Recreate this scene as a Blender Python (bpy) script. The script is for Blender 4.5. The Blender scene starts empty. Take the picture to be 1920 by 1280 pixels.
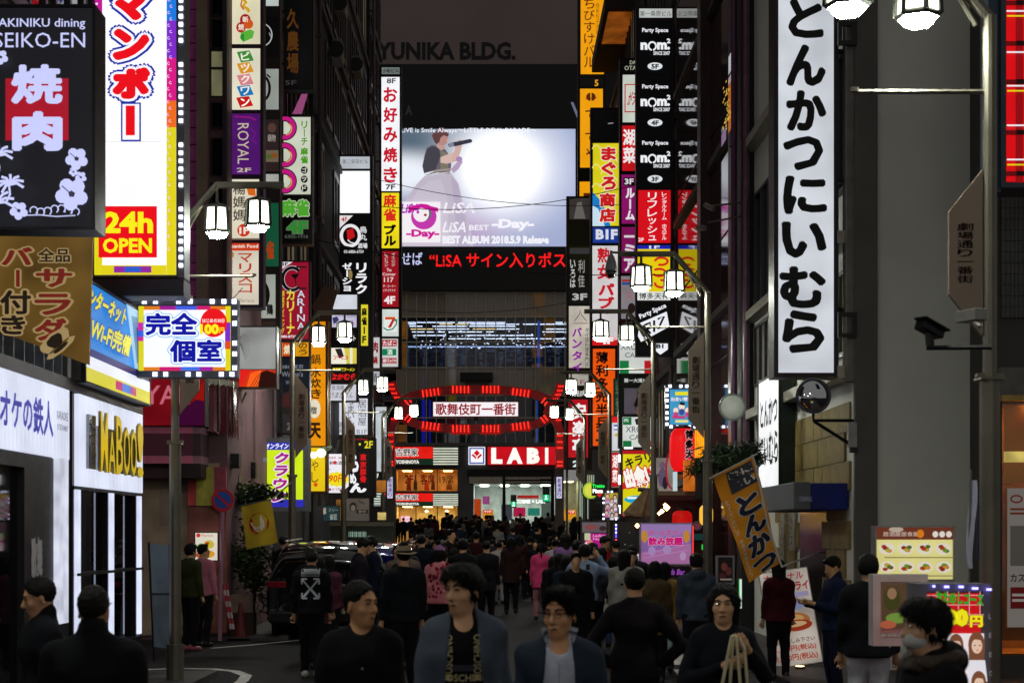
import bpy, math, random
import numpy as np
from mathutils import Vector, Matrix, Euler
from mathutils.bvhtree import BVHTree

SC = bpy.context.scene
COL = SC.collection
random.seed(7)
RNG = np.random.RandomState(11)

# ------------------------------------------------------------------ camera, world, exposure
HC, FPX, VX, VY = 1.87, 3000.0, 930.0, 1000.0      # eye height, focal length in photo pixels, vanishing point
cam_data = bpy.data.cameras.new('camera')
cam = bpy.data.objects.new('camera', cam_data); COL.objects.link(cam)
cam.location = (0, 0, HC); cam.rotation_euler = (math.radians(90), 0, 0)
cam_data.sensor_width = 36; cam_data.lens = FPX/1920*36
cam_data.shift_x = (960-VX)/1920; cam_data.shift_y = (VY-640)/1920
cam_data.clip_start = 0.1; cam_data.clip_end = 2000
cam_data.dof.use_dof = True; cam_data.dof.focus_distance = 36; cam_data.dof.aperture_fstop = 4.5
SC.camera = cam
W = bpy.data.worlds.new('World'); SC.world = W; W.use_nodes = True
wn = W.node_tree; bg = wn.nodes['Background']
sky = wn.nodes.new('ShaderNodeTexSky'); sky.sky_type = 'NISHITA'; sky.sun_disc = False
sky.sun_elevation = math.radians(-6); sky.sun_rotation = math.radians(200)
hs = wn.nodes.new('ShaderNodeMix'); hs.data_type = 'RGBA'; hs.inputs[0].default_value = 0.93
hs.inputs[7].default_value = (0.100, 0.096, 0.093, 1)             # city glow on the night sky
wn.links.new(sky.outputs[0], hs.inputs[6]); wn.links.new(hs.outputs[2], bg.inputs[0])
bg.inputs[1].default_value = 2.1
vs = SC.view_settings
SC.display_settings.display_device = 'sRGB'
vs.view_transform = 'Standard'; vs.look = 'None'; vs.exposure = 0.0; vs.gamma = 1.0; vs.use_curve_mapping = False
SC.render.engine = 'CYCLES'
SC.cycles.use_denoising = True
SC.cycles.max_bounces = 6; SC.cycles.diffuse_bounces = 3; SC.cycles.glossy_bounces = 3
SC.cycles.transmission_bounces = 4; SC.cycles.transparent_max_bounces = 10
SC.cycles.sample_clamp_indirect = 3.0; SC.cycles.caustics_reflective = False; SC.cycles.caustics_refractive = False
SC.cycles.use_light_tree = True

# ------------------------------------------------------------------ small helpers
def lin(h):
    h = h.lstrip('#'); r = []
    for i in (0, 2, 4):
        c = int(h[i:i+2], 16)/255
        r.append(c/12.92 if c <= 0.04045 else ((c+0.055)/1.055)**2.4)
    return (r[0], r[1], r[2], 1)

def P(px, py, d): return ((px-VX)/FPX*d, d, HC-(py-VY)/FPX*d)
def X_(px, d): return (px-VX)/FPX*d
def Z_(py, d): return HC-(py-VY)/FPX*d

MC = {}
def mat(h, rough=0.7, metal=0.0, var=0.25, scale=6.0, bump=0.0, bscale=40.0, spec=0.4, coat=0.0):
    k = ('m', h, rough, metal, var, scale, bump, bscale, spec, coat)
    if k in MC: return MC[k]
    m = bpy.data.materials.new('surface_'+h.lstrip('#')); m.use_nodes = True
    nt = m.node_tree; b = nt.nodes['Principled BSDF']
    c = lin(h); b.inputs['Base Color'].default_value = c
    b.inputs['Roughness'].default_value = rough; b.inputs['Metallic'].default_value = metal
    b.inputs['Specular IOR Level'].default_value = spec
    b.inputs['Coat Weight'].default_value = coat
    tc = nt.nodes.new('ShaderNodeTexCoord')
    if var > 0:
        n = nt.nodes.new('ShaderNodeTexNoise'); n.inputs['Scale'].default_value = scale; n.inputs['Detail'].default_value = 6
        nt.links.new(tc.outputs['Object'], n.inputs['Vector'])
        r = nt.nodes.new('ShaderNodeMapRange'); r.inputs[1].default_value = 0.3; r.inputs[2].default_value = 0.7
        r.inputs[3].default_value = 1-var; r.inputs[4].default_value = 1+var
        nt.links.new(n.outputs['Fac'], r.inputs[0])
        mx = nt.nodes.new('ShaderNodeMix'); mx.data_type = 'RGBA'; mx.blend_type = 'MULTIPLY'; mx.inputs[0].default_value = 1
        mx.inputs[6].default_value = c; nt.links.new(r.outputs[0], mx.inputs[7])
        nt.links.new(mx.outputs[2], b.inputs['Base Color'])
        r2 = nt.nodes.new('ShaderNodeMapRange'); r2.inputs[3].default_value = max(rough-0.12, 0.03); r2.inputs[4].default_value = min(rough+0.12, 1)
        nt.links.new(n.outputs['Fac'], r2.inputs[0]); nt.links.new(r2.outputs[0], b.inputs['Roughness'])
    if bump > 0:
        n2 = nt.nodes.new('ShaderNodeTexNoise'); n2.inputs['Scale'].default_value = bscale; n2.inputs['Detail'].default_value = 4
        nt.links.new(tc.outputs['Object'], n2.inputs['Vector'])
        bp = nt.nodes.new('ShaderNodeBump'); bp.inputs['Strength'].default_value = bump; bp.inputs['Distance'].default_value = 0.02
        nt.links.new(n2.outputs['Fac'], bp.inputs['Height']); nt.links.new(bp.outputs[0], b.inputs['Normal'])
    MC[k] = m; return m

def glow(h, s=1.0, sample=True, uneven=0.0, usc=1.5, gloss=0.35):
    """something that gives off light: a back-lit sheet, a tube, an LED"""
    k = ('g', h, s, sample, uneven, usc)
    if k in MC: return MC[k]
    m = bpy.data.materials.new('lit_'+h.lstrip('#')); m.use_nodes = True
    nt = m.node_tree; b = nt.nodes['Principled BSDF']; c = lin(h)
    b.inputs['Base Color'].default_value = (c[0]*.3, c[1]*.3, c[2]*.3, 1)
    b.inputs['Roughness'].default_value = gloss
    b.inputs['Specular IOR Level'].default_value = 0.15
    b.inputs['Emission Color'].default_value = c
    b.inputs['Emission Strength'].default_value = s
    if uneven > 0:          # tubes behind the sheet: the light is not even across it
        tc = nt.nodes.new('ShaderNodeTexCoord'); n = nt.nodes.new('ShaderNodeTexNoise')
        n.inputs['Scale'].default_value = usc; n.inputs['Detail'].default_value = 1
        nt.links.new(tc.outputs['Object'], n.inputs['Vector'])
        r = nt.nodes.new('ShaderNodeMapRange'); r.inputs[1].default_value = 0.3; r.inputs[2].default_value = 0.7
        r.inputs[3].default_value = s*(1-uneven); r.inputs[4].default_value = s*(1+uneven)
        nt.links.new(n.outputs['Fac'], r.inputs[0]); nt.links.new(r.outputs[0], b.inputs['Emission Strength'])
    if not sample: m.cycles.emission_sampling = 'NONE'
    MC[k] = m; return m

def glassm(h='223038', rough=0.03, alpha=0.35):
    k = ('gl', h, rough, alpha)
    if k in MC: return MC[k]
    m = bpy.data.materials.new('glass_'+h); m.use_nodes = True
    nt = m.node_tree; nt.nodes.clear(); o = nt.nodes.new('ShaderNodeOutputMaterial')
    t = nt.nodes.new('ShaderNodeBsdfTransparent'); t.inputs[0].default_value = (.75, .78, .8, 1)
    g = nt.nodes.new('ShaderNodeBsdfGlossy'); g.inputs['Roughness'].default_value = rough; g.inputs['Color'].default_value = (.9, .9, .95, 1)
    df = nt.nodes.new('ShaderNodeBsdfDiffuse'); df.inputs[0].default_value = lin(h)
    f = nt.nodes.new('ShaderNodeFresnel'); f.inputs[0].default_value = 1.6
    m1 = nt.nodes.new('ShaderNodeMixShader'); m1.inputs[0].default_value = alpha
    m2 = nt.nodes.new('ShaderNodeMixShader')
    nt.links.new(t.outputs[0], m1.inputs[1]); nt.links.new(df.outputs[0], m1.inputs[2])
    nt.links.new(f.outputs[0], m2.inputs[0]); nt.links.new(m1.outputs[0], m2.inputs[1]); nt.links.new(g.outputs[0], m2.inputs[2])
    nt.links.new(m2.outputs[0], o.inputs[0])
    MC[k] = m; return m

METAL = lambda: mat('6f6f6a', 0.4, 0.7, 0.2)
DARKM = lambda: mat('1c1c1e', 0.45, 0.4, 0.2)
BLACK = lambda: mat('0c0c0d', 0.5, 0.0, 0.2)

def tag(o, label, cat, group=None, kind=None):
    if label: o['label'] = label
    if cat: o['category'] = cat
    if group: o['group'] = group
    if kind: o['kind'] = kind
    return o

def thing(name, label, cat, loc=(0, 0, 0), group=None, rz=0.0):
    o = bpy.data.objects.new(name, None); COL.objects.link(o)
    o.location = loc; o.rotation_euler[2] = rz; o.empty_display_size = 0.1
    return tag(o, label, cat, group)

class MB:
    """gathers shapes, then links them as ONE mesh object"""
    def __init__(s): s.v = []; s.f = []
    def add(s, vs, fs):
        n = len(s.v); s.v += [tuple(v) for v in vs]; s.f += [tuple(i+n for i in f) for f in fs]; return s
    def quad(s, a, b, c, d): return s.add([a, b, c, d], [(0, 1, 2, 3)])
    def box(s, x0, x1, y0, y1, z0, z1):
        if x0 > x1: x0, x1 = x1, x0
        if y0 > y1: y0, y1 = y1, y0
        if z0 > z1: z0, z1 = z1, z0
        return s.add([(x0, y0, z0), (x1, y0, z0), (x1, y1, z0), (x0, y1, z0), (x0, y0, z1), (x1, y0, z1), (x1, y1, z1), (x0, y1, z1)],
                     [(0, 3, 2, 1), (4, 5, 6, 7), (0, 1, 5, 4), (1, 2, 6, 5), (2, 3, 7, 6), (3, 0, 4, 7)])
    def obox(s, c, size, M=None):
        hx, hy, hz = size[0]/2, size[1]/2, size[2]/2
        vs = [Vector((x, y, z)) for z in (-hz, hz) for x, y in ((-hx, -hy), (hx, -hy), (hx, hy), (-hx, hy))]
        if M is not None: vs = [M @ v for v in vs]
        c = Vector(c)
        return s.add([v+c for v in vs], [(0, 3, 2, 1), (4, 5, 6, 7), (0, 1, 5, 4), (1, 2, 6, 5), (2, 3, 7, 6), (3, 0, 4, 7)])
    def tube(s, pts, r, n=8, r1=None, cap=True):
        pts = [Vector(p) for p in pts]; m = len(pts); r1 = r if r1 is None else r1; rings = []
        for i, p in enumerate(pts):
            t = (pts[min(i+1, m-1)]-pts[max(i-1, 0)]).normalized()
            a = t.cross(Vector((0, 0, 1)))
            if a.length < 1e-3: a = Vector((1, 0, 0))
            a.normalize(); b = t.cross(a).normalized(); rr = r+(r1-r)*i/max(m-1, 1)
            rings.append([p+a*math.cos(2*math.pi*j/n)*rr+b*math.sin(2*math.pi*j/n)*rr for j in range(n)])
        vs = [v for q in rings for v in q]; fs = []
        for i in range(m-1):
            for j in range(n): fs.append((i*n+j, i*n+(j+1) % n, (i+1)*n+(j+1) % n, (i+1)*n+j))
        if cap: fs += [tuple(range(n))[::-1], tuple((m-1)*n+j for j in range(n))]
        return s.add(vs, fs)
    def lathe(s, c, prof, n=16, axis='z'):
        vs = []; fs = []; m = len(prof)
        for r, h in prof:
            for j in range(n):
                a = 2*math.pi*j/n; x, y = r*math.cos(a), r*math.sin(a)
                v = (x, y, h) if axis == 'z' else ((x, h, y) if axis == 'y' else (h, x, y))
                vs.append((c[0]+v[0], c[1]+v[1], c[2]+v[2]))
        for i in range(m-1):
            for j in range(n): fs.append((i*n+j, i*n+(j+1) % n, (i+1)*n+(j+1) % n, (i+1)*n+j))
        fs += [tuple(range(n))[::-1], tuple((m-1)*n+j for j in range(n))]
        return s.add(vs, fs)
    def prism(s, poly, y0, y1):     # poly in (x, z), pushed through y
        n = len(poly); vs = [(x, y0, z) for x, z in poly]+[(x, y1, z) for x, z in poly]
        fs = [tuple(range(n)), tuple(range(2*n-1, n-1, -1))]+[(i, (i+1) % n, n+(i+1) % n, n+i) for i in range(n)]
        return s.add(vs, fs)
    def prism_x(s, poly, x0, x1):   # poly in (y, z), pushed through x
        n = len(poly); vs = [(x0, y, z) for y, z in poly]+[(x1, y, z) for y, z in poly]
        fs = [tuple(range(n)), tuple(range(2*n-1, n-1, -1))]+[(i, (i+1) % n, n+(i+1) % n, n+i) for i in range(n)]
        return s.add(vs, fs)
    def build(s, name, m, parent=None, smooth=False, local=False, bevel=0.0, kind=None):
        me = bpy.data.meshes.new(name); o3 = Vector((0, 0, 0))
        if parent is not None and not local: o3 = root_loc(parent)
        me.from_pydata([tuple(Vector(v)-o3) for v in s.v], [], s.f)
        if m is not None:
            me.materials.append(m)
        if smooth:
            for p in me.polygons: p.use_smooth = True
        me.update()
        o = bpy.data.objects.new(name, me); COL.objects.link(o)
        if parent is not None: o.parent = parent
        if bevel > 0:
            bm = o.modifiers.new('bevel', 'BEVEL'); bm.width = bevel; bm.segments = 2; bm.limit_method = 'ANGLE'
        if kind: o['kind'] = kind
        return o

def root_loc(o):
    v = Vector((0, 0, 0))
    while o is not None: v = v+Vector(o.location); o = o.parent
    return v

def struct(name, mb, m, **kw):
    o = mb.build(name, m, None, **kw); o['kind'] = 'structure'; return o

def copy_tree(o, loc=None, label=None, parent=None, group=None):
    c = o.copy(); COL.objects.link(c)
    if parent is not None: c.parent = parent
    if loc is not None: c.location = loc
    if label: c['label'] = label
    if group: c['group'] = group
    for ch in list(o.children): copy_tree(ch, parent=c)
    return c

# ------------------------------------------------------------------ lettering
_fc = bpy.data.curves.new('lettering_source', 'FONT'); _fo = bpy.data.objects.new('lettering_source', _fc)
_ts = bpy.data.scenes.new('lettering_scene'); _ts.collection.objects.link(_fo)
_fc.resolution_u = 2; _fc.fill_mode = 'FRONT'
GL = {}
def glyph(ch, bold=0.0):
    k = (ch, bold)
    if k in GL: return GL[k]
    _fc.body = ch; _fc.offset = bold

    me = bpy.data.meshes.new_from_object(_fo)
    v = np.array([(a.co.x, a.co.y) for a in me.vertices]) if len(me.vertices) else np.zeros((0, 2))
    f = [tuple(p.vertices) for p in me.polygons]
    bpy.data.meshes.remove(me)
    GL[k] = (v, f); return GL[k]

class Face:
    """a flat sheet: (u, v) -> point; n points out of it"""
    def __init__(s, O, U, V, n): s.O, s.U, s.V, s.n = map(lambda q: np.array(q, float), (O, U, V, n))
    def at(s, uv, e=0.0):
        uv = np.asarray(uv, float).reshape(-1, 2)
        return s.O+uv[:, :1]*s.U+uv[:, 1:]*s.V+s.n*e
def front(d):       # faces the street's near end; u, v are then the photo's pixel spacing at that distance
    k = d/FPX
    return Face((-VX*k, d, HC+VY*k), (k, 0, 0), (0, 0, -k), (0, -1, 0))
def side(x, y0, y1, z1, z0, sgn):   # lies along the street; u 0..1 left to right as read, v 0..1 down
    if sgn > 0:  # left of the street, faces +x: reads from near to far
        return Face((x, y0, z1), (0, y1-y0, 0), (0, 0, z0-z1), (1, 0, 0))
    return Face((x, y1, z1), (0, y0-y1, 0), (0, 0, z0-z1), (-1, 0, 0))
def tilted(c, w, h, rz=0.0, rx=0.0):    # sheet centred at c, u 0..1, v 0..1
    M = Matrix.Rotation(rz, 3, 'Z') @ Matrix.Rotation(rx, 3, 'X')
    U = M @ Vector((w, 0, 0)); V = M @ Vector((0, 0, -h)); n = M @ Vector((0, -1, 0))
    return Face(Vector(c)-U/2-V/2, U, V, n)

def t(s, x0, y0, x1, y1, c, b=0.0, v=False, o=None, ob=0.05, rot=0.0, sk=0.0, mono=False, asp=None):
    return dict(k='t', s=s, r=(x0, y0, x1, y1), c=c, b=b, v=v, o=o, ob=ob, rot=rot, sk=sk, mono=mono, asp=asp)
def r(x0, y0, x1, y1, c): return dict(k='p', p=[(x0, y0), (x1, y0), (x1, y1), (x0, y1)], c=c)
def p(pts, c): return dict(k='p', p=pts, c=c)
def e(cx, cy, rx, ry, c, n=20, a0=0, a1=360, th=None):
    if th is None:
        return dict(k='p', p=[(cx+rx*math.cos(2*math.pi*i/n), cy+ry*math.sin(2*math.pi*i/n)) for i in range(n)], c=c)
    A = [math.radians(a0+(a1-a0)*i/n) for i in range(n+1)]
    return dict(k='q', q=[[(cx+(rx-th*j)*math.cos(a), cy+(ry-th*j)*math.sin(a)) for a in A] for j in (0, 1)], c=c)
def line(pts, w, c):
    out = []
    L, R = [], []
    for i, q in enumerate(pts):
        a = pts[max(i-1, 0)]; b = pts[min(i+1, len(pts)-1)]
        dx, dy = b[0]-a[0], b[1]-a[1]; l = math.hypot(dx, dy) or 1
        L.append((q[0]-dy/l*w/2, q[1]+dx/l*w/2)); R.append((q[0]+dy/l*w/2, q[1]-dx/l*w/2))
    return dict(k='q', q=[L, R], c=c)

def layout(el, bold):
    """glyph outlines of a text element, in sheet units; heavy weights by shifted copies"""
    if bold <= 0.0001 or all(ord(c) < 0x2000 for c in el['s']):
        G, F = layout0(el, bold); return G, F
    G, F = layout0(el, 0.0, el['b'])
    if not len(G): return G, F
    x0, y0, x1, y1 = el['r']; m = len(el['s'])
    ex = (x1-x0) if el['v'] else (x1-x0)/m; ey = (y1-y0)/m if el['v'] else (y1-y0)
    rings = [1.0] if bold < .055 else ([1.0, .55] if bold < .12 else [1.0, .66, .33]); n = 4 if bold < .03 else (8 if bold < .1 else 14)
    Gs = [G]; Fs = list(F); N = len(G)
    for q in rings:
        for i in range(n):
            a = 2*math.pi*(i+.5)/n; Fs += [tuple(j+N*len(Gs) for j in f) for f in F]
            Gs.append(G+np.array([math.cos(a)*ex*bold*q*.85, math.sin(a)*ey*bold*q*.85]))
    return np.concatenate(Gs), Fs
def layout0(el, bold, shr=0.0):
    x0, y0, x1, y1 = el['r']; s = el['s']; V = []; F = []; n = 0
    if el['v']:
        chars = [c for c in s]; m = len(chars); ch = (y1-y0)/m; cw = x1-x0
        for i, c in enumerate(chars):
            if c in ' 　': continue
            g, f = glyph(c, bold); base, _ = glyph(c, el['b'] if ord(c) < 0x2000 else 0.0)
            if not len(g): continue
            rot = c in 'ー~～-（）'
            G = g.copy(); B = base.copy()
            if rot: G = np.stack([G[:, 1], -G[:, 0]], 1); B = np.stack([B[:, 1], -B[:, 0]], 1)
            lo, hi = B.min(0), B.max(0); sz = np.maximum(hi-lo, 1e-4)
            small = c in 'っッゃャゅュょョ、。・' or ord(c) < 128 and c in '.,'
            full = max(sz[0], sz[1])
            tw, th = cw, ch*0.9
            if rot: sx = cw/0.95; sy = th/sz[1]; 
            else:
                sx = tw/max(sz[0], 0.62); sy = th/max(sz[1], 0.62)
                if c in '一二三': sy = th/0.95
            if small: sx *= .8; sy *= .8
            if ord(c) < 0x2000: sx = tw/max(sz[0], 0.5); sy = min(th/sz[1], sx*1.3)
            cen = (lo+hi)/2
            G = (G-cen)*np.array([sx, -sy])+np.array([(x0+x1)/2, y0+ch*(i+.5)])
            if shr: G = (G-np.array([(x0+x1)/2, y0+ch*(i+.5)]))*(1-1.5*shr)+np.array([(x0+x1)/2, y0+ch*(i+.5)])
            V.append(G); F += [tuple(j+n for j in q) for q in f]; n += len(G)
    else:
        g, f = glyph(s, bold); base, _ = glyph(s, el['b'] if all(ord(c) < 0x2000 for c in s) else 0.0)
        if not len(g): return np.zeros((0, 2)), []
        lo, hi = base.min(0), base.max(0); sz = np.maximum(hi-lo, 1e-4)
        if set(s) <= set('ー一-―'): sz = np.maximum(sz, .5)
        sx = (x1-x0)/sz[0]; sy = (y1-y0)/sz[1]
        if shr: sx *= 1-1.5*shr/max(1, len(s)); sy *= 1-1.5*shr
        cen = (lo+hi)/2
        G = (g-cen)*np.array([sx, -sy])
        if el['sk']: G[:, 0] += -G[:, 1]*el['sk']
        G = G+np.array([(x0+x1)/2, (y0+y1)/2])
        V.append(G); F += f
    G = np.concatenate(V) if V else np.zeros((0, 2))
    if el['rot']:
        c = np.array([(x0+x1)/2, (y0+y1)/2]); a = math.radians(el['rot'])
        R = np.array([[math.cos(a), math.sin(a)], [-math.sin(a), math.cos(a)]])
        G = ((G-c) @ R.T)+c
    return G, F

def draw(face, elems, parent, lit=1.0, e0=0.004, de=0.0032, proj=None, name=None):
    """print on a sheet: alike-coloured things of one kind become one part"""
    groups = []; lay = 0
    for el in elems:
        kind = 'lettering' if el['k'] == 't' else 'graphic'
        todo = []
        if el['k'] == 't':
            if el['o']:
                ol = el['o'] if isinstance(el['o'], list) else [(el['o'], el['ob'])]
                for oc, ow in ol: todo.append((oc, layout(el, el['b']+ow)))
            todo.append((el['c'], layout(el, el['b'])))
        elif el['k'] == 'p': todo.append((el['c'], (np.array(el['p'], float), [tuple(range(len(el['p'])))])))
        else:
            a, b = el['q']; m = len(a)
            todo.append((el['c'], (np.array(a+b, float), [(i, i+1, m+i+1, m+i) for i in range(m-1)])))
        for c, (G, F) in todo:
            if not len(G): continue
            lay += 1
            g = next((q for q in groups if q[0] == kind and q[1] == c and lay-q[4] < 3), None)
            if g is None or True:
                pts = face.at(G, e0+de*lay)
                if len(G) > 200: pts = pts+face.n*(np.arange(len(G))[:, None]*(.0022/len(G)))
                if g is None:
                    g = [kind, c, [], [], lay]; groups.append(g)
                n = sum(len(x) for x in g[2]); g[2].append(pts); g[3] += [tuple(i+n for i in q) for q in F]; g[4] = lay
    out = []
    for kind, c, vs, fs, _ in groups:
        V = np.concatenate(vs); mb = MB(); mb.v = [tuple(q) for q in V]; mb.f = fs
        if isinstance(c, tuple): m = glow(c[0], c[1], sample=False)
        elif lit > 0 and max(lin(c)[:3]) > 0.012: m = glow(c, lit, sample=False)
        else: m = mat(c, 0.6, 0, 0.0)
        out.append(mb.build(kind, m, parent))
    return out

def cell(face, x0, y0, x1, y1, th, m, name, parent, e=0.0, out=0.0):
    """a slab on/behind a sheet, front surface at e, thickness th going inwards"""
    q = face.at([(x0, y0), (x1, y0), (x1, y1), (x0, y1)], e); b = face.at([(x0, y0), (x1, y0), (x1, y1), (x0, y1)], e-th)
    mb = MB(); mb.add(list(q)+list(b), [(0, 3, 2, 1), (4, 5, 6, 7), (0, 1, 5, 4), (1, 2, 6, 5), (2, 3, 7, 6), (3, 0, 4, 7)])
    return mb.build(name, m, parent)

def rim(face, x0, y0, x1, y1, w, th, m, parent, name='frame', e=0.02, wv=None):
    wv = w if wv is None else wv
    mb = MB()
    for a, b, c, d in ((x0-w, y0-wv, x1+w, y0), (x0-w, y1, x1+w, y1+wv), (x0-w, y0, x0, y1), (x1, y0, x1+w, y1)):
        q = face.at([(a, b), (c, b), (c, d), (a, d)], e); k = face.at([(a, b), (c, b), (c, d), (a, d)], e-th)
        mb.add(list(q)+list(k), [(0, 3, 2, 1), (4, 5, 6, 7), (0, 1, 5, 4), (1, 2, 6, 5), (2, 3, 7, 6), (3, 0, 4, 7)])
    return mb.build(name, m, parent)

def pan(x0, y0, x1, y1, c, elems=(), s=1.0, uneven=0.12, lit=None, lab=None):
    return dict(r=(x0, y0, x1, y1), c=c, e=list(elems), s=s, u=uneven, lit=lit, lab=lab)

def sign(name, label, cat, d, panels, th=0.22, fr='17171a', w=None, group=None, face=None, unit=None, legs=None, bracket=None):
    """a box sign: housing, frame, one lit sheet per panel, print on each sheet"""
    F = face or front(d)
    X0 = min(q['r'][0] for q in panels); X1 = max(q['r'][2] for q in panels)
    Y0 = min(q['r'][1] for q in panels); Y1 = max(q['r'][3] for q in panels)
    u = unit or (0.035/(d/FPX))          # 35 mm rim in sheet units
    if w is None: w = u
    base = F.at([((X0+X1)/2, Y1)])[0]
    root = thing(name, label, cat, tuple(base), group)
    fm = mat(fr, 0.45, 0.3, 0.15)
    wv = w if face is None else w*np.linalg.norm(F.U)/np.linalg.norm(F.V)
    cell(F, X0-w, Y0-wv, X1+w, Y1+wv, th, fm, 'housing', root, e=-0.012)
    rim(F, X0, Y0, X1, Y1, w, 0.035, fm, root, e=0.016, wv=wv)
    for q in panels:
        x0, y0, x1, y1 = q['r']
        g = w*0.25; gv = wv*.25
        lit = max(lin(q['c'])[:3]) > 0.02 and q['s'] > 0
        m = glow(q['c'], q['s'], uneven=q['u']) if lit else mat(q['c'], 0.35, 0, 0.1)
        pn = cell(F, x0+g, y0+gv, x1-g, y1-gv, 0.01, m, 'sign_panel', root, e=0.0)
        if q['lab']: pn['label'] = q['lab']
        draw(F, q['e'], pn, q['lit'] if q['lit'] is not None else (q['s'] if lit else 1.0), e0=0.001)
    if face is None and th < .45:        # double-faced: the far side is lit as well
        for q in panels:
            if q['s'] > 0 and max(lin(q['c'])[:3]) > .02:
                x0, y0, x1, y1 = q['r']; cell(F, x0, y0, x1, y1, .01, glow(q['c'], q['s'], uneven=q['u']), 'back_panel', root, e=-th-.016)
    if bracket is not None:              # arms back to the wall the sign hangs from
        mb = MB(); xb = bracket; n = max(2, int((Y1-Y0)*d/FPX/1.5))
        xs = X_(X1+w, d) if xb > 0 else X_(X0-w, d)
        for i in range(n):
            z = Z_(Y0+(Y1-Y0)*(i+.5)/n, d)
            mb.box(xs, xb, d+th*0.3, d+th*0.3+0.05, z-0.03, z+0.03)
        mb.build('bracket', DARKM(), root)
    return root

def leds(F, pts, size, parent, h='e8ecff', s=6.0, e=0.03, cross=True):
    mb = MB()
    for x, y in pts:
        q = face_box(F, x-size/2, y-size/2, x+size/2, y+size/2, e, 0.02); mb.add(*q)
    return mb.build('led', glow(h, s), parent)

def face_box(F, x0, y0, x1, y1, e, th):
    q = F.at([(x0, y0), (x1, y0), (x1, y1), (x0, y1)], e); k = F.at([(x0, y0), (x1, y0), (x1, y1), (x0, y1)], e-th)
    return list(q)+list(k), [(0, 3, 2, 1), (4, 5, 6, 7), (0, 1, 5, 4), (1, 2, 6, 5), (2, 3, 7, 6), (3, 0, 4, 7)]

# ------------------------------------------------------------------ ground
def gz(y):
    if y <= 46: return 0.0
    if y >= 80: return 1.2
    q = (y-46)/34.0
    return 1.2*q*q*(3-2*q)

def asphalt():
    m = mat('1a181b', 0.8, 0, 0.45, 1.3, 0.35, 60.0, spec=.2)
    nt = m.node_tree; b = nt.nodes['Principled BSDF']
    tc = nt.nodes['Texture Coordinate']
    v = nt.nodes.new('ShaderNodeTexVoronoi'); v.inputs['Scale'].default_value = 0.7; v.feature = 'DISTANCE_TO_EDGE'
    nt.links.new(tc.outputs['Object'], v.inputs['Vector'])
    return m

g = MB()
ys = [-12]+list(range(0, 46, 4))+[46+i*2 for i in range(18)]+[84, 100, 140, 300, 900]
xs = [-300, -40, -7, -3.2, 3.2, 7, 40, 300]
for i in range(len(ys)-1):
    for j in range(len(xs)-1):
        g.quad((xs[j], ys[i], gz(ys[i])), (xs[j+1], ys[i], gz(ys[i])), (xs[j+1], ys[i+1], gz(ys[i+1])), (xs[j], ys[i+1], gz(ys[i+1])))
struct('street_ground', g, asphalt())
# side pavements with kerbs
PAVE = mat('3a3536', 0.6, 0, 0.3, 2.0, 0.3, 30)
def pavement(x0, x1, y0, y1, h=0.06):
    g = MB(); n = max(1, int((y1-y0)/3)); 
    for i in range(n):
        a = y0+(y1-y0)*i/n; b = y0+(y1-y0)*(i+1)/n
        g.add([(x0, a, gz(a)-.1), (x1, a, gz(a)-.1), (x1, b, gz(b)-.1), (x0, b, gz(b)-.1), (x0, a, gz(a)+h), (x1, a, gz(a)+h), (x1, b, gz(b)+h), (x0, b, gz(b)+h)],
              [(4, 5, 6, 7), (0, 1, 5, 4), (1, 2, 6, 5), (2, 3, 7, 6), (3, 0, 4, 7)])
    o = struct('pavement', g, PAVE)
    # paving slabs, laid a little uneven
    me = None; k = 0
    xk = x1 if x1 < 0 else x0; s = -1 if x1 < 0 else 1
    kb = MB()
    return o
pavement(-5.6, -3.75, 9, 21.2); pavement(-5.6, -3.75, 28.0, 74)
pavement(3.6, 7.5, 8, 21.2); pavement(3.45, 5.6, 21.2, 74)
# kerb stones, each its own piece
kerb_me = {}
def kerbs(x, y0, y1):
    root = None
    n = int((y1-y0)/1.2)
    k = MB(); k.box(-0.08, 0.08, 0.006, 1.19, -0.05, 0.085)
    first = None
    for i in range(n):
        y = y0+i*1.2
        if first is None:
            first = k.build('kerb_stone', mat('4a4544', 0.7, 0, 0.3, 4), None); o = first; o['kind'] = 'structure'
        else:
            o = first.copy(); COL.objects.link(o)
        o.location = (x, y, gz(y)); o.rotation_euler[0] = math.atan2(gz(y+1.2)-gz(y), 1.2)
        o.rotation_euler[2] = random.uniform(-.004, .004)
kerbs(-3.72, 9, 21.2); kerbs(-3.72, 28.0, 60); kerbs(3.57, 21.2, 60)
# painted markings
paint = mat('b9b4b0', 0.6, 0, 0.35, 9, 0)
def stripe(name, pts, w):
    L, R = [], []
    for i, q in enumerate(pts):
        a = Vector(pts[max(i-1, 0)]); b = Vector(pts[min(i+1, len(pts)-1)]); dd = (b-a).normalized()
        n = Vector((-dd.y, dd.x)); L.append((q[0]+n.x*w/2, q[1]+n.y*w/2, gz(q[1])+.006)); R.append((q[0]-n.x*w/2, q[1]-n.y*w/2, gz(q[1])+.006))
    m = len(pts); g = MB(); g.add(L+R, [(i, i+1, m+i+1, m+i) for i in range(m-1)]); return struct(name, g, paint)
def gnd(px, py): d = HC*FPX/(py-VY); return (X_(px, d), d)
stripe('road_marking', [gnd(x, y) for x, y in ((250, 1256), (330, 1253), (400, 1254), (440, 1258), (462, 1266), (455, 1276), (435, 1290), (400, 1305))], 0.15)
stripe('road_marking', [gnd(x, y) for x, y in ((395, 1215), (470, 1209), (560, 1200), (600, 1196))], 0.12)
stripe('road_marking', [gnd(x, y) for x, y in ((1258, 1222), (1268, 1238), (1276, 1246))], 0.32)
stripe('road_marking', [gnd(x, y) for x, y in ((1276, 1255), (1284, 1263), (1290, 1285))], 0.2)

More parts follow.
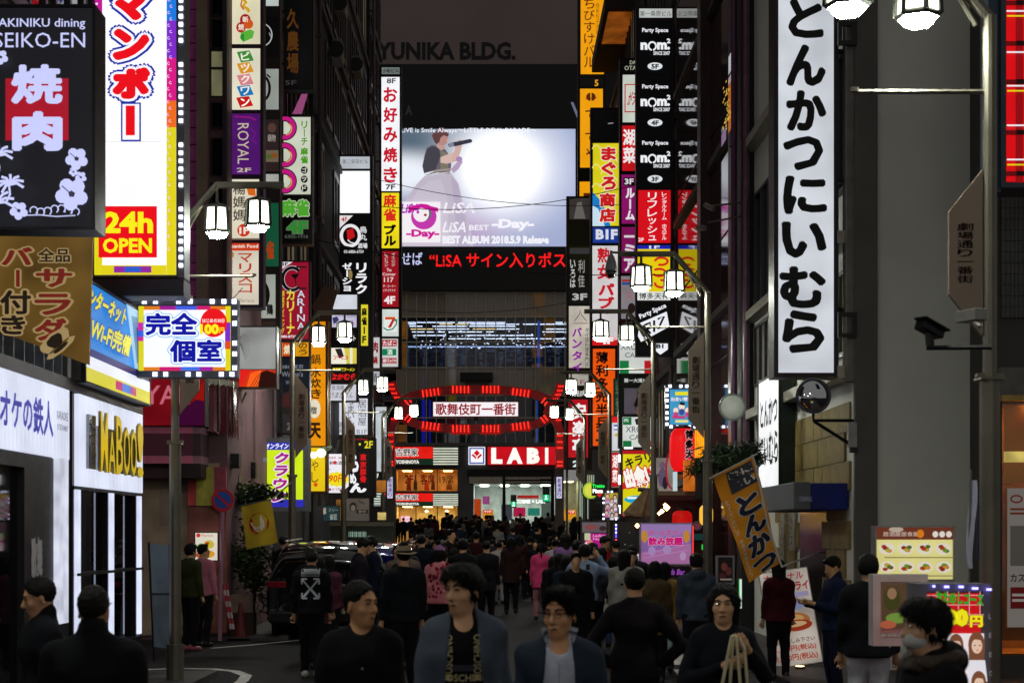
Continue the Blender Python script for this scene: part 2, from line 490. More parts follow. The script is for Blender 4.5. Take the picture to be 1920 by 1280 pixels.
# ------------------------------------------------------------------ buildings along the street
def wins(root, face, cols, rows, u0, u1, v0, v1, fm, gm, gap=0.25, depth=0.12, dead=0.0, litm=None, seed=1):
    """window frame + pane for each opening, in sheet units"""
    rr = random.Random(seed); cu = (u1-u0)/cols; cv = (v1-v0)/rows
    for i in range(cols):
        for j in range(rows):
            if rr.random() < dead: continue
            a = u0+cu*(i+gap/2); b = u0+cu*(i+1-gap/2); c = v0+cv*(j+gap/2); dd = v0+cv*(j+1-gap/2)
            mb = MB(); t_ = cu*.05; tv = cv*.05
            for q in ((a, c, b, c+tv), (a, dd-tv, b, dd), (a, c+tv, a+t_, dd-tv), (b-t_, c+tv, b, dd-tv), ((a+b)/2-t_/2, c+tv, (a+b)/2+t_/2, dd-tv)):
                mb.add(*face_box(face, *q, 0.05, 0.09))
            w = mb.build('window', fm, root)
            cell(face, a+t_, c+tv, b-t_, dd-tv, 0.02, litm if (litm and rr.random() < .3) else gm, 'pane', w, e=0.012)

GLASS = mat('0b0d12', 0.06, 0.0, 0.0, spec=0.8)
FRAME = mat('3b3a3a', 0.4, 0.5, 0.15)
def block(name, label, sgn, x, y0, y1, z1, h, wallm=None, depth=7.0, floors=None, cols=3, seed=1, winrows=True, gnd_open=None, litm=glow('b8a47a', .16, uneven=.5, usc=1), group=None, dead=0.15, z0=None):
    root = thing(name, label, 'building', (x+sgn*depth/2, (y0+y1)/2, gz(y0)), group)
    m = wallm or mat(h, 0.75, 0, 0.3, 0.8, 0.3, 14)
    mb = MB(); zb = gz(y0)-0.3 if z0 is None else z0
    mb.box(x, x+sgn*depth, y0, y1, zb, z1); mb.build('wall', m, root)
    fl = floors or max(2, int((z1-3.2)/3.0))
    F = side(x, y0, y1, z1, 3.2+gz(y0), 1 if sgn < 0 else -1)
    if winrows: wins(root, F, cols, fl, 0.04, 0.96, 0.02, 0.98, FRAME, GLASS, 0.3, dead=dead, litm=litm, seed=seed)
    # floor bands and a drain pipe give the wall its relief
    rr = random.Random(seed*7+1)
    for k in range(fl+1):
        z = 3.2+gz(y0)+(z1-3.2-gz(y0))*k/fl
        b = MB(); b.box(x-sgn*0.10, x+sgn*.02, y0+.02, y1-.02, z-0.10, z+0.06); b.build('floor_band', mat('4a4440', 0.7, 0, .3, 2), root)
    yp = y0+0.35
    b = MB(); b.tube([(x-sgn*0.14, yp, 2.6+gz(y0)), (x-sgn*0.14, yp, z1)], 0.055, 8)
    for k in range(int(z1/2.4)): b.box(x-sgn*0.2, x, yp-.08, yp+.08, 3+2.4*k, 3.05+2.4*k)
    b.build('drain_pipe', mat('5b4a50', 0.5, 0.1, 0.2), root)
    # air conditioners on the wall
    for k in range(rr.randint(2, 4) if winrows else 0):
        yy = y0+(y1-y0)*rr.uniform(.35, .9); zz = 3.9+gz(y0)+rr.uniform(0, max(1, z1-7))
        b = MB(); b.box(x-sgn*0.34, x-sgn*0.02, yy-.4, yy+.4, zz, zz+.6); u = b.build('air_conditioner', mat('77756f', 0.5, 0.1, .2), root, bevel=.02)
        b = MB(); b.lathe((x-sgn*.17, yy-.412, zz+.3), [(.24, 0), (.24, .012)], 16, 'y'); b.build('fan_guard', mat('2a2a2a', .5, .3), u)
    return root

def room(root, x0, x1, y0, y1, z0, z1, wall='c8b9a0', light='ffd9a0', s=3.0, name='shop_interior'):
    """a lit room behind an opening: five walls and a ceiling light"""
    mb = MB()
    mb.quad((x0, y1, z0), (x1, y1, z0), (x1, y1, z1), (x0, y1, z1))
    mb.quad((x0, y0, z0), (x0, y1, z0), (x0, y1, z1), (x0, y0, z1))
    mb.quad((x1, y0, z0), (x1, y1, z0), (x1, y1, z1), (x1, y0, z1))
    mb.quad((x0, y0, z0), (x1, y0, z0), (x1, y1, z0), (x0, y1, z0))
    mb.quad((x0, y0, z1), (x1, y0, z1), (x1, y1, z1), (x0, y1, z1))
    mb.build(name, mat(wall, .8, 0, .3, 1.5), root)
    n = max(1, int((x1-x0)/1.2)); mb = MB()
    for i in range(n):
        xa = x0+(x1-x0)*(i+.5)/n
        mb.box(xa-.3, xa+.3, y0+(y1-y0)*.3, y0+(y1-y0)*.7, z1-.06, z1-.02)
    mb.build('ceiling_light', glow(light, s), root)

# --- left near building: karaoke shop and game shop under it (face x = -4.5, y 10..20.3)
LX = -4.5
kb = thing('corner_building', 'dark building at the near left with two white ribbed shop fronts', 'building', (-7.6, 15, 0))
mb = MB(); wm = mat('3c3836', .7, 0, .3, 1, .3, 14)
mb.box(LX-.25, LX-7, 9, 20.25, 3.4, 16); mb.box(LX-3.2, LX-7, 9, 20.25, 0, 3.4); mb.box(LX-.25, LX-3.2, 20.12, 20.25, 0, 3.4); mb.box(LX-.25, LX-.02, 16.68, 17.0, 0, 3.4)
mb.build('wall', wm, kb)
mb = MB(); mb.box(LX-.25, LX+.03, 9, 20.25, 3.38, 3.5); mb.build('fascia', mat('55514e', .4, .5, .2), kb)
F = side(LX-.25, 9, 20.25, 16, 3.5, 1); wins(kb, F, 7, 4, .02, .98, .02, .98, FRAME, GLASS, .2, seed=3)
mb = MB()
for k in range(9):
    y = 14.2+k*.33; mb.box(LX-.2, LX+.02, y, y+.02, 3.5, 4.2)
mb.box(LX-.22, LX-.1, 14, 17.1, 3.5, 4.25); mb.build('facade_panel', mat('8d949c', .4, .4, .2), kb)
mb = MB(); mb.box(LX-.1, LX+.08, 17.02, 17.22, 3.5, 6.0); mb.box(LX-.1, LX+.05, 16.62, 16.76, 3.5, 6.0); mb.build('facade_post', mat('77756f', .4, .5, .2), kb)

def ribbed(face, u0, v0, u1, v1, n, parent, white='eef2ff', s=0.95):
    """white ribbed light front: each rib its own board"""
    w = (u1-u0)/n
    for i in range(n):
        cell(face, u0+w*(i+.06), v0, u0+w*(i+.94), v1, .05, glow(white, s, uneven=.12), 'rib', parent, e=0.0)
# karaoke sign
Fk = side(LX+.06, 13.4, 16.66, 3.36, 2.64, 1)
ks = thing('karaoke_sign', 'white ribbed karaoke sign with blue and purple lettering over the left doorway', 'shop sign', (LX, 15, 2.64))
cell(Fk, -.01, -.03, 1.01, 1.03, .18, DARKM(), 'housing', ks, e=-.06)
ribbed(Fk, 0, 0, 1, 1, 26, ks, white='e4eaff', s=.82)
draw(Fk, [t('カラオケの鉄人', .06, .24, .80, .74, '2a2a9c', .035), t('KARAOKE', .84, .34, .965, .46, '33333c', .01), t('ENTERTAINMENT', .84, .53, .965, .61, '33333c', .005)], ks, .9, e0=.006)
# its lit column and the dark entrance
cl = MB(); cl.box(LX+.0, LX+.06, 16.22, 16.62, .95, 2.64); c_ = cl.build('lit_column', glow('e8ecff', .72, uneven=.3, usc=4), ks)
en = thing('karaoke_entrance', 'dark glazed karaoke entrance with black frame below the white sign', 'shop front', (LX, 14.5, 0))
mb = MB(); mb.box(LX-.1, LX+.02, 15.2, 16.2, 0, 2.63); mb.box(LX-.1, LX+.02, 9, 15.2, 2.5, 2.63); mb.box(LX-.1, LX+.04, 16.2, 16.68, 0, .95); mb.build('frame', mat('1c1b1f', .45, .2, .2), en)
mb = MB(); mb.box(LX-.08, LX-.05, 9, 15.2, 0, 2.5); mb.build('pane', glassm('101014', .03, .5), en)
Fe = side(LX+.023, 15.2, 15.95, 2.63, 0, 1)
draw(Fe, [t('歌舞', .25, .30, .75, .46, 'b9b4b4', .05), dict(k='p', p=[(.2, .60), (.8, .60), (.8, .92), (.2, .92)], c='d9cfd0'), r(.24, .75, .76, .9, 'b3272d'), r(.3,.64,.7,.66,'8a2020'), r(.3,.69,.62,.71,'8a2020')], en, 0.16)
orng = MB()
for k in range(9): orng.lathe((LX-1.0-random.random()*.6, 14.2+random.random()*.5, 1.2+random.random()*.8), [(.0, -.05), (.05, 0), (.0, .05)], 8)
orng.build('flower_light', glow('ff7a22', .9), en)
# game shop sign and strips
Fm = side(LX+.06, 17.02, 20.12, 3.36, 2.38, 1)
ms = thing('gold_letter_sign', 'white ribbed sign with raised gold letters beside the karaoke sign', 'shop sign', (LX, 18.5, 2.36))
cell(Fm, -.01, -.03, 1.01, 1.03, .2, DARKM(), 'housing', ms, e=-.06)
ribbed(Fm, 0, 0, 1, 1, 17, ms, white='e4eaff', s=.85)
# raised letters: built with depth
def raised(face, el, th, m, parent, name='letter', e0=0.02):
    for i, chx in enumerate(el['s']):
        x0, y0, x1, y1 = el['r']; n = len(el['s']); w = (x1-x0)/n
        e2 = dict(el); e2['s'] = chx; e2['r'] = (x0+w*(i+.05), y0+el.get('dy', [0]*n)[i], x0+w*(i+.95), y1)
        G, Fc = layout(e2, el['b']); N = len(G)
        a = face.at(G, e0+th); b = face.at(G, e0)
        cnt = {}
        for f in Fc:
            for k in range(len(f)):
                ed = (f[k], f[(k+1) % len(f)]); cnt[ed] = 1
        sd = [(ed[1], ed[0], ed[0]+N, ed[1]+N) for ed in cnt if (ed[1], ed[0]) not in cnt]
        mb = MB(); mb.v = [tuple(q) for q in a]+[tuple(q) for q in b]; mb.f = list(Fc)+sd; o = mb.build(name, m, parent); o.data.materials.append(mat('a89448', .4, .2, .1)); o.data.polygons.foreach_set('material_index', [0]*len(Fc)+[1]*len(sd))
gold = glow('d8b81c', .75)
cell(Fm, .10, .20, .20, .80, .04, mat('8c8f98', .25, .8, .2), 'emblem_plate', ms, e=.03)
draw(Fm, [line([(.11,.3),(.19,.36)],.02,'20222c'), line([(.11,.44),(.19,.42)],.015,'20222c'), e(.15,.62,.035,.12,'20222c',16,0,300,.012)], ms, .6, e0=.035)
cell(Fm, .24, .30, .86, .80, .03, mat('8c8f98', .2, .9, .3, 8), 'mirror_plate', ms, e=.02)
el = t('MABOO!', .2, .14, .90, .82, '', .012); el['dy'] = [0, .2, .0, .1, .1, .0]
raised(Fm, el, .03, gold, ms, e0=.05)
gs = thing('game_shop_front', 'tall dark glass shop front with white light strips under the gold letter sign', 'shop front', (LX, 18.5, 0))
mb = MB()
for y in (17.0, 18.5, 19.95):
    mb = MB(); mb.box(LX+.0, LX+.05, y, y+.15, .62, 2.34); mb.build('light_strip', glow('dfe6ff', .95, uneven=.15, usc=3), gs)
mb = MB(); mb.box(LX-.1, LX+.02, 17.0, 20.12, 2.34, 2.38); mb.box(LX-.1, LX+.07, 17.0, 20.12, 1.42, 1.45)
for y in (16.95, 17.18, 18.46, 18.68, 19.9): mb.box(LX-.1, LX+.02, y, y+.04, 0, 2.34)
mb.box(LX-.1, LX+.04, 17.0, 20.12, 0, .6)
mb.build('frame', mat('1d1c20', .4, .3, .2), gs)
for y0_, y1_ in ((17.2, 18.46), (18.7, 19.9)):
    mb = MB(); mb.box(LX-.07, LX-.05, y0_, y1_, .6, 2.34); mb.build('pane', glassm('0e0d12', .04, .6), gs)
mb = MB(); mb.box(LX-1.5, LX-1.4, 17, 20, 1.95, 2.0); mb.box(LX-1.0, LX-.9, 17.3, 17.5, 1.6, 1.7); mb.build('ceiling_light', glow('ffcf9a', 1.2), gs)

# --- left second building: pink cafe corner (y 28.3..34)
pk = thing('pink_corner_building', 'pink and maroon corner building with a restaurant sign band across the alley', 'building', (-8, 31, 0))
DY = 28.3
mb = MB(); mb.box(-4.75, -14, DY, 34, -.2, 22); mb.build('wall', mat('6b4c50', .7, 0, .3, 1, .3, 14), pk)
F = front(DY-.01)
cell(F, 256, 868, 412, 1190, .1, mat('a89078', .7, 0, .2, 3, .3), 'wall_panel', pk, e=.03)
for a, b, c, dd in ((300, 896, 356, 925), (300, 925, 356, 985)): cell(F, a, b, c, dd, .02, mat('988474', .7, 0, .2, 3), 'wall_panel', pk, e=.045)
cell(F, 356, 876, 372, 948, .1, mat('c84a4c', .6), 'column', pk, e=.2); cell(F, 372, 876, 405, 948, .1, mat('b8ae48', .6), 'column', pk, e=.2); cell(F, 405, 876, 427, 948, .1, mat('a84458', .6), 'column', pk, e=.2)
cell(F, 356, 950, 427, 1185, .1, mat('8c5048', .6, 0, .3, 4), 'column', pk, e=.15)
for y0_, y1_, c in ((800, 817, 'd87090'), (817, 858, '6a3044'), (858, 872, 'd87090'), (872, 898, '4a2a34')):
    cell(F, 256, y0_, 376, y1_, 1.0, mat(c, .6, 0, .15), 'band', pk, e=.75 if c != '4a2a34' else .55)
    # the same band turns the corner along the street, painted in shaded tones
    z1_, z0_ = Z_(y0_, DY-.01), Z_(y1_, DY-.01)
    xx = X_(376, DY-.75)
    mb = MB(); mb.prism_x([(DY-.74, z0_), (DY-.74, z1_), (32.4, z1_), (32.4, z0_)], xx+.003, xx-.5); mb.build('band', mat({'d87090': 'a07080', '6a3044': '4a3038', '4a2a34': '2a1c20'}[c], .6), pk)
cs = thing('red_restaurant_sign', 'wide deep red back-lit sign with pale serif letters on the pink corner', 'shop sign', (X_(315, 27.4), 27.4, Z_(798, 27.4)))
Fc = front(27.45)
cell(Fc, 240, 706, 384, 798, .35, DARKM(), 'housing', cs, e=-.02)
pn = cell(Fc, 240, 708, 383, 797, .012, glow('8c0f1c', .55, uneven=.4, usc=1.2), 'sign_panel', cs)
draw(Fc, [t('ROYAL', 205, 722, 356, 758, 'd0677a', .01), p([(338, 770), (383, 740), (383, 797), (320, 797)], ('5a0c4a', .35)), p([(352, 745), (383, 715), (383, 752)], ('b81a10', .5))], pn, .8)
# curved glass bay with chrome next to it
gb = thing('curved_glass_bay', 'curved glass bay with chrome edges between red sign and bare tree', 'window bay', (X_(410, 28.6), 28.8, 3.2))
mb = MB(); cxx = X_(384, 28.2)
arc = [(cxx+.48*math.sin(a), 28.0+.9*(1-math.cos(a))) for a in [i*math.pi/2/8 for i in range(9)]]
for i in range(8):
    a, b = arc[i], arc[i+1]; mb.quad((a[0], a[1], Z_(806, 28)), (b[0], b[1], Z_(812+i*2, 28.4)), (b[0], b[1], Z_(710, 28.2)), (a[0], a[1], Z_(710, 28)))
mb.build('glass', mat('6a1c2c', .08, .2, .2, 3, spec=.8), gb, smooth=True)
mb = MB()
for i in (1, 3, 6): mb.tube([(arc[i][0], arc[i][1]-.03, Z_(810, 28.2)), (arc[i][0], arc[i][1]-.03, Z_(712, 28.2))], .018, 6)
mb.build('chrome_edge', mat('b5b0a8', .15, 1, 0), gb)
mb = MB()
for i in range(8):
    a, b = arc[i], arc[i+1]; mb.quad((a[0]*.998, a[1]-.03, Z_(722, 28)), (b[0]*.998, b[1]-.03, Z_(722, 28.4)), (b[0]*.998, b[1]-.03, Z_(710, 28.2)), (a[0]*.998, a[1]-.03, Z_(710, 28)))
mb.build('head_band', mat('b8b0a0', .4, .1), gb, smooth=True)
# upper storeys facing the alley: purple block pilaster, brown pier, windows
root = pk
h_ = 31.5; k_ = 0; py = -40
while py < 560:
    cell(F, 347, py+1.2, 372, py+h_-1.2, .12, mat('b04090', .55, 0, .25, 6, .4, 30), 'pilaster_block', pk, e=.14); py += h_
cell(F, 373, -40, 394, 700, .2, mat('7a6258', .7, 0, .2, 2, .3), 'pier', pk, e=.28)
cell(F, 420, -40, 427, 700, .2, mat('2c2226', .7), 'pier', pk, e=.1)
for a, b in ((-30, 30), (40, 92), (98, 128), (132, 182), (195, 240), (262, 330), (345, 398)):
    w_ = rim(F, 397, a, 418, b, 1.6, .06, FRAME, pk, 'window', e=.07)
    cell(F, 397, a, 418, b, .02, glow('b9b58a', .22, uneven=.5, usc=3) if a in (98, 132) else GLASS, 'pane', w_, e=.02)
pk_g = MB()
# --- left rest
block('apartment_block', 'dark narrow block behind the purple lounge sign tower', -1, -4.9, 34, 42, 24, '2f2a2c', seed=2, cols=3)
block('apartment_block', 'dark office block behind the maroon and orange restaurant signs', -1, -4.8, 42, 51.5, 26, '262629', seed=3, cols=4)
block('apartment_block', 'black glass block behind the blank white sign tower', -1, -5.0, 51.5, 62, 30, '1b1c20', seed=4, cols=4)
block('apartment_block', 'tall dark block at the far left corner beside the big screen', -1, -4.9, 62, 67.8, 34, '241c1e', seed=5, cols=4)
# metal louvre strip high on the far left block
lv = thing('louvre_screen', 'tall screen of thin vertical metal bars high beside the okonomiyaki sign', 'screen', (-4.6, 66, 14))
Fl = front(72.0)
for i in range(10): cell(Fl, 670+i*3.6, 125, 671.4+i*3.6, 292, .05, mat('8a8580', .4, .6), 'bar', lv)
# --- right buildings
gw = thing('grey_wall_building', 'building with a blank grey side wall and windows above a tiled shop front', 'building', (6.5, 25, 0))
RX = X_(1603, 21.3)
mb = MB(); mb.box(RX, 14, 21.3, 29.6, -.1, 18); mb.build('wall', mat('cfcfc6', .85, 0, .08, .8, .15, 50), gw)
mb = MB(); mb.box(RX-.02, RX+.28, 21.2, 21.3, -.1, 18); mb.build('corner_pier', mat('5c5854', .8, 0, .15, 2), gw)
Fr = side(RX-.001, 21.3, 29.6, 11.0, 0, -1)
def su(y): return (29.6-y)/8.3
def sv(z): return (11.0-z)/11.0
for (ya, yb, za, zb, h, s_) in ((21.6, 23.4, 6.6, 8.4, '8a8a80', 0), (21.6, 23.4, 4.35, 5.4, 'a9b06a', .35), (24.0, 26.6, 6.3, 8.6, '8a8a80', 0), (27.0, 29.3, 5.9, 8.0, '77746c', 0), (27.0, 29.3, 4.6, 5.6, '8f8d80', .12)):
    n = 4 if zb-za < 1.3 else 3
    for i in range(n):
        a = ya+(yb-ya)*i/n; b = ya+(yb-ya)*(i+1)/n
        w_ = rim(Fr, su(b)+.004, sv(zb), su(a)-.004, sv(za), .004, .09, FRAME, gw, 'window', e=.06, wv=.005)
        cell(Fr, su(b)+.004, sv(zb), su(a)-.004, sv(za), .02, glow(h, s_, uneven=.3) if s_ else GLASS, 'pane', w_, e=.01)
for z in (8.9, 5.75, 3.95):
    mb = MB(); mb.box(RX-.22, RX+.02, 21.35, 29.5, z, z+.16); mb.build('ledge', mat('9a9686', .4, .5, .2), gw)
mb = MB(); mb.box(RX-.12, RX, 21.25, 21.5, 3.9, 12); mb.build('pipe_cover', mat('6a6660', .5, .3), gw)
mb = MB(); mb.tube([(RX-.2, 29.3, 3.5), (RX-.2, 29.3, 14)], .06, 8); mb.build('drain_pipe', mat('6b4a5e', .4, .2), gw)
# yellow stone tiles of the ground floor
tl = MB(); tl.box(-.018, .03, .006, .594, .006, .394); first = None
for i in range(9):
    for j in range(9):
        y = 21.5+i*.6+(.3 if j % 2 else 0); z = .05+j*.4
        if 22.9 < y < 25.0 and z < 2.3: continue
        if first is None: first = tl.build('stone_tile', mat('7e6c3a', .6, 0, .3, 3, .5, 25), gw, local=True); o = first
        else: o = first.copy(); COL.objects.link(o)
        o.location = Vector((RX-.014+random.uniform(-.006, .004), y, z))-root_loc(gw)
mb = MB(); mb.box(RX-.03, RX+.01, 22.9, 25.0, 0, 2.3); mb.build('shop_door', mat('15120f', .2, 0, 0, spec=.6), gw)
for (ya, yb, za, zb) in ((25.3, 25.7, 1.6, 2.45), (26.2, 26.5, 1.3, 2.2)):
    q = side(RX-.07, ya, yb, zb, za, -1); bd = cell(q, 0, 0, 1, 1, .04, mat('a09888', .6), 'menu_board', gw)
    draw(q, [t('とんかつ', .2, .1, .8, .9, '3a2a22', .02, v=True)], bd, 0)
# awning
aw = thing('blue_awning', 'navy blue awning over the doorway below the white side sign', 'awning', (RX, 24, 2.5))
mb = MB(); mb.box(RX-.52, RX-.02, 21.6, 24.4, Z_(955, 21.6), Z_(905, 21.6)); mb.build('canvas', mat('14206c', .8, 0, .2, 3), aw, bevel=.02)
mb = MB(); mb.box(RX-.76, RX-.525, 21.6, 24.4, Z_(955, 21.6), Z_(903, 21.6)); mb.build('valance', mat('5a5c60', .7, 0, .2, 3), aw, bevel=.02)
draw(front(21.58), [t('DINING', 1499, 930, 1522, 940, '9a9ab0', .01)], aw, .15)

# granite building whose polished face mirrors the signs
def polished():
    m = mat('3a1a1e', .13, 0, .5, 3.0, 0.0, 8, spec=.3); nt = m.node_tree; s_ = nt.nodes['Principled BSDF'].inputs['Roughness']
    nt.links.remove(s_.links[0]); s_.default_value = .05
    return m
gr = block('granite_building', 'polished maroon granite building mirroring the signs beyond the tonkatsu sign', 1, 4.86, 30.2, 43.0, 24, '2e1417', wallm=polished(), winrows=False, seed=8)
for k in range(3):
    mb = MB(); y = 30.2+[0.0, 1.1, 6.0][k]; mb.box(4.62, 4.87, y-.02, y+.55, -.1, 24); mb.build('pilaster', mat('3c2024', .35, 0, .3, 2), gr)
for k in range(7):
    mb = MB(); z = 3.0+k*2.6; mb.box(4.845, 4.87, 31, 43, z, z+.025); mb.build('joint_strip', mat('120809', .6), gr)
mb = MB(); mb.box(4.55, 4.9, 29.65, 30.15, -.1, 24); mb.build('dark_gap_wall', mat('121014', .5), gr)
mb = MB(); mb.tube([(4.45, 29.9, 2.5), (4.45, 29.9, 24)], .06, 8); mb.build('drain_pipe', mat('5d3a55', .35, .2), gr)
block('apartment_block', 'dark brown block behind the black party space sign', 1, 4.95, 43.6, 52, 20, '33231d', seed=9, cols=3)
block('apartment_block', 'brown block with an orange lit eave beside the yellow sign tower', 1, 5.0, 52.4, 62, 22, '3a261a', seed=10, cols=4)
block('apartment_block', 'dark block at the far right corner behind the barbecue sign', 1, 4.95, 62.4, 73.5, 20, '2a2124', seed=11, cols=4)
eave = thing('lit_eave', 'orange lit soffit high above the street between the two sign towers', 'soffit', (5.2, 60, 21))
mb = MB(); mb.box(3.95, 6.4, 58, 66, Z_(50, 60), Z_(50, 60)+.5); mb.build('slab', mat('2a1a12', .7), eave)
mb = MB(); mb.box(4.1, 5.3, 58.3, 62, Z_(50, 60)-.05, Z_(50, 60)-.005); mb.build('light_panel', glow('b8601c', .35, uneven=.4), eave)
# dim reflected eave: brown wall above it
# right near shop (x > 6.27, front at y = 20)
rs = thing('right_shop_building', 'shop at the right edge with an amber lit window behind the lamp post', 'building', (8.5, 19, 0))
mb = MB(); mb.box(X_(1872, 20), 12, 20.0, 21.2, 3.95, 16); mb.box(X_(1872, 20), X_(1879, 20), 20, 21.2, 0, 3.95); mb.box(X_(1879, 20), 12, 20.05, 21.2, 0, .35); mb.build('wall', mat('3b3834', .7, 0, .2, 1.2, .3), rs)
F = front(19.97)
for i in range(6):
    for j in range(12): cell(F, 1878+i*8, 350+j*20.5, 1885.2+i*8, 369.5+j*20.5, .02, mat('4a4a48', .6, 0, .3, 3), 'wall_tile', rs, e=.01)
cell(F, 1872, 690, 1990, 742, .12, mat('5f5c55', .5, .2, .2), 'shutter_box', rs, e=.1)
cell(F, 1872, 742, 1990, 752, .14, mat('a28a4a', .3, .7, .2), 'trim', rs, e=.14)
room(rs, X_(1880, 20), 11, 20.15, 21.15, .36, Z_(755, 20), 'b0844a', 'ffb050', 34)
cell(front(20.5), 1884, 846, 1990, 866, .05, glow('ffdc70', 1.6, uneven=.4, usc=4), 'highlight_panel', rs); cell(front(20.6), 1884, 760, 1990, 905, .04, glow('b06a1c', .55, uneven=.6, usc=1.5), 'lit_screen', rs)  # glowing panels added for the window's amber glow and yellow highlight
cell(F, 1880, 756, 1990, 1200, .01, glassm('4a3a28', .03, .25), 'shop_window', rs, e=-.02)
draw(F, [r(1888, 915, 1990, 1175, 'b9b0a8'), e(1905,935,12,8,'8c2222',14,0,360,3), r(1893,952,1940,956,'8c4422'), r(1893,960,1950,964,'8c4422'), r(1893, 985, 1980, 1060, '77706a'),
         t('カス', 1893, 1075, 1920, 1090, '2a2a2a', .03), r(1893, 1100, 1980, 1140, '7c1d20'), r(1896,1112,1935,1117,'d8d0c8'), r(1896,1122,1930,1127,'d8d0c8')], rs, .22, e0=.01)

# ------------------------------------------------------------------ the building that closes the street
YD = 108.0; FY = front(YD)
yb = thing('screen_building', 'tall building closing the street with a giant video screen over a glass wall', 'building', (0, 115, 1.2))
zt = Z_(125, YD); zg = Z_(545, YD); zl = Z_(832, YD)
mb = MB(); mb.box(-13, 13, YD, YD+14, zt, zt+14); mb.build('upper_wall', mat('857674', .9, 0, .12, .2), yb)
mb = MB(); mb.box(-10.2, 10, YD-.6, YD+1, zg, zt-.01); mb.build('screen_surround', mat('0b0c12', .4, .2, .1), yb)
mb = MB(); mb.box(-13, -10.21, YD-.1, YD+14, 1.2, zt-.01); mb.box(10.01, 13, YD-.1, YD+14, 1.2, zt-.01); mb.build('side_wall', mat('2a2626', .8), yb)
draw(front(YD-.01), [t('YUNIKA BLDG.', 706, 79, 967, 113, '0d0b0d', .04)], yb, 0)
# video screen
vsn = thing('video_screen', 'huge bright video screen showing a singer with a microphone in white light', 'video screen', (0, YD-.7, Z_(465, YD)))
FS = front(YD-.65)
cell(FS, 748, 239, 1081, 464, .2, DARKM(), 'housing', vsn, e=-.02)
def screen_mat():
    m = bpy.data.materials.new('video_picture'); m.use_nodes = True; nt = m.node_tree; b = nt.nodes['Principled BSDF']
    b.inputs['Base Color'].default_value = (.02, .02, .02, 1)
    tc = nt.nodes.new('ShaderNodeTexCoord')
    def blob(cx, cz, rx, rz, soft):
        mp = nt.nodes.new('ShaderNodeMapping'); mp.vector_type = 'POINT'
        mp.inputs['Location'].default_value = (-cx/rx, 0, -cz/rz); mp.inputs['Scale'].default_value = (1/rx, 0, 1/rz)
        nt.links.new(tc.outputs['Object'], mp.inputs[0])
        ln = nt.nodes.new('ShaderNodeVectorMath'); ln.operation = 'LENGTH'; nt.links.new(mp.outputs[0], ln.inputs[0])
        mr = nt.nodes.new('ShaderNodeMapRange'); mr.interpolation_type = 'SMOOTHERSTEP'
        mr.inputs[1].default_value = 1+soft; mr.inputs[2].default_value = max(1-soft, 0); mr.inputs[3].default_value = 0; mr.inputs[4].default_value = 1
        nt.links.new(ln.outputs['Value'], mr.inputs[0]); return mr.outputs[0]
    def mixc(fac, a, bcol):
        mx = nt.nodes.new('ShaderNodeMix'); mx.data_type = 'RGBA'; nt.links.new(fac, mx.inputs[0])
        if isinstance(a, tuple): mx.inputs[6].default_value = a
        else: nt.links.new(a, mx.inputs[6])
        mx.inputs[7].default_value = bcol; return mx.outputs[2]
    base = (0, 0, Z_(465, YD)); k = YD/FPX
    def c(px, py): return (px-VX)*k, HC-(py-VY)*k-base[2]
    x, z = c(840, 260); col = mixc(blob(x, z, 7.5, 3.5, .7), lin('a6aed2'), lin('56697a'))
    x, z = c(1000, 250); col = mixc(blob(x, z, 5, 2.2, .8), col, lin('93a3bd'))
    x, z = c(1060, 330); col = mixc(blob(x, z, 2.0, 5, .8), col, lin('a4b0d6'))
    x, z = c(760, 330); col = mixc(blob(x, z, 2.5, 1.3, .8), col, lin('f2f6ff'))
    x, z = c(850, 430); col = mixc(blob(x, z, 3.0, 1.4, .8), col, lin('b59ac4'))
    x, z = c(945, 320); col = mixc(blob(x, z, 3.6, 3.2, .9), col, (1.0, 1.02, 1.1, 1))
    x, z = c(940, 320); col = mixc(blob(x, z, 2.2, 2.0, .9), col, (1.5, 1.5, 1.5, 1))
    nt.links.new(col, b.inputs['Emission Color']); b.inputs['Emission Strength'].default_value = .95
    return m
scr = cell(FS, 751, 242, 1079, 462, .01, screen_mat(), 'picture', vsn)
S = .95
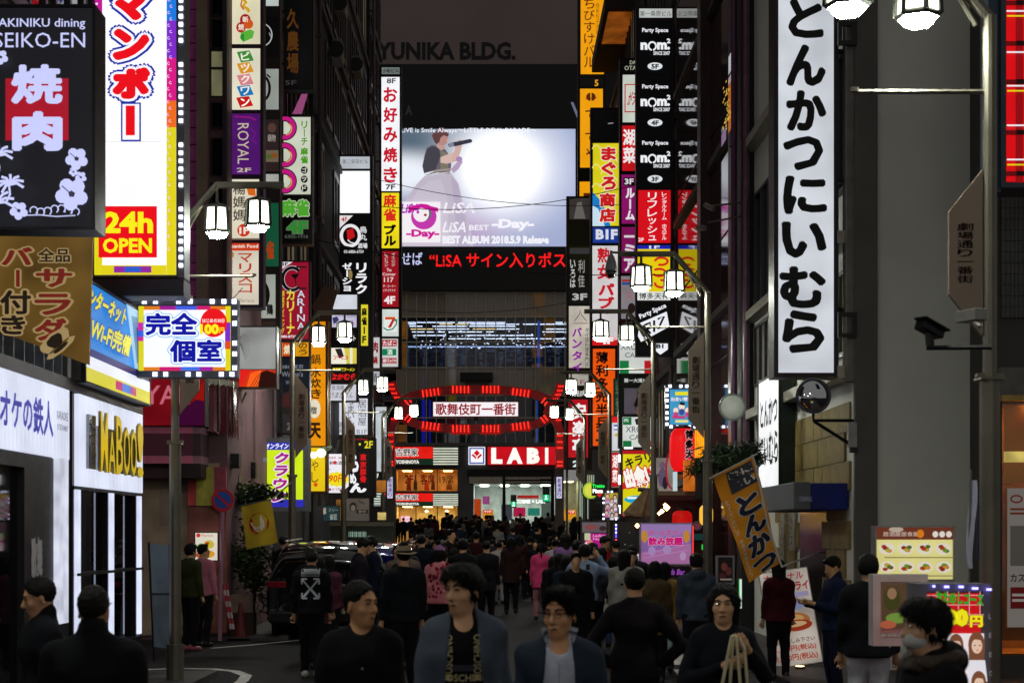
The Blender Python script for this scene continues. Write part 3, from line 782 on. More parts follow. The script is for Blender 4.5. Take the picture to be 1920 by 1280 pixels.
draw(FS, [
    # the singer as the screen shows her, seen through stage haze: gown, top, arms, head, microphone
    p([(752, 402), (762, 372), (782, 345), (798, 328), (845, 324), (860, 345), (868, 380), (882, 430), (888, 462), (752, 462)], ('c8bfd0', .85)),
    p([(754, 420), (766, 385), (786, 355), (806, 340), (826, 336), (838, 370), (842, 462), (752, 462)], ('cfc6d6', .87)), p([(846, 330), (858, 345), (864, 378), (876, 425), (882, 462), (858, 462), (852, 390)], ('bfb4cc', .84)),
    p([(796, 292), (800, 278), (810, 272), (824, 274), (836, 282), (845, 296), (846, 312), (843, 326), (820, 324), (796, 330), (792, 312)], ('6e6c78', .75)),
    p([(797, 292), (801, 280), (810, 275), (822, 277), (826, 292), (816, 322), (796, 328), (793, 312)], ('4e4c56', .72)), p([(826, 284), (836, 286), (842, 300), (840, 318), (826, 320)], ('8a8274', .75)),
    line([(800, 326), (818, 321), (846, 318)], 4, ('a89c94', .85)), line([(802, 330), (822, 326), (846, 323)], 1.5, ('d8d0cc', .9)),
    p([(826, 296), (840, 290), (852, 286), (860, 292), (852, 304), (838, 308), (826, 306)], ('d8b8b0', .92)), p([(846, 304), (852, 284), (856, 268), (862, 262), (868, 266), (864, 284), (857, 304)], ('d4b0a8', .92)), p([(846, 318), (856, 306), (862, 300), (868, 304), (860, 318), (850, 326)], ('c0a4c8', .85)),
    p([(818, 276), (822, 268), (832, 268), (834, 278), (828, 284)], ('c8a298', .85)), e(829, 263, 11, 11, ('c09088', .85), 24), p([(838, 262), (843, 266), (839, 269)], ('d8b0a4', .9)),
    p([(814, 266), (810, 256), (814, 249), (824, 245), (836, 247), (842, 253), (840, 258), (832, 255), (826, 260), (824, 268), (818, 272)], ('6a4644', .75)), p([(822, 246), (828, 240), (834, 247)], ('8a3c44', .8)),
    p([(840, 272), (852, 268), (882, 262), (886, 265), (884, 269), (854, 276), (842, 277)], ('3c3c4c', .8)), p([(841, 271), (850, 268), (852, 276), (843, 278)], ('8a8c9c', .85)), e(861, 300, 6, 5, ('b090c0', .85)),
    *[line([(752+i*6, 338-i*2), (800+i*6, 330-i*3)], 1.5, ('e8f2fc', .95)) for i in range(3)],
    r(751, 380, 826, 456, ('f4f0f4', .95)), e(795, 408, 24, 24, ('c83ab0', .9)), e(792, 402, 17, 15, ('4a7a70', .8)), e(790, 402, 15, 16, ('f6eef2', .95)), e(784, 400, 3, 2.4, ('b02040', .8)), e(798, 405, 3, 2.4, ('b02040', .8)),
    t('LiSA', 753, 384, 788, 402, ('b03ac8', .9), .03, sk=.2), t('-Day-', 762, 432, 824, 450, ('d01c9a', .9), .05), p([(765, 390), (790, 384), (822, 392), (822, 400), (790, 392), (768, 400)], ('d01c9a', .9)),
    t('LiVE is Smile Always～LiTTLE DEViL PARADE～', 753, 243, 1006, 254, ('f4f6ff', 1), .012),
    t('LiSA', 833, 382, 893, 402, ('f0ecf4', 1), .02, sk=.25), t('LiSA', 832, 418, 876, 438, ('f0ecf4', 1), .02, sk=.25), t('BEST', 880, 424, 917, 434, ('f4f0f8', 1), .02), t('-Day-', 922, 413, 1001, 435, ('f4f2fa', 1), .05, sk=.1),
    t('BEST ALBUM 2018.5.9 Release', 830, 444, 1029, 460, ('eeeef6', 1), .06)], scr, S, e0=.01, de=.012)
# ticker
tk = thing('led_ticker', 'black strip under the video screen with red running letters', 'ticker', (0, YD-.7, Z_(545, YD)))
cell(FS, 748, 466, 1066, 544, .2, mat('07070a', .4), 'housing', tk, e=-.02)
draw(FS, [t('せば', 752, 473, 792, 497, ('cfd4ff', .9), .02), t('“LiSA サイン入りポス', 805, 473, 1060, 502, ('ff1c1c', 1.0), .025)], tk, 1, e0=.0)
draw(front(YD-.61), [t('A', 760, 198, 773, 216, ('585a5c', .12), .03), p([(1070, 192), (1075, 192), (1083, 212), (1083, 224), (1079, 214)], ('8c8fb0', .5))], yb, 1)
# glass wall: mullions, panes, storeys behind
Fg = front(YD-.05)
colsx = [744+18.55*i for i in range(19)]
rowsy = [548, 594, 641, 689, 741, 783, 832]
pane_first = None; PG = mat('14171d', .05, 0, 0, spec=1.0)
glass_clear = glassm('4a5460', .03, .3); glass_dark = glassm('a89c8c', .06, .8)
for j in range(6):
    pane_first = None
    for i in range(18):
        x0_, x1_ = X_(colsx[i]+.8, YD), X_(colsx[i+1]-.8, YD); z1_, z0_ = Z_(rowsy[j]+.8, YD), Z_(rowsy[j+1]-.8, YD)
        if pane_first is None:
            mb = MB(); mb.box(0, x1_-x0_, -.01, .01, 0, z1_-z0_); pane_first = mb.build('pane', glass_clear if j in (1, 2, 4, 5) else glass_dark, yb, local=True); o = pane_first
        else: o = pane_first.copy(); COL.objects.link(o)
        o.location = Vector((x0_, YD+random.uniform(-.006, .006), z0_))-root_loc(yb); o.rotation_euler[0] = random.uniform(-.006, .006); o.rotation_euler[2] = random.uniform(-.008, .008)
for i in range(19): cell(Fg, colsx[i]-.8, 546, colsx[i]+.8, 832, .15, mat('b0a898', .4, .6), 'mullion', yb, e=.03)
for y in rowsy: cell(Fg, 742, y-1.1, 1080, y+1.1, .15, mat('b0a898', .4, .6), 'transom', yb, e=.034)
mb = MB()
for y in (547, 590, 690, 739, 784, 833): mb.box(-10, 10, YD+.3, YD+12, Z_(y, YD)-.35, Z_(y, YD)-.05)
mb.box(-10.2, 10, YD+12, YD+12.3, zl, zg); mb.build('floor_slab', mat('4a4a50', .8, 0, .2, .5), yb)
# rows of tube lights under the ceiling of the lit storey
rr = random.Random(5); mb = MB(); mb2 = MB()
zc = Z_(590, YD)-.42
for k, yy in enumerate([.9, 1.8, 2.9, 4.4, 6.0, 8.0, 10.0]):
    x = -6.0
    while x < 5.2:
        L = rr.choice([.5, .9, 1.6, 2.4, 3.2])
        if rr.random() < .86: (mb if rr.random() < .85 else mb2).box(x, min(x+L, 5.3), YD+yy, YD+yy+.06, zc, zc+.04)
        x += L+rr.uniform(.05, .3)
for k in range(150):
    x = rr.uniform(-6, 5); yy = rr.uniform(4, 11); z = zc-rr.uniform(.1, 1.2); mb.box(x, x+.1, YD+yy, YD+yy+.04, z, z+.035)
mb.build('tube_light', glow('dfe8ff', 7), yb); mb2.build('tube_light', glow('ffe2a0', 5), yb)
# shelving of goods behind the third row
mb = MB()
for k in range(9):
    x = -6+1.3*k
    for q in range(4): mb.box(x, x+.95, YD+2.2, YD+2.6, Z_(688, YD)+.25+q*.33, Z_(688, YD)+.29+q*.33)
    mb.box(x, x+.95, YD+2.62, YD+2.66, Z_(688, YD), Z_(688, YD)+1.5)
mb.build('shelf', mat('7f8ea8', .5, 0, .3, 4), yb)
for i, c_ in enumerate(['8aa0c8', '5d7fc0', 'b8c4d8', '4a5a80', '7a3050']):
    mb = MB()
    for k in range(46):
        x = -6+rr.random()*11; q = rr.randint(0, 3); mb.box(x, x+rr.uniform(.08, .3), YD+2.2, YD+2.4, Z_(688, YD)+.29+q*.33, Z_(688, YD)+.29+q*.33+rr.uniform(.08, .24))
    mb.build('goods', mat(c_, .5), yb)
for k in range(12): cell(front(YD+3.0), 760+k*25, 646+(k*7) % 9, 780+k*25, 688, .05, glow(['54688c', '6c7488', '3c5078', '7c8494'][k % 4], .42, uneven=.7, usc=2.5), 'interior_glow', yb)  # panels glow themselves to imitate the lit shelves of this storey
mb = MB(); mb.box(-6, 5.2, YD+1.2, YD+1.3, Z_(643, YD)-.12, Z_(643, YD)-.08); mb.build('tube_light', glow('9ab0e0', 6), yb)
mb = MB(); mb.tube([P(1010, 600, YD+.5), P(1010, 692, YD+.5)], .09, 6); mb.tube([P(1007, 748, YD+.4), P(1007, 828, YD+.4)], .07, 6); mb.build('led_reflection', glow('1c5cd8', .9), yb)  # glowing tubes stand in for blue LED reflections on the glass
mb = MB(); mb.tube([P(794, 700, YD+.4), P(794, 830, YD+.4)], .12, 6); mb.tube([P(806, 745, YD+.4), P(806, 830, YD+.4)], .06, 6); mb.build('led_reflection', glow('1a22d8', 1.0), yb)  # likewise blue reflections, made as glowing tubes
for (a, b, c, dd, h) in ((750, 549, 768, 570, 'a86a20'), (750, 592, 765, 636, 'e08a1c'), (751, 641, 764, 686, 'c87818'), (750, 700, 765, 724, '9c5c18'), (746, 733, 764, 752, 'c8681c'), (746, 796, 762, 828, 'b86a1c')):
    w_ = cell(front(YD+.6), a, b, c, dd, .02, glow(h, .55, uneven=.3), 'lit_poster', yb)  # orange sheets glow in place of signs mirrored in the glass
mb = MB(); 
for x, y in ((838, 805), (862, 807), (885, 808), (906, 807), (925, 809), (965, 806)): mb.lathe(P(x, y+5, YD+1.5), [(.01, .0), (.1, .12), (.02, .4)], 8)
mb.build('pendant_light', glow('ffe49a', 1.0), yb)
# dark canopy unit in the middle of the glass
cell(Fg, 863, 700, 924, 715, .8, BLACK(), 'vent_unit', yb, e=.8); cell(Fg, 872, 715, 917, 728, .5, mat('5c5048', .6), 'vent_unit', yb, e=.5)
# ground floors
mb = MB(); mb.box(X_(742, YD), X_(1150, YD), YD-.3, YD+.4, Z_(836, YD), Z_(830, YD)); mb.box(X_(858, YD), X_(888, YD), YD-.2, YD+.5, 1.2, Z_(880, YD)); mb.box(X_(700, YD), X_(742, YD), YD-.2, YD+1, 1.2, Z_(830, YD))
mb.box(X_(742, YD), X_(1150, YD), YD-.15, YD+.1, Z_(880, YD), Z_(836, YD)); mb.box(X_(742, YD), X_(860, YD), YD-.2, YD+.3, Z_(948, YD), Z_(920, YD)); mb.build('ground_floor_wall', mat('5c5c58', .6, .1, .15, 1), yb)
cell(front(YD-.35), 876, 880, 1045, 893, .5, mat('14110f', .5), 'dark_fascia', yb)
cell(front(YD-.32), 880, 893, 1045, 906, .4, mat('b8b09c', .6), 'soffit', yb)
room(yb, X_(742, YD), X_(858, YD), YD+.1, YD+3, Z_(920, YD), Z_(880, YD), 'd8b078', 'ffcf88', 6)
room(yb, X_(742, YD), X_(858, YD), YD+.1, YD+4, 1.25, Z_(948, YD), 'e0c890', 'ffe0a0', 7)
room(yb, X_(888, YD), X_(1045, YD), YD+.5, YD+7, 1.25, Z_(906, YD), 'c9cfd0', 'f2ffe8', 7)
room(yb, X_(1052, YD), X_(1085, YD), YD+.2, YD+4, 1.25, Z_(900, YD), 'c9cfc8', 'fff2c0', 6)
for a, b in ((780, 'm'), (820, 'm')): cell(front(YD-.02), a-.8, 880, a+.8, 985, .1, mat('6b655c', .4, .5), 'mullion', yb)
# people-free shop contents: posters, counters, racks of goods
FR = front(YD+2.6)
for q_, h_, s_ in (((752, 967, 768, 984), 'e8b8d0', .9), ((786, 962, 812, 966), 'c8a858', .8), ((822, 962, 852, 966), 'c8a858', .8), ((778, 972, 800, 982), 'd8c088', .6), ((828, 970, 856, 980), 'b89858', .6)): cell(FR, *q_, .05, glow(h_, s_, uneven=.3, usc=6), 'counter_display', yb)
for x in (800, 838):
    mb = MB(); mb.lathe(P(x, 958, YD+1), [(.0, -.1), (.14, 0), (.0, .1)], 10); mb.build('pendant_lamp', glow('fff0c0', 4.0), yb)
draw(front(YD+.05), [t('2F', 759, 890, 775, 906, ('7a2010', .6), .03), t('客席', 788, 888, 815, 908, ('7a2010', .6), .03), t('19席', 824, 890, 850, 906, ('6a3818', .4), .02)], yb, .6)
for x, y, w, h, c in ((762, 893, 9, 26, '5a1c14'), (775, 888, 8, 30, '38140e'), (795, 897, 10, 22, 'a02c18'), (808, 890, 8, 28, '4a1a10'), (836, 900, 12, 18, '6a4020')):
    mb = MB(); mb.lathe(P(x+w/2, y+h, YD+2.2), [(w*.5*.036, 0), (w*.4*.036, h*.5*.036), (w*.15*.036, h*.7*.036), (w*.22*.036, h*.85*.036), (.01, h*.036)], 8); mb.build('diner', mat(c, .8), yb)
for x0_, y0_, x1_, y1_, c, s_ in ((888, 935, 902, 975, 'c84a18', .6), (1058, 955, 1080, 975, 'e09a20', .8), (1060, 957, 1078, 963, 'c82818', .9), (905, 955, 925, 975, 'd8901c', .8), (907, 955, 922, 962, 'c82818', .9), (905, 930, 918, 945, 'a8508c', .6),
                                   (963, 951, 985, 968, 'b81c50', .7), (990, 952, 1012, 966, '2a8c7a', .6), (940, 945, 960, 975, '58606a', .3), (1015, 940, 1035, 972, '6a7a70', .4), (970, 928, 1010, 934, 'c03028', .6)):
    cell(FR, x0_, y0_, x1_, y1_, .05, glow(c, s_, uneven=.2, usc=8), 'poster', yb)
draw(FR, [t('ヤマダ', 1062, 957, 1077, 962, ('ffffff', .9), .03), t('COSME × LABI', 965, 936, 1022, 943, ('ffffff', 1.3), .04), t('ヤマダ', 908, 956, 921, 961, ('ffffff', .9), .03)], yb, 1, e0=.05, de=.01)
mb = MB(); mb.box(X_(1085, YD), 13, YD-.2, YD+.3, 1.2, Z_(880, YD)); mb.build('ground_floor_wall', mat('5c5c58', .6), yb)
for i in range(8): cell(front(YD-.3), 1087+i*3.6, 890, 1088.6+i*3.6, 972, .05, glow(['c8d8b0', 'b0c8c0', 'd8b890'][i % 3], .7), 'light_slat', yb)
# gyudon signs
def gyu(y0, y1, lab):
    sc = (y1-y0)/34.0
    sign('beef_bowl_sign', lab, 'shop sign', YD-.5, [
        pan(738, y0, 812, y1, 'e01c14', [t('吉野家', 742, y0+3*sc, 784, y0+18*sc, '111010', .028, o='f4efe8', ob=.07), r(742, y1-12*sc, 812, y1, '142a1c'), t('YOSHINOYA', 742, y1-9*sc, 786, y1-2*sc, 'f4f0e8', .04)], 1.0),
        pan(812, y0, 859, y1, 'e8ecd8', [r(812, y0+i*(y1-y0)/7.0, 859, y0+(i+.45)*(y1-y0)/7.0, '2c3a2c') for i in range(7)], .8)], th=.3, fr='3a3430')
gyu(837, 871, 'long orange-red beef bowl sign, the upper one left of the electronics sign')
gyu(924, 948, 'lower orange-red beef bowl sign just above the ground floor window')
# electronics shop sign
ls = sign('electronics_sign', 'big red electronics shop sign with white block letters over the entrance', 'shop sign', YD-.6, [
    pan(878, 837, 910, 871, 'f2f2fa', [r(880, 839, 908, 869, '2a4aa0'), r(882.5, 841.5, 905.5, 866.5, 'f8f8fc'), p([(894, 843), (904, 853), (894, 862), (884, 853)], 'd0141c'), line([(887, 849), (894, 856), (901, 849)], 2, 'f8f8fc'), line([(894, 856), (894, 866)], 2.4, 'f8f8fc')], 1.0),
    pan(914, 837, 1052, 871, 'c4101c', [t('L', 921, 839, 942, 869, 'fffdf4', .07), t('A', 950, 839, 980, 869, 'fffdf4', .07), t('B', 988, 839, 1012, 869, 'fffdf4', .07), t('I', 1022, 839, 1028, 869, 'fffdf4', .07)], 1.0)], th=.3, fr='3a3030')

# ------------------------------------------------------------------ road crossing beyond the arch
def sig(x, d, z, armto, lab):
    s_ = thing('traffic_signal', lab, 'traffic light', (X_(x, d), d, gz(d)))
    mb = MB(); mb.tube([(X_(x, d), d, gz(d)), (X_(x, d), d, z+.7)], .11, 8, .08); mb.tube([(X_(x, d), d, z+.35), (X_(armto, d), d, z+.35)], .05, 6); mb.tube([(X_(x, d), d, z+.15), (X_(armto, d), d, z+.2)], .04, 6)
    mb.build('mast', mat('1a1714', .5, .3), s_)
    return s_
s1 = sig(945, 88, Z_(912, 88), 1035, 'dark mast with a green pedestrian light in front of the shop entrance')
def ped(root, x, y, d, w=11, h=24):
    F_ = front(d-.25)
    cell(F_, x-w/2, y-h/2, x+w/2, y+h/2, .22, mat('0f2a22', .5), 'signal_head', root)
    cell(F_, x-w/2+1, y+1, x+w/2-1, y+h/2-2, .02, glow('0cc878', 1.2), 'green_lens', root, e=.02)
    draw(F_, [e(x, y+3.5, 1.4, 1.4, ('e8fff4', 2)), p([(x-2.6, y+9.5), (x, y+5), (x+2.6, y+9.5), (x+1, y+9.6), (x, y+8), (x-1, y+9.6)], ('e8fff4', 2))], root, 1, e0=.03)
    cell(F_, x-w/2+1, y-h/2+1, x+w/2-1, y-1, .02, mat('0a3a2c', .3), 'dark_lens', root, e=.02)
ped(s1, 963, 939, 88)
s2 = sig(1036, 80, Z_(912, 80), 1012, 'dark mast holding a larger green light right of the entrance')
ped(s2, 1024, 926, 80, 13, 30)

# ------------------------------------------------------------------ red arch
YA = 67.0; FA = front(YA)
ar = thing('street_arch', 'red arch of ribbon bands studded with bulbs across the street holding the white name board', 'arch', (0, YA, gz(YA)))
RED = mat('c41a20', .35, .2, .15)
cx_, cy_ = 893, 768
def lens(k, n=48):
    A = []
    for i in range(n):
        a = 2*math.pi*i/n; c, s_ = math.cos(a), math.sin(a)
        pw = 2.0
        x = (150-k)*math.copysign(abs(c)**(.82), c); y = (45-k)*math.copysign(abs(s_)**(.72), s_)
        A.append((cx_+x, cy_+y))
    return A
O_, I_ = lens(0), lens(17); n = len(O_)
a0, a1 = FA.at(O_, .3), FA.at(I_, .3); b0, b1 = FA.at(O_, -.15), FA.at(I_, -.15)
mb = MB(); mb.add(list(a0)+list(a1)+list(b0)+list(b1), [q for i in range(n) for q in ((i, (i+1) % n, n+(i+1) % n, n+i), (2*n+i, 3*n+i, 3*n+(i+1) % n, 2*n+(i+1) % n), (i, 2*n+i, 2*n+(i+1) % n, (i+1) % n), (n+i, n+(i+1) % n, 3*n+(i+1) % n, 3*n+i))])
mb.build('ribbon_band', RED, ar)
def ribbon(pts, w, e_, name='ribbon_band'):
    el = line(pts, w, ''); a, b = el['q']; m = len(a)
    f0, f1 = FA.at(a, e_), FA.at(b, e_); g0, g1 = FA.at(a, e_-.4), FA.at(b, e_-.4)
    mb = MB(); mb.add(list(f0)+list(f1)+list(g0)+list(g1), [q for i in range(m-1) for q in ((i, i+1, m+i+1, m+i), (2*m+i, 3*m+i, 3*m+i+1, 2*m+i+1), (i, 2*m+i, 2*m+i+1, i+1), (m+i, m+i+1, 3*m+i+1, 3*m+i))]+[(0, m, 3*m, 2*m), (m-1, 3*m-1, 4*m-1, 2*m-1)])
    return mb.build(name, RED, ar)
ribbon([(734, 716), (740, 735), (750, 752), (764, 772), (752, 780), (740, 790), (734, 806), (733, 840), (733, 876)], 15, .26)
ribbon([(1051, 720), (1045, 738), (1036, 754), (1026, 772), (1036, 782), (1044, 792), (1049, 806), (1049, 840), (1049, 878)], 15, .26)
bulbs = []
def clus(cx, cy, nx, ny, sx, sy, rot=0):
    c, s_ = math.cos(math.radians(rot)), math.sin(math.radians(rot))
    for i in range(nx):
        for j in range(ny):
            x, y = (i-(nx-1)/2)*sx, (j-(ny-1)/2)*sy
            bulbs.append((cx+x*c-y*s_, cy+x*s_+y*c))
for cx, cy, ro in ((808, 737, -8), (864, 731, 0), (920, 731, 0), (976, 737, 8), (808, 799, 8), (864, 804, 0), (920, 804, 0), (976, 799, -8)): clus(cx, cy, 5, 4, 7.2, 3.4, ro)
for cx, cy, ro in ((766, 753, -38), (1021, 754, 38), (766, 785, 38), (1020, 786, -38)): clus(cx, cy, 2, 4, 7, 3.4, ro)
for cx, ys_ in ((733, (816, 828, 838, 866, 872)), (1049, (817, 829, 840, 866, 873))):
    for y in ys_: clus(cx, y, 3, 1, 3.6, 3)
for cx, cy in ((734, 722), (736, 730), (740, 738), (745, 746), (739, 786)): clus(cx, cy, 3, 1, 3.8, 3)
for cx, cy in ((1051, 725), (1049, 733), (1046, 741), (1041, 749), (1047, 788)): clus(cx, cy, 3, 1, 3.8, 3)
mb = MB()
for x, y in bulbs:
    c = FA.at([(x, y)], .31)[0]; q = .026
    mb.add([(c[0]-q, c[1], c[2]), (c[0], c[1], c[2]-q), (c[0]+q, c[1], c[2]), (c[0], c[1], c[2]+q), (c[0], c[1]-.04, c[2])], [(0, 1, 4), (1, 2, 4), (2, 3, 4), (3, 0, 4)])
mb.build('bulb', glow('ff2a1c', 5.0, sample=False), ar, kind='stuff')
# red sheets that glow in place of the bulbs' shine on the band
mb = MB()
for (xa, xb, ya) in ((790, 828, 731), (846, 883, 727), (902, 939, 727), (957, 995, 731), (790, 828, 800), (846, 883, 806), (902, 939, 806), (957, 995, 800)):
    mb.add(*face_box(FA, xa, ya, xb, ya+9, .304, .01))
mb.build('bulb_glow', glow('b0120e', .6), ar)
pn = cell(FA, 811, 753, 973, 783, .3, mat('8a1218', .4), 'name_board', ar, e=.34)
draw(FA, [r(813, 755, 971, 781, 'f8f0f4'), t('歌舞伎町一番街', 817, 757, 967, 779, '8c1420', .03)], pn, 1.0, e0=.345)
for x in (733, 1049):
    mb = MB(); mb.box(X_(x-8, YA), X_(x+8, YA), YA-.1, YA+.35, gz(YA)-.1, Z_(878, YA)); mb.build('pillar', mat('6f665c', .6, .2, .2, 2), ar)
    q = cell(FA, x-7, 893, x+5, 935, .12, DARKM(), 'pillar_sign', ar, e=.24)
    draw(FA, [r(x-6, 894, x+4, 934, 'd9d4f0'), t('劇場通り', x-4.5, 896, x+2.5, 932, '3a2c88', .02, v=True)], q, .8, e0=.245)
    mb = MB(); mb.tube([(X_(x+(-14 if x < 900 else 14), YA), YA, gz(YA)), (X_(x+(-14 if x < 900 else 14), YA), YA, Z_(720, YA))], .05, 6); mb.build('post', METAL(), ar)
mb = MB(); mb.box(*[X_(889, YA), X_(897, YA), YA-.5, YA-.3, Z_(790, YA), Z_(784, YA)]); mb.build('camera_unit', DARKM(), ar)
for x0, x1, x2, y1 in ((758, 720, 700, 752), (1024, 1060, 1066, 760)):
    mb = MB(); mb.tube([P(x0, y1, YA-.2), P(x1, y1, YA-.2)], .04, 6); mb.build('stay', METAL(), ar)

# ------------------------------------------------------------------ street lamps: post, bent arm, two lanterns, name plate
def lantern(root, x, z, s=1.0, rz=0.0):
    """tapered six-sided lantern: cap, glass sides between dark ribs, lit floor"""
    def ring(rad, zz, n=6, a0=math.pi/6): return [(x+rad*math.cos(a0+rz+2*math.pi*i/n), rad*math.sin(a0+rz+2*math.pi*i/n), zz) for i in range(n)]
    a, b = ring(.135*s, z), ring(.152*s, z-.30*s)
    cap = MB(); cap.add(ring(.03*s, z+.06*s)+ring(.175*s, z+.005)+ring(.175*s, z-.015), [(0, 1, 2, 3, 4, 5)]+[(i, (i+1) % 6, 6+(i+1) % 6, 6+i) for i in range(6)]+[(6+i, 6+(i+1) % 6, 12+(i+1) % 6, 12+i) for i in range(6)]+[(12, 13, 14, 15, 16, 17)])
    cap.tube([(x, 0, z+.05), (x, 0, z+.2)], .02*s, 6)
    L = cap.build('lantern', mat('4a4c45', .45, .5, .1), root, local=True)
    gl = MB(); gl.add(a+b, [(i, 6+i, 6+(i+1) % 6, (i+1) % 6) for i in range(6)]); gl.build('lantern_glass', glow('f4fbe0', 6.0), L, local=True)
    rb = MB()
    for i in range(6): rb.tube([Vector(a[i])+(Vector(a[i])-Vector((x, 0, z)))*.06, Vector(b[i])+(Vector(b[i])-Vector((x, 0, z-.3)))*.06], .022*s, 4)
    for i in range(6): rb.tube([Vector(b[i]), Vector(b[(i+1) % 6])], .022*s, 4)
    rb.build('lantern_rib', mat('3a3c36', .45, .5, .1), L, local=True)
    c, d_ = ring(.15*s, z-.305*s), ring(.10*s, z-.37*s)
    fl = MB(); fl.add(c+d_, [(i, 6+i, 6+(i+1) % 6, (i+1) % 6) for i in range(6)]+[(11, 10, 9, 8, 7, 6)]); fl.build('lantern_floor', glow('fbfff4', LAMP), L, local=True)
    return L
LAMP = 230.0
def lamp_post(x, y, sg, label, plate=True, plate_z=(3.3, 4.95)):
    """sg = +1: post on the left pavement reaching right"""
    root = thing('street_lamp', label, 'street lamp', (x, y, gz(y)), 'street lamps with paired lanterns')
    pm = mat('6e6a5c', .4, .5, .2, 3)
    mb = MB(); mb.tube([(0, 0, 0), (0, 0, 3.0)], .074, 12); mb.tube([(0, 0, 3.0), (0, 0, 5.62)], .05, 12); mb.tube([(0, 0, 0), (0, 0, .5)], .11, 12); mb.build('post', pm, root, local=True, smooth=False)
    mb = MB(); mb.tube([(0, 0, 5.6), (sg*.52, 0, 6.2)], .045, 8); mb.tube([(sg*.50, 0, 6.2), (sg*1.35, 0, 6.2)], .045, 8); mb.tube([(sg*.1, 0, 5.55), (sg*.42, 0, 6.1)], .02, 6); mb.build('arm', pm, root, local=True)
    mb = MB(); mb.tube([(0, 0, 5.07), (sg*.98, 0, 5.07)], .018, 6); mb.tube([(sg*.98, 0, 5.07), (sg*.98, 0, 5.1)], .03, 6); mb.build('banner_rod', pm, root, local=True)
    mb = MB(); mb.box(-.10, .10, -.03, .03, 3.0, 3.03); mb.box(-.09, .09, -.09, .09, 2.98, 3.0); mb.build('collar', pm, root, local=True)
    lantern(root, sg*.52, 5.92, 1.0, .1); lantern(root, sg*1.03, 6.0, 1.0, .3)
    mb = MB(); mb.tube([(sg*.52, 0, 5.95), (sg*.52, 0, 6.17)], .015, 6); mb.tube([(sg*1.03, 0, 6.05), (sg*1.03, 0, 6.2)], .015, 6); mb.build('hanger', pm, root, local=True)
    if plate:
        z0, z1 = plate_z; w = .24
        pts = [(sg*.06, z0), (sg*(.06+w), z0+.3), (sg*(.06+w), z1-.3), (sg*.06, z1)]
        if sg < 0: pts = pts[::-1]
        mb = MB(); mb.prism(pts, -.02, .02); pl = mb.build('name_plate', mat('8a7a68', .55, .1, .12, 2), root, local=True)
        xs_ = sorted((sg*.09, sg*(.04+w)))
        Fp = Face((0, -.021, 0), (1, 0, 0), (0, 0, -1), (0, -1, 0))
        G, Fc = layout(t('劇場通り一番街', xs_[0]+.035, -(z1-.38), xs_[1]-.035, -(z0+.38), '', .02, v=True), .02)
        mb = MB(); mb.v = [tuple(q) for q in Fp.at(G, .002)]; mb.f = Fc; mb.build('lettering', mat('6a2420', .6, 0, 0), pl, local=True)
    return root
lampd = [(-3.99, 19.9, 1, 'nearest left street lamp beside the grey ribbed shop corner, passing the LED-framed sign'),
         (-4.0, 31.4, 1, 'second left street lamp standing in front of the maroon dining sign'),
         (-4.03, 42.3, 1, 'third left street lamp in front of the white tavern signs'),
         (-3.75, 53.0, 1, 'farthest left street lamp just before the red arch'),
         (3.58, 11.6, -1, 'nearest right street lamp with huge bright lanterns at the top edge'),
         (3.28, 24.8, -1, 'right street lamp with a domed camera on its arm below the yellow ramen sign'),
         (3.07, 31.2, -1, 'right street lamp in front of the small green butcher bar sign'),
         (3.05, 43.0, -1, 'right street lamp in front of the orange tavern sign'),
         (3.0, 54.0, -1, 'farthest right street lamp beside the right pillar of the arch')]
lampd += [(-4.0, 8.6, 1, 'unseen street lamp added left of the view point above the karaoke shop'), (-4.0, -2.4, 1, 'unseen street lamp added behind the view point on the left'), (3.6, -1.6, -1, 'unseen street lamp added behind the view point on the right')]  # unseen lamps carrying on the row, added to light faces from the front
for x, y, sg, lb in lampd:
    lamp_post(x, y, sg, lb, plate_z=(3.35, 5.0) if y != 11.6 else (3.3, 4.5))
# near right lamp also carries a wide banner rod with a bent end
# dome camera on the second right lamp
dc = thing('dome_camera', 'grey dome security camera hanging from the right lamp arm', 'security camera', P(1146, 500, 24.7))
mb = MB(); c = P(1146, 482, 24.7); mb.lathe(c, [(.02, .05), (.05, .0), (.075, -.08), (.10, -.2), (.09, -.22)], 14); mb.build('housing', mat('77787a', .4, .3, .1), dc, smooth=True)
mb = MB(); mb.lathe((c[0], c[1], c[2]-.22), [(.085, 0), (.075, -.06), (.04, -.1), (.0, -.11)], 14); mb.build('dome', mat('15161a', .05, 0, 0, spec=1), dc, smooth=True)
mb = MB(); mb.tube([c, (c[0], c[1], c[2]+.1)], .02, 6); mb.tube([(c[0]-.02, c[1], c[2]+.07), (c[0]+.5, c[1], c[2]+.07)], .02, 6); mb.build('bracket', METAL(), dc)

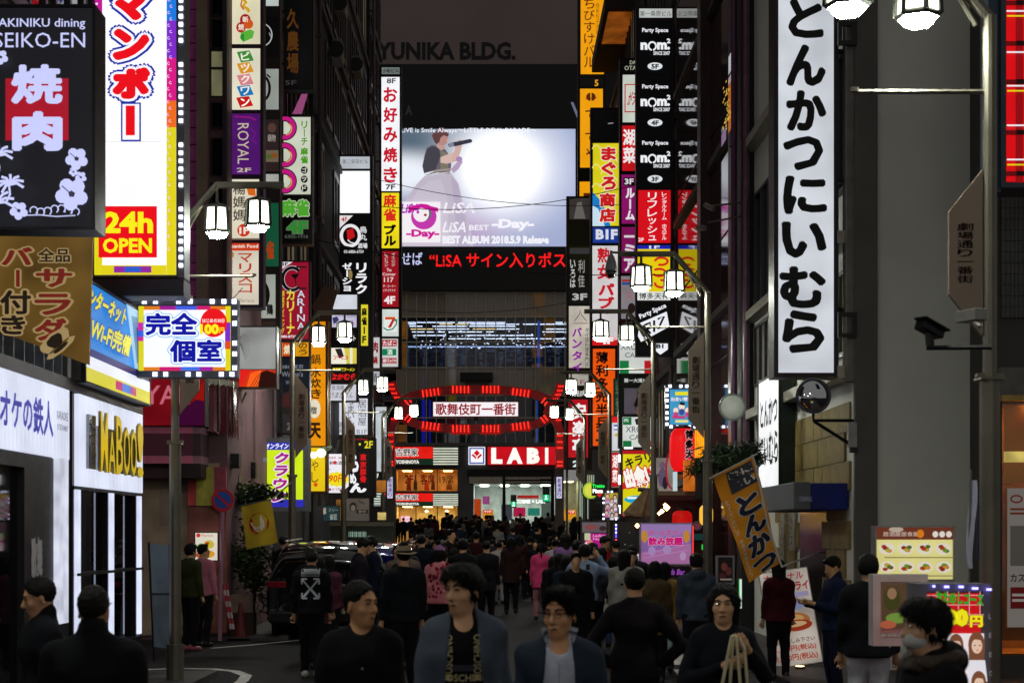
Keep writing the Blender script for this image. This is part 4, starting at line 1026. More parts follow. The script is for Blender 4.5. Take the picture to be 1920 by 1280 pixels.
# ------------------------------------------------------------------ signs, left of the street
K = '111114'
w_ = 'f6f8ff'
sign('barbecue_sign', 'black barbecue sign with pale lilac lettering, a red square, palms and hibiscus flowers', 'sign', 14.0, [
    pan(-32, 14, 174, 426, '27272c', [
        t('YAKINIKU dining', -18, 35, 160, 56, 'ccd0ff', .01), t('SEIKO-EN', -10, 62, 160, 90, 'ccd0ff', 0),
        r(11, 148, 129, 264, 'a81a2c'), t('焼', 22, 122, 118, 196, 'ccd0ff', .05), t('肉', 24, 210, 118, 284, 'ccd0ff', .07),
        *[q for cx, cy, R_ in ((145, 299, 20), (137, 366, 29), (6, 112, 13), (143, 327, 8), (158, 338, 10), (44, 401, 16)) for q in
          [e(cx+R_*.62*math.cos(a), cy+R_*.62*math.sin(a), R_*.46, R_*.46, 'ccd0ff', 10) for a in [k*2*math.pi/5+.4 for k in range(5)]]+[e(cx, cy, R_*.18, R_*.18, '3a3a4a', 8), line([(cx, cy), (cx-R_*.6, cy-R_*.5)], R_*.07, '3a3a4a')]],
        *[line([(cx+8*k_*0, cy), (cx+dx*.5, cy+dy*.5-5), (cx+dx, cy+dy)], 5, 'ccd0ff') for k_, (cx, cy, S_) in enumerate(((8, 300, 28), (32, 355, 26), (8, 390, 34))) for dx, dy in [(S_*math.cos(a), S_*.75*math.sin(a)) for a in (-2.9, -2.3, -1.6, -.9, -.3, .3, 2.8, 2.2)]],
        line([(8, 300), (14, 325), (12, 338)], 4, 'ccd0ff'), line([(32, 355), (34, 375), (28, 388)], 4, 'ccd0ff'),
        *[e(78+i*13, 405+3*math.sin(i*1.3), 8, 8, 'ccd0ff', 14, 150, 420, 2.2) for i in range(7)], line([(60, 415), (90, 414), (120, 417), (156, 415)], 2, 'ccd0ff'),
    ], .55, .1, lit=.95)], th=.35, fr='1c1c22', w=5)
# golden banner under it
bn = thing('golden_banner', 'dark gold banner with red and black salad bar lettering below the black barbecue sign', 'banner', P(80, 660, 13.9))
Fb = front(13.9)
mb = MB()
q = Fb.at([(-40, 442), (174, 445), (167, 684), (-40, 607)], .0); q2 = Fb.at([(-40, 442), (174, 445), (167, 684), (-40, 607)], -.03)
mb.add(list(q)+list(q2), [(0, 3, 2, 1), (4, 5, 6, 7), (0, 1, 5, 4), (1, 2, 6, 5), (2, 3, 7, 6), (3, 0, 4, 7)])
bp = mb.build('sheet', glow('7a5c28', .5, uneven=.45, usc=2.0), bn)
O1 = [('c9ab74', .09)]
draw(Fb, [t('全品', 72, 466, 132, 492, '2c2118', .03, o=O1), t('バ', 4, 464, 62, 498, '8c2a22', .05, o=O1), t('ー', 14, 505, 56, 540, '8c2a22', .05, v=True, o=O1), t('付', 2, 545, 60, 590, '2c2118', .04, o=O1), t('き', 4, 592, 50, 628, '2c2118', .05, o=O1),
          t('サ', 70, 505, 138, 540, '8c2a22', .05, o=O1), t('ラ', 68, 552, 136, 592, '8c2a22', .05, o=O1), t('ダ', 68, 598, 128, 640, '8c2a22', .05, o=O1), t('!', 92, 628, 128, 660, '2c2118', .04, o=O1, rot=40)], bp, .5)
# manga cafe sign
mz = sign('manga_cafe_sign', 'tall white sign with red katakana outlined in blue, rainbow border and red 24h open box', 'sign', 18.7, [
    pan(178, -30, 331, 516, 'fbfbff', [
        p([(178, -30), (192, -30), (192, 516), (178, 516)], 'b91a90'), p([(178, 150), (192, 150), (192, 516), (178, 516)], 'd8c81c'), p([(178, 120), (192, 120), (192, 260), (178, 250)], 'c23a8c'),
        p([(313, -30), (331, -30), (331, 40), (313, 40)], '1c74d8'), p([(313, 40), (331, 40), (331, 110), (313, 110)], '7a2ac0'), p([(313, 110), (331, 110), (331, 190), (313, 190)], 'd01a80'), p([(313, 190), (331, 190), (331, 240), (313, 240)], 'e8681c'), p([(313, 240), (331, 240), (331, 516), (313, 516)], 'd8cc1c'),
        p([(178, 436), (192, 436), (192, 516), (178, 516)], 'd8d01c'), r(192, 498, 313, 516, 'd8cc1c'), p([(215, 500), (285, 500), (285, 512), (215, 512)], '8c2a9c'), p([(235, 501), (265, 501), (265, 511), (235, 511)], '2a5ac8'),
        *[e(183+(i % 2)*4, 10+i*18, 2.5, 2.5, 'f0d8ec', 6) for i in range(14)], *[e(320+(i % 2)*4, 5+i*12, 3.0, 3.0, 'e0c8ec', 6, 30, 300, 1.2) for i in range(40)],
        t('マ', 214, -8, 290, 50, 'e4101c', .10, o=[('1c2c9c', .17), ('f4f4ff', .09)]), t('ン', 220, 66, 288, 124, 'e4101c', .10, o=[('1c2c9c', .17), ('f4f4ff', .09)]),
        t('ボ', 220, 138, 290, 196, 'e4101c', .10, o=[('1c2c9c', .17), ('f4f4ff', .09)]), r(236, 203, 273, 275, '1c2c9c'), r(239, 206, 270, 272, 'f4f4ff'), r(245, 209, 262, 264, 'e4101c'),
        line([(192, 276), (313, 276)], 1, 'c9ccd8'),
        r(195, 395, 303, 490, 'e4101c'), t('24h', 204, 405, 296, 445, 'f2e81c', .04), t('OPEN', 203, 454, 294, 482, 'f2e81c', .035)], 1.05, .06)], th=.3, fr='55585c', w=4)
Fz = front(18.7)
cell(Fz, 335, -30, 347, 522, .34, mat('777a80', .4, .4, .1), 'led_rail', mz, e=.05)
leds(Fz, [(341, 4+i*15.0) for i in range(34) if i not in (6, 7, 16, 17, 24, 25)], 7, mz, 'e8ecff', 3.5, .07)
cell(Fz, 174, 524, 346, 556, .4, mat('4a4b50', .5, .4, .15), 'base_box', mz, e=.05)
# internet sign along the wall
Fi = side(LX+.12, 17.05, 20.2, 4.58, 3.5, 1)
sign('internet_sign', 'blue wall sign with slanted yellow internet and wireless lettering over the gold letter sign', 'sign', 18, [
    pan(0, 0, 1, 1, '2a86d8', [r(0, .66, 1, .74, '2c2c6c'), r(0, .74, 1, .86, 'eef2fa'), r(0, .86, 1, 1, 'd8d030'), p([(.42, .88), (.75, .88), (.75, .97), (.42, .97)], 'c02a70'), p([(.52, .88), (.66, .88), (.66, .97), (.52, .97)], '3a7ad8'),
        p([(.58, .0), (1, 0), (1, .66), (.72, .66)], '9cc4e8'), p([(.66, .1), (.9, .05), (.92, .5), (.75, .6)], '5a8cb0'), p([(.74, .2), (.84, .16), (.82, .56), (.76, .58)], '33506c'),
        t('ンターネット', .02, .06, .56, .27, 'e8e01c', .05, sk=.3, o='1c3a9c', ob=.07), t('Wi-Fi完備', .03, .34, .62, .58, 'e8e01c', .05, sk=.25, o='1c3a9c', ob=.07)], .9, .12)],
    th=.14, fr='3a3c44', face=Fi, w=.008)
# LED framed private room sign
pr = sign('private_room_sign', 'LED framed blue and white sign with a rainbow border and 100 yen red disc', 'sign', 19.5, [
    pan(260, 574, 433, 695, 'fafaff', [
        r(260, 574, 433, 581, 'd8781c'), r(260, 688, 433, 695, 'd8781c'), r(260, 574, 270, 695, 'd8d01c'), r(423, 574, 433, 695, 'd8d01c'),
        r(300, 574, 330, 581, '9c1c8c'), r(330, 574, 370, 581, '3c5cd8'), r(370, 574, 395, 581, 'c81c6c'), r(300, 688, 340, 695, 'c81c6c'), r(340, 688, 375, 695, '3c6cd8'), r(375, 688, 400, 695, '9c1c9c'), r(260, 605, 270, 640, 'c82a9c'), r(260, 620, 270, 632, '3c5cd8'), r(423, 605, 433, 640, '7a2ac0'), r(423, 640, 433, 655, 'd84a1c'),
        e(402, 606, 25, 27, 'e4141c', 28), t('はじめの30分', 381, 598, 423, 606, 'fff0f0', .02), t('100', 376, 608, 412, 628, 'f8e81c', .06), t('円', 413, 615, 422, 626, 'f8e81c', .03),
        t('完全', 275, 588, 372, 630, '10149c', .05, o=[('3c9ce8', .13), ('f4f8ff', .09)]), t('個室', 321, 638, 418, 680, '10149c', .05, o=[('3c9ce8', .13), ('f4f8ff', .09)])], 1.0, .06)], th=.25, fr='6a6c74', w=2)
Fz = front(19.5)
rim(Fz, 258, 572, 435, 697, 11, .2, mat('5c5e68', .4, .4, .1), pr, 'led_frame', e=.035)
def cross4(F, pts, s_, parent):
    mb = MB()
    for x, y in pts:
        for dx, dy in ((-1, -1), (1, -1), (-1, 1), (1, 1)):
            mb.add(*face_box(F, x+dx*s_*.55-s_*.38, y+dy*s_*.55-s_*.38, x+dx*s_*.55+s_*.38, y+dy*s_*.55+s_*.38, .055, .02))
    mb.build('led', glow('dfe4ff', 4.0), parent)
cross4(Fz, [(x, 566) for x in (272, 293, 336, 358, 399, 421, 440)]+[(x, 702) for x in (251, 292, 312, 354, 374, 416, 436)]+[(252, y) for y in (583, 622, 642, 680)]+[(441, y) for y in (587, 607, 644, 664, 690)], 4.2, pr)
# tower A: lounge tower
ta = sign('tenant_sign_tower', 'tall tenant sign tower with cream katakana panel, purple lounge panel and red-headed cream panel', 'sign', 28.8, [
    pan(431, -30, 489, 84, 'e9e2c0', [e(452, 52, 9, 10, 'b8201c'), e(460, 38, 10, 11, 'a81c18'), e(466, 46, 9, 9, 'd8581c'), p([(452, 62), (470, 56), (477, 60), (474, 72), (456, 80), (450, 72)], '5cb83c'), p([(452, 66), (458, 64), (458, 78), (452, 74)], '2c8c34'),
        t('焼', 447, 46, 458, 58, 'f4ecd8', .03), t('新', 455, 32, 466, 43, 'f4ecd8', .03), line([(456, 0), (462, 6), (456, 12), (464, 18), (468, 24)], 6, 'd8a81c'), line([(454, 2), (452, 12), (458, 20)], 3, 'c8703c')], .85, .12),
    pan(430, 90, 489, 207, 'e9e4cc', [p([(444, 98), (468, 95), (476, 114), (452, 118)], '3c8c34'), p([(444, 120), (468, 117), (476, 135), (452, 139)], 'dc941c'), p([(444, 142), (468, 139), (476, 158), (452, 161)], 'd8848c'), p([(444, 163), (468, 160), (476, 178), (452, 182)], '1c78b8'), p([(443, 184), (467, 181), (475, 199), (451, 203)], 'c8181c'),
        *[t(c, 452, 99+i*21.5, 469, 114+i*21.5, 'f8f4e8', .035, rot=8) for i, c in enumerate('ビックワン')]], .9, .12),
    pan(429, 212, 489, 328, '5c1c7c', [t('ROYAL', 0, 0, 78, 19, 'e8d8c0', .0)|{'r': (418, 259, 494, 280), 'rot': -90}, t('2F', 444, 315, 471, 323, 'e8d8c0', .02), line([(470, 240), (480, 252), (472, 262), (482, 270)], 2, '8c1c9c'), line([(440, 219), (470, 221), (480, 226)], 3, 'a81c8c')], .65, .3),
    pan(428, 335, 487, 450, 'e8e0c8', [t('楊媽媽', 437, 342, 460, 416, '2c2420', .015, v=True), p([(462, 352), (478, 350), (480, 368), (466, 366)], 'e06a1c'), e(457, 432, 12, 12, 'd8381c'), t('1F', 449, 426, 466, 439, 'f8f0e0', .04), r(428, 447, 487, 450, '7a6a5a')], .85, .12),
    pan(426, 456, 486, 572, 'e6dcc8', [r(426, 456, 486, 470, 'd8401c'), t('Spanish Food', 429, 458, 484, 467, 'fcf4e8', .02), t('マリスコ', 447, 474, 473, 550, 'c03c1c', .02, v=True), t('自慢の魚介スペイン料理', 431, 486, 437, 550, '8c7c6c', 0, v=True), e(434, 478, 5, 7, 'b8843c', 10), line([(434, 562), (442, 555), (455, 540)], 1.6, '5a3c2c'), t('Marisco', 448, 560, 477, 567, '9c8468', 0)], .82, .15)],
    th=.3, fr='3a2438', w=5, bracket=-5.1)
# tower B behind it
sign('tenant_sign_tower', 'dark tenant sign tower half hidden behind the cream tower, blank pale panel near its middle', 'sign', 32.4, [
    pan(494, -30, 523, 12, 'cfd8d4', [], .7), pan(494, 32, 523, 108, '0b0c10', [e(491, 66, 20, 22, 'a9adb0', 20, -75, 75, 2.2), line([(505, 62), (508, 70)], 2, '8a8e90')], .5), pan(494, 129, 523, 206, 'b4bcb4', [e(494, 166, 14, 24, '17181a', 20, -80, 80, 5), line([(507, 146), (500, 140)], 3, '17181a')], .6),
    pan(494, 224, 523, 322, '3a2a2c', [e(510, 240, 8, 9, '6a4a44'), t('鍋物', 502, 252, 517, 266, 'c8c0b8', .02), r(496, 282, 522, 304, '8a7c64'), e(506, 294, 7, 5, '6a7a3c', 10), e(515, 292, 6, 5, 'a8602c', 10)], .5), pan(494, 326, 523, 342, 'c8ccc0', [], .6), pan(494, 380, 523, 500, '1c6a48', [t('雀', 499, 452, 514, 486, 'd8501c', .05)], .45),
    pan(486, 514, 517, 597, 'b9c0b4', [e(478, 553, 28, 34, '121214', 24, -85, 85, 18), t('鶏', 500, 570, 512, 590, '17181a', .05)], .6), pan(448, 601, 517, 611, '3a2c28', [t('B1', 463, 602, 490, 611, 'dcdcd8', .05)], .5)], th=.3, fr='2c2428', w=2.4, bracket=-5.2)
fl_ = sign('blank_light_box', 'blank grey-white light box above a fiery red panel behind the LED framed sign', 'sign', 29.6, [
    pan(448, 613, 517, 692, 'a8aaa8', [], .72, .3), pan(434, 693, 517, 725, 'd83414', [p([(434, 693), (470, 693), (450, 725), (434, 725)], ('e8201c', .9)), p([(475, 725), (485, 700), (500, 694), (517, 700), (517, 725)], ('3c1410', .5)), p([(470, 700), (490, 693), (484, 725), (462, 725)], ('f8601c', 1)), *[line([(470+i*5, 725), (480+i*5, 708), (494+i*5, 696)], 1.1, '2a0c08') for i in range(5)]], 1.0, .3)], th=.3, fr='4a4446', w=2)
# mahjong sign
sign('mahjong_sign', 'tall mahjong sign with pink swirls and green characters, green 4F on black below', 'sign', 35.6, [
    pan(531, 219, 583, 365, 'd2d8c4', [*[q for yy in (240, 291, 340) for q in (e(533, yy, 24, 24, '1c1418', 22, -110, 110, 12), e(533, yy, 22, 22, 'c81c84', 22, -105, 105, 8), e(536, yy+2, 12, 12, 'e0a05c', 14, -70, 90, 2.5))],
        t('リーチ', 565, 227, 577, 274, '4a8c1c', .03, v=True), t('麻雀', 564, 277, 578, 308, '4a9c1c', .06, v=True), *[q for i, c in enumerate('ゴッド') for q in (e(571, 320+i*17, 6.5, 7, '17181a', 14), t(c, 567, 315.5+i*17, 575, 324.5+i*17, 'e8e8e0', .03))]], .85, .12),
    pan(530, 367, 583, 455, '0d1410', [t('麻雀', 528, 374, 580, 406, '4a9c2c', .07, o='b8c4a8', ob=.05), t('4F', 538, 414, 577, 438, '2c7c2c', .05, o='5c6c54', ob=.04), t('6302-1916', 534, 440, 578, 447, '4a5248', .02)], .6)], th=.3, fr='3a3030', w=3, bracket=-5.3)
sign('dim_farm_sign', 'unlit dark upright sign with faint gold characters high on the left', 'sign', 35.0, [
    pan(536, -30, 585, 166, '15161c', [t('久農場', 538, 15, 560, 140, '7a4a1c', .03, v=True), t('5F', 534, 151, 556, 160, '55545c', .02)], 0, lit=.35)], th=.3, fr='1c1d24', w=3, bracket=-5.3)
nl = thing('neon_edge', 'thin neon tube in amber and blue running up the edge of the left signs', 'neon light', P(527, 700, 34.0))
for a, b, c, s_ in ((5, 25, 'e8d88c', .8), (28, 50, '28308c', .6), (60, 100, 'd8cc9c', .8), (112, 200, 'e0d08c', .8), (80, 130, 'e0601c', .7), (210, 330, 'd8a84c', .7), (250, 320, 'c84a14', .7), (330, 440, '9c7a4c', .4), (470, 700, 'b8a890', .4)):
    mb = MB(); mb.tube([P(526+(1.8 if c in ('e0601c', 'c84a14') else 0), a, 33.8), P(526+(1.8 if c in ('e0601c', 'c84a14') else 0), b, 33.8)], .014, 5); mb.build('tube', glow(c, s_), nl)
# pink/violet slanted sign and glass facade light behind
pv = thing('slanted_pink_sign', 'tilted pink wall sign seen edge-on above the mahjong sign', 'sign', P(560, 212, 37))
Fp = side(-4.55, 35.8, 39.0, Z_(170, 37), Z_(214, 37), 1)
mb = MB(); mb.add([P(548, 214, 36.5), P(566, 214, 36.5), P(577, 176, 38), P(566, 175, 38)]+[P(548, 214, 36.8), P(566, 214, 36.8), P(577, 176, 38.3), P(566, 175, 38.3)], [(0, 1, 2, 3), (7, 6, 5, 4), (0, 4, 5, 1), (1, 5, 6, 2), (2, 6, 7, 3), (3, 7, 4, 0)]); mb.build('panel', glow('b0568c', .6), pv)
# maroon dining sign
sign('dining_sign', 'maroon dining sign with a big C cocktail emblem, pale serif letters and yellow katakana', 'sign', 34.8, [
    pan(527, 491, 579, 636, '98122c', [p([(527, 491), (549, 491), (527, 506)], 'e8e4e8'), t('3F', 527, 492, 540, 499, '2c2430', .02),
        e(548, 523, 21, 24, '17121c', 30, 45, 315, 6), e(548, 523, 22, 25, 'c8bcc8', 30, 50, 310, 1.2), e(548, 523, 15, 18, 'c8bcc8', 30, 50, 310, 1.0), line([(556, 501), (575, 501)], 3, '1c1620'), line([(556, 541), (575, 541)], 3, '1c1620'), p([(545, 515), (562, 513), (554, 525)], '17121c'), line([(554, 525), (556, 538)], 1.5, '17121c'),
        *[t(c, 558 if c != 'I' else 563, 545+i*15, 572 if c != 'I' else 567, 558+i*15, 'e4dce8', .01, o='3c2c5c', ob=.03) for i, c in enumerate('ARINA')], t('カリーナ', 538, 543, 553, 628, 'e8d84c', .045, v=True), t('個室ダイニング', 528, 545, 534, 626, 'e0c83c', .03, v=True), t('080-8720', 528, 629, 556, 634, 'f0e8f0', .03)], .85, .12)], th=.3, fr='4a1424', w=2.4, bracket=-5.3)
sign('steak_sign', 'small orange, dark blue and grey photo panels stacked under the maroon dining sign', 'sign', 36.3, [
    pan(524, 642, 551, 668, 'd8501c', [t('焼', 532, 646, 546, 664, 'f8e8c0', .05), r(526, 642, 530, 668, 'f0a868')], .8), pan(553, 641, 579, 668, 'dc9a14', [t('のう', 560, 642, 576, 666, '4a2a10', .03, v=True)], .9),
    pan(524, 671, 579, 730, '1c222e', [t('BBQ東京', 528, 683, 569, 692, '8c94a0', .01), t("Wallon's", 528, 696, 568, 706, '8c94a0', .01), t('新宿店', 536, 713, 560, 720, '747c88', .01)], .5, lit=.7),
    pan(518, 734, 579, 812, '4a4446', [e(540, 752, 14, 14, '6a3a38'), e(560, 760, 12, 9, '7a5a48'), e(545, 770, 22, 8, '3a3430'), t('2', 538, 792, 545, 806, 'a8a4a0', .03)], .28, .3)], th=.3, fr='24262c', w=1.6, bracket=-5.3)
# orange hot pot tower
sign('hot_pot_sign', 'very tall glowing orange sign with black brush characters for hot pot', 'sign', 41.0, [
    pan(581, 602, 611, 836, 'e8920c', [t('博多', 588, 604, 601, 640, '5a3408', .02, v=True), t('鍋', 583, 664, 601, 683, '2c1a08', .02), t('水炊き', 583, 688, 602, 748, '2c1a08', .03, v=True), e(590, 766, 11, 18, 'e8dcc4', 14), t('宿', 583, 762, 594, 776, '1c1410', .03), t('天', 580, 792, 602, 822, '2c1a08', .06), r(611, 602, 611.1, 603, 'e8920c')], .95, .1),
    pan(581, 838, 610, 921, 'e8c414', [t('やし', 584, 862, 597, 905, '6a4a0c', .01, v=True), e(592, 908, 4, 4, 'd8501c', 10)], .95, .1)], th=.35, fr='6a4410', w=3, bracket=-5.2)
sign('slim_orange_edge', 'narrow orange side face of the hot pot sign with white edge', 'sign', 41.3, [pan(612, 602, 617, 836, 'b86a10', [], .6)], th=.3, fr='3a2c20', w=1.2)
gx = thing('duct_box', 'grey-brown duct box leaning out above the orange hot pot sign', 'duct', P(610, 600, 41))
mb = MB(); mb.add([P(602, 600, 41), P(617, 602, 41), P(634, 545, 41), P(608, 535, 41), P(585, 575, 41)]+[P(602, 600, 42), P(617, 602, 42), P(634, 545, 42), P(608, 535, 42), P(585, 575, 42)], [(0, 1, 2, 3, 4), (9, 8, 7, 6, 5)]+[(i, 5+i, 5+(i+1) % 5, (i+1) % 5) for i in range(5)]); mb.build('duct', mat('6a4c40', .6, .2, .2), gx)
# yellow internet cafe crown sign
sign('crown_cafe_sign', 'lime yellow box sign with slanted purple katakana and a blue header near the pavement', 'sign', 33.2, [
    pan(495, 829, 570, 950, 'c8e01c', [r(495, 829, 570, 843, '2c34a8'), r(495, 936, 570, 950, '2c2ca8'), t('オンライン', 498, 831, 541, 841, 'f0f0fc', .04, sk=.2), *[t(c, 516+i*-1.5, 848+i*24, 541-i*1.5, 868+i*24, '9c1c78', .07, sk=.15, o='e8d8f4', ob=.10) for i, c in enumerate('クラウン')], r(543, 829, 546, 950, '7c8474')], .95, .08)], th=.5, fr='5a5c60', w=8)
# right-hand block of left side: 637..697
sign('building_name_tower', 'slim white and black tenant tower with a blank bright panel and round crow emblem', 'sign', 49.0, [
    pan(637, 293, 694, 317, 'c6ccd4', [t('第二安田ビル', 642, 299, 690, 307, '4a4a58', 0)], .8), pan(637, 320, 694, 400, 'fafcff', [], 1.1, .05),
    pan(637, 404, 696, 484, '0d0e12', [p([(637, 404), (662, 404), (637, 428)], 'e8e4e4'), t('4F', 640, 407, 651, 416, 'b82c3c', .02), e(657, 442, 20, 22, 'f0eef0', 26, 0, 360, 6), p([(650, 432), (662, 428), (666, 444), (652, 452)], 'c4181c'), line([(652, 450), (658, 455), (664, 456)], 2, 'f0eef0'), t('鳥丸', 674, 424, 688, 452, 'e8e8ec', .02, v=True), t('酒場', 671, 456, 689, 466, 'e8e8ec', .03), t('03-6886-6759', 645, 469, 682, 475, 'e0e0e4', .02)], .8, lit=.9),
    pan(638, 488, 692, 568, '0d0e14', [t('リラク', 667, 492, 688, 552, 'f2f2f8', .05, v=True), t('ゼーショ', 642, 492, 660, 548, 'f2f2f8', .045, v=True), e(657, 515, 4, 9, '8c7a4a', 10)], .8, lit=.95),
    pan(640, 571, 690, 648, '15161a', [r(677, 571, 690, 648, 'd8cc2c'), t('麻雀1F', 678, 576, 688, 645, '121212', .06, v=True)], .9),
    pan(634, 746, 690, 815, 'dfe2ec', [t('居酒屋', 671, 749, 687, 798, '2c2c34', .0, v=True), t('うまいもん', 652, 746, 664, 812, '2c2c34', .01, v=True), t('番街', 635, 790, 643, 812, '4a4a54', 0, v=True), t('B1F', 669, 805, 688, 813, '6a6a74', 0)], .9, .1)], th=.3, fr='24242a', w=3, bracket=-5.2)
sign('stacked_tenant_sign', 'stack of small white, yellow and black tavern signs behind the second lamp lanterns', 'sign', 46.2, [
    pan(624, 552, 670, 580, 'd4d8e2', [], .95), pan(622, 584, 669, 614, 'c8c4dc', [t('きっと居酒屋', 634, 589, 668, 595, '6a608c', 0), t('作乃', 642, 600, 664, 611, '8c2c7c', 0), p([(623, 596), (632, 593), (636, 600), (626, 608)], '3c3a6c')], .85),
    pan(622, 618, 669, 648, '121216', [t('スト', 653, 629, 667, 639, 'e4e4e4', .03)], .7), pan(621, 652, 669, 682, 'd8c84c', [p([(621, 652), (645, 652), (650, 682), (621, 682)], 'f0ecd8'), p([(628, 654), (640, 653), (645, 668), (636, 672)], '2a2420'), t('アロ', 624, 667, 652, 674, 'c81c4c', .02), r(656, 652, 661, 682, 'e8ecd0')], .95),
    pan(620, 686, 669, 717, '0f0c0c', [t('東京豚骨ラーメン', 624, 689, 665, 696, 'e0d01c', .05), t('なかむら', 621, 700, 667, 712, 'd81c1c', .06, sk=.2)], .8), pan(618, 720, 668, 751, 'd8d8e4', [t('居酒屋', 622, 722, 645, 731, '3a3a44', .0), t('うまかもん', 620, 735, 662, 746, '3a3a44', .0, sk=.3)], .85)], th=.3, fr='1a1a20', w=2)
sign('ramen_sign', 'black ramen sign with white brush characters, a red column and yellow 1·2F', 'sign', 50.0, [
    pan(659, 823, 703, 842, '0f0d0c', [t('1・2F', 661, 826, 699, 840, 'd8cc1c', .05), r(660, 823, 690, 824, 'c8242c')], .8), pan(655, 845, 692, 930, '120f0f', [*[t(c, a, b, a+w2, b+h2, 'ecebf0', .08, sk=-.1) for c, a, b, w2, h2 in (('ら', 657, 851, 15, 34), ('め', 655, 887, 13, 20), ('ん', 655, 905, 32, 18))], t('東京豚骨', 675, 850, 687, 905, 'c8181c', .06, v=True)], .9)], th=.3, fr='17120f', w=2, bracket=-5.2)
pe = thing('price_sign', 'white eight-sided price sign with yellow burst and red 190 yen', 'sign', P(632, 926, 45))
Fq = front(45.0)
oc = [(606, 849), (645, 849), (655, 860), (655, 912), (640, 925), (609, 925), (605, 920), (604, 855)]
q = Fq.at(oc, 0); q2 = Fq.at(oc, -.25); m = len(oc); mb = MB(); mb.add(list(q)+list(q2), [tuple(range(m))[::-1], tuple(range(m, 2*m))]+[(i, (i+1) % m, m+(i+1) % m, m+i) for i in range(m)]); mb.build('housing', DARKM(), pe)
oc2 = [(630+(x-630)*.95, 887+(y-887)*.96) for x, y in oc]
draw(Fq, [p(oc2, 'e8e4ec'), p([(632+(24 if i % 2 else 20)*math.cos(i*math.pi/14), 898+(15 if i % 2 else 12)*math.sin(i*math.pi/14)) for i in range(28)], 'e8d81c'), t('190円', 611, 889, 649, 904, 'd8301c', .03, sk=.1), t('一軒め酒場', 610, 864, 650, 871, '28242c', .02), e(628, 867, 3.5, 3.5, 'c8242c', 10), t('東京豚骨・鶏料理', 612, 856, 648, 860, 'a83a44', .01), t('本日', 612, 878, 620, 881, '5a5460', 0), r(609, 915, 621, 919, '8c2438'), t('まで何杯', 623, 914, 645, 919, '8c2438', .01)], pe, .95, e0=.004)
spot = thing('spot_light', 'dazzling spot lamp throwing green-white light beside the price sign', 'spot lamp', P(595, 855, 40.5))
mb = MB(); a, b = P(605, 847, 40.6), P(620, 840, 40.9); mb.tube([b, a], .07, 8, .13); mb.tube([b, (b[0]-.1, b[1]+.5, b[2]+.3)], .02, 5); mb.build('housing', mat('4c5c38', .4, .4, .1), spot)
mb = MB(); a2 = P(602, 849, 40.55); mb.lathe(a2, [(.0, -.04), (.09, -.03), (.11, 0), (.0, .03)], 10, 'y'); mb.lathe(P(588, 853, 40.5), [(.0, -.04), (.07, -.03), (.08, 0), (.0, .03)], 10, 'y'); mb.build('bulb', glow('efffd8', 9.0), spot)
sign('white_noodle_sign', 'narrow tall white sign with black characters just left of the arch', 'sign', 62.0, [
    pan(704, 762, 725, 884, 'ccd4d8', [t('串焼まつり', 716, 768, 723, 832, '2c2a30', .02, v=True), r(714, 868, 722, 880, 'a8989c')], .8), pan(702, 886, 725, 898, '121218', [t('3F', 703, 887, 710, 896, 'e8e8e8', .03)], .6)], th=.3, fr='17181c', w=2)
sign('meat_sign', 'small white sign with crimson meat character hanging under the corner tower', 'sign', 60.0, [pan(697, 632, 712, 690, 'd8d4d4', [t('肉', 698, 640, 709, 661, '8c1424', .05), t('鍋', 698, 668, 708, 682, '9c1c24', .05)], .8), pan(697, 693, 712, 722, 'c8ccd0', [t('酒', 699, 700, 707, 716, '3a3438', .02)], .7)], th=.3, fr='201c20', w=1.5, bracket=-5)
sign('corner_tenant_tower', 'white okonomiyaki tower with red hiragana over yellow, red and green shop panels', 'sign', 65.0, [
    pan(715, 126, 750, 140, '7c8480', [t('小松ビル', 717, 129, 748, 137, '1c1c20', .03)], .7),
    pan(714.5, 144, 750, 359, 'f4f6fa', [t('8F', 725, 147, 742, 157, '4a4a50', .03), *[t(c, 719, 164+i*37.5, 745, 192+i*37.5, 'c4142c', .045) for i, c in enumerate('お好み焼き')], t('7F', 723, 346, 741, 356, '3a3a40', .03)], 1.0, .06),
    pan(715, 361, 749, 466, 'ecd81c', [t('麻雀', 719, 363, 743, 416, 'd4281c', .045, v=True), t('ブル', 720, 420, 743, 462, '17141c', .07, v=True)], 1.0, .08),
    pan(716, 470, 748, 576, 'a01420', [t('レストラン', 721, 474, 728, 500, 'e8c8c8', .02, v=True), t('ダイニング', 734, 474, 741, 500, 'e8c8c8', .02, v=True), t('The', 725, 503, 734, 509, 'f0d8d8', .02), t('Corner', 717, 511, 742, 517, 'f0d8d8', .02), t('117', 720, 520, 738, 529, 'f4e4e4', .02), t('ザ・コーナー', 718, 534, 742, 539, 'f0d8d8', .02), t('イチイチナナ', 718, 542, 742, 547, 'f0d8d8', .02), t('4F', 720, 555, 741, 570, 'fcf4f4', .04)], .85, .12),
    pan(716, 579, 748, 631, 'd4dcd8', [r(720, 593, 744, 622, 'e8f0ec'), p([(722, 594), (742, 594), (740, 599), (722, 599)], 'd8501c'), p([(736, 598), (741, 598), (733, 614), (727, 614)], 'c8281c'), line([(719, 614), (726, 619), (736, 617), (743, 608), (744, 598)], 2.4, '147a54'), e(741, 600, 1.5, 3, '147a54', 8)], .9),
    pan(716, 634, 747, 688, 'd4d8d4', [r(717, 637, 744, 649, 'b01424'), t('たばこ', 718, 638.5, 743, 647.5, 'f4ecec', .04), r(717, 654, 743, 666, '148054'), t('酒', 726, 655, 736, 665, 'e8f4ec', .03), r(717, 671, 744, 681, 'b01424'), t('銀行ATM', 718, 672.5, 743, 679.5, 'f4ecec', .03)], .85)], th=.35, fr='1c1a1c', w=3, bracket=-5)
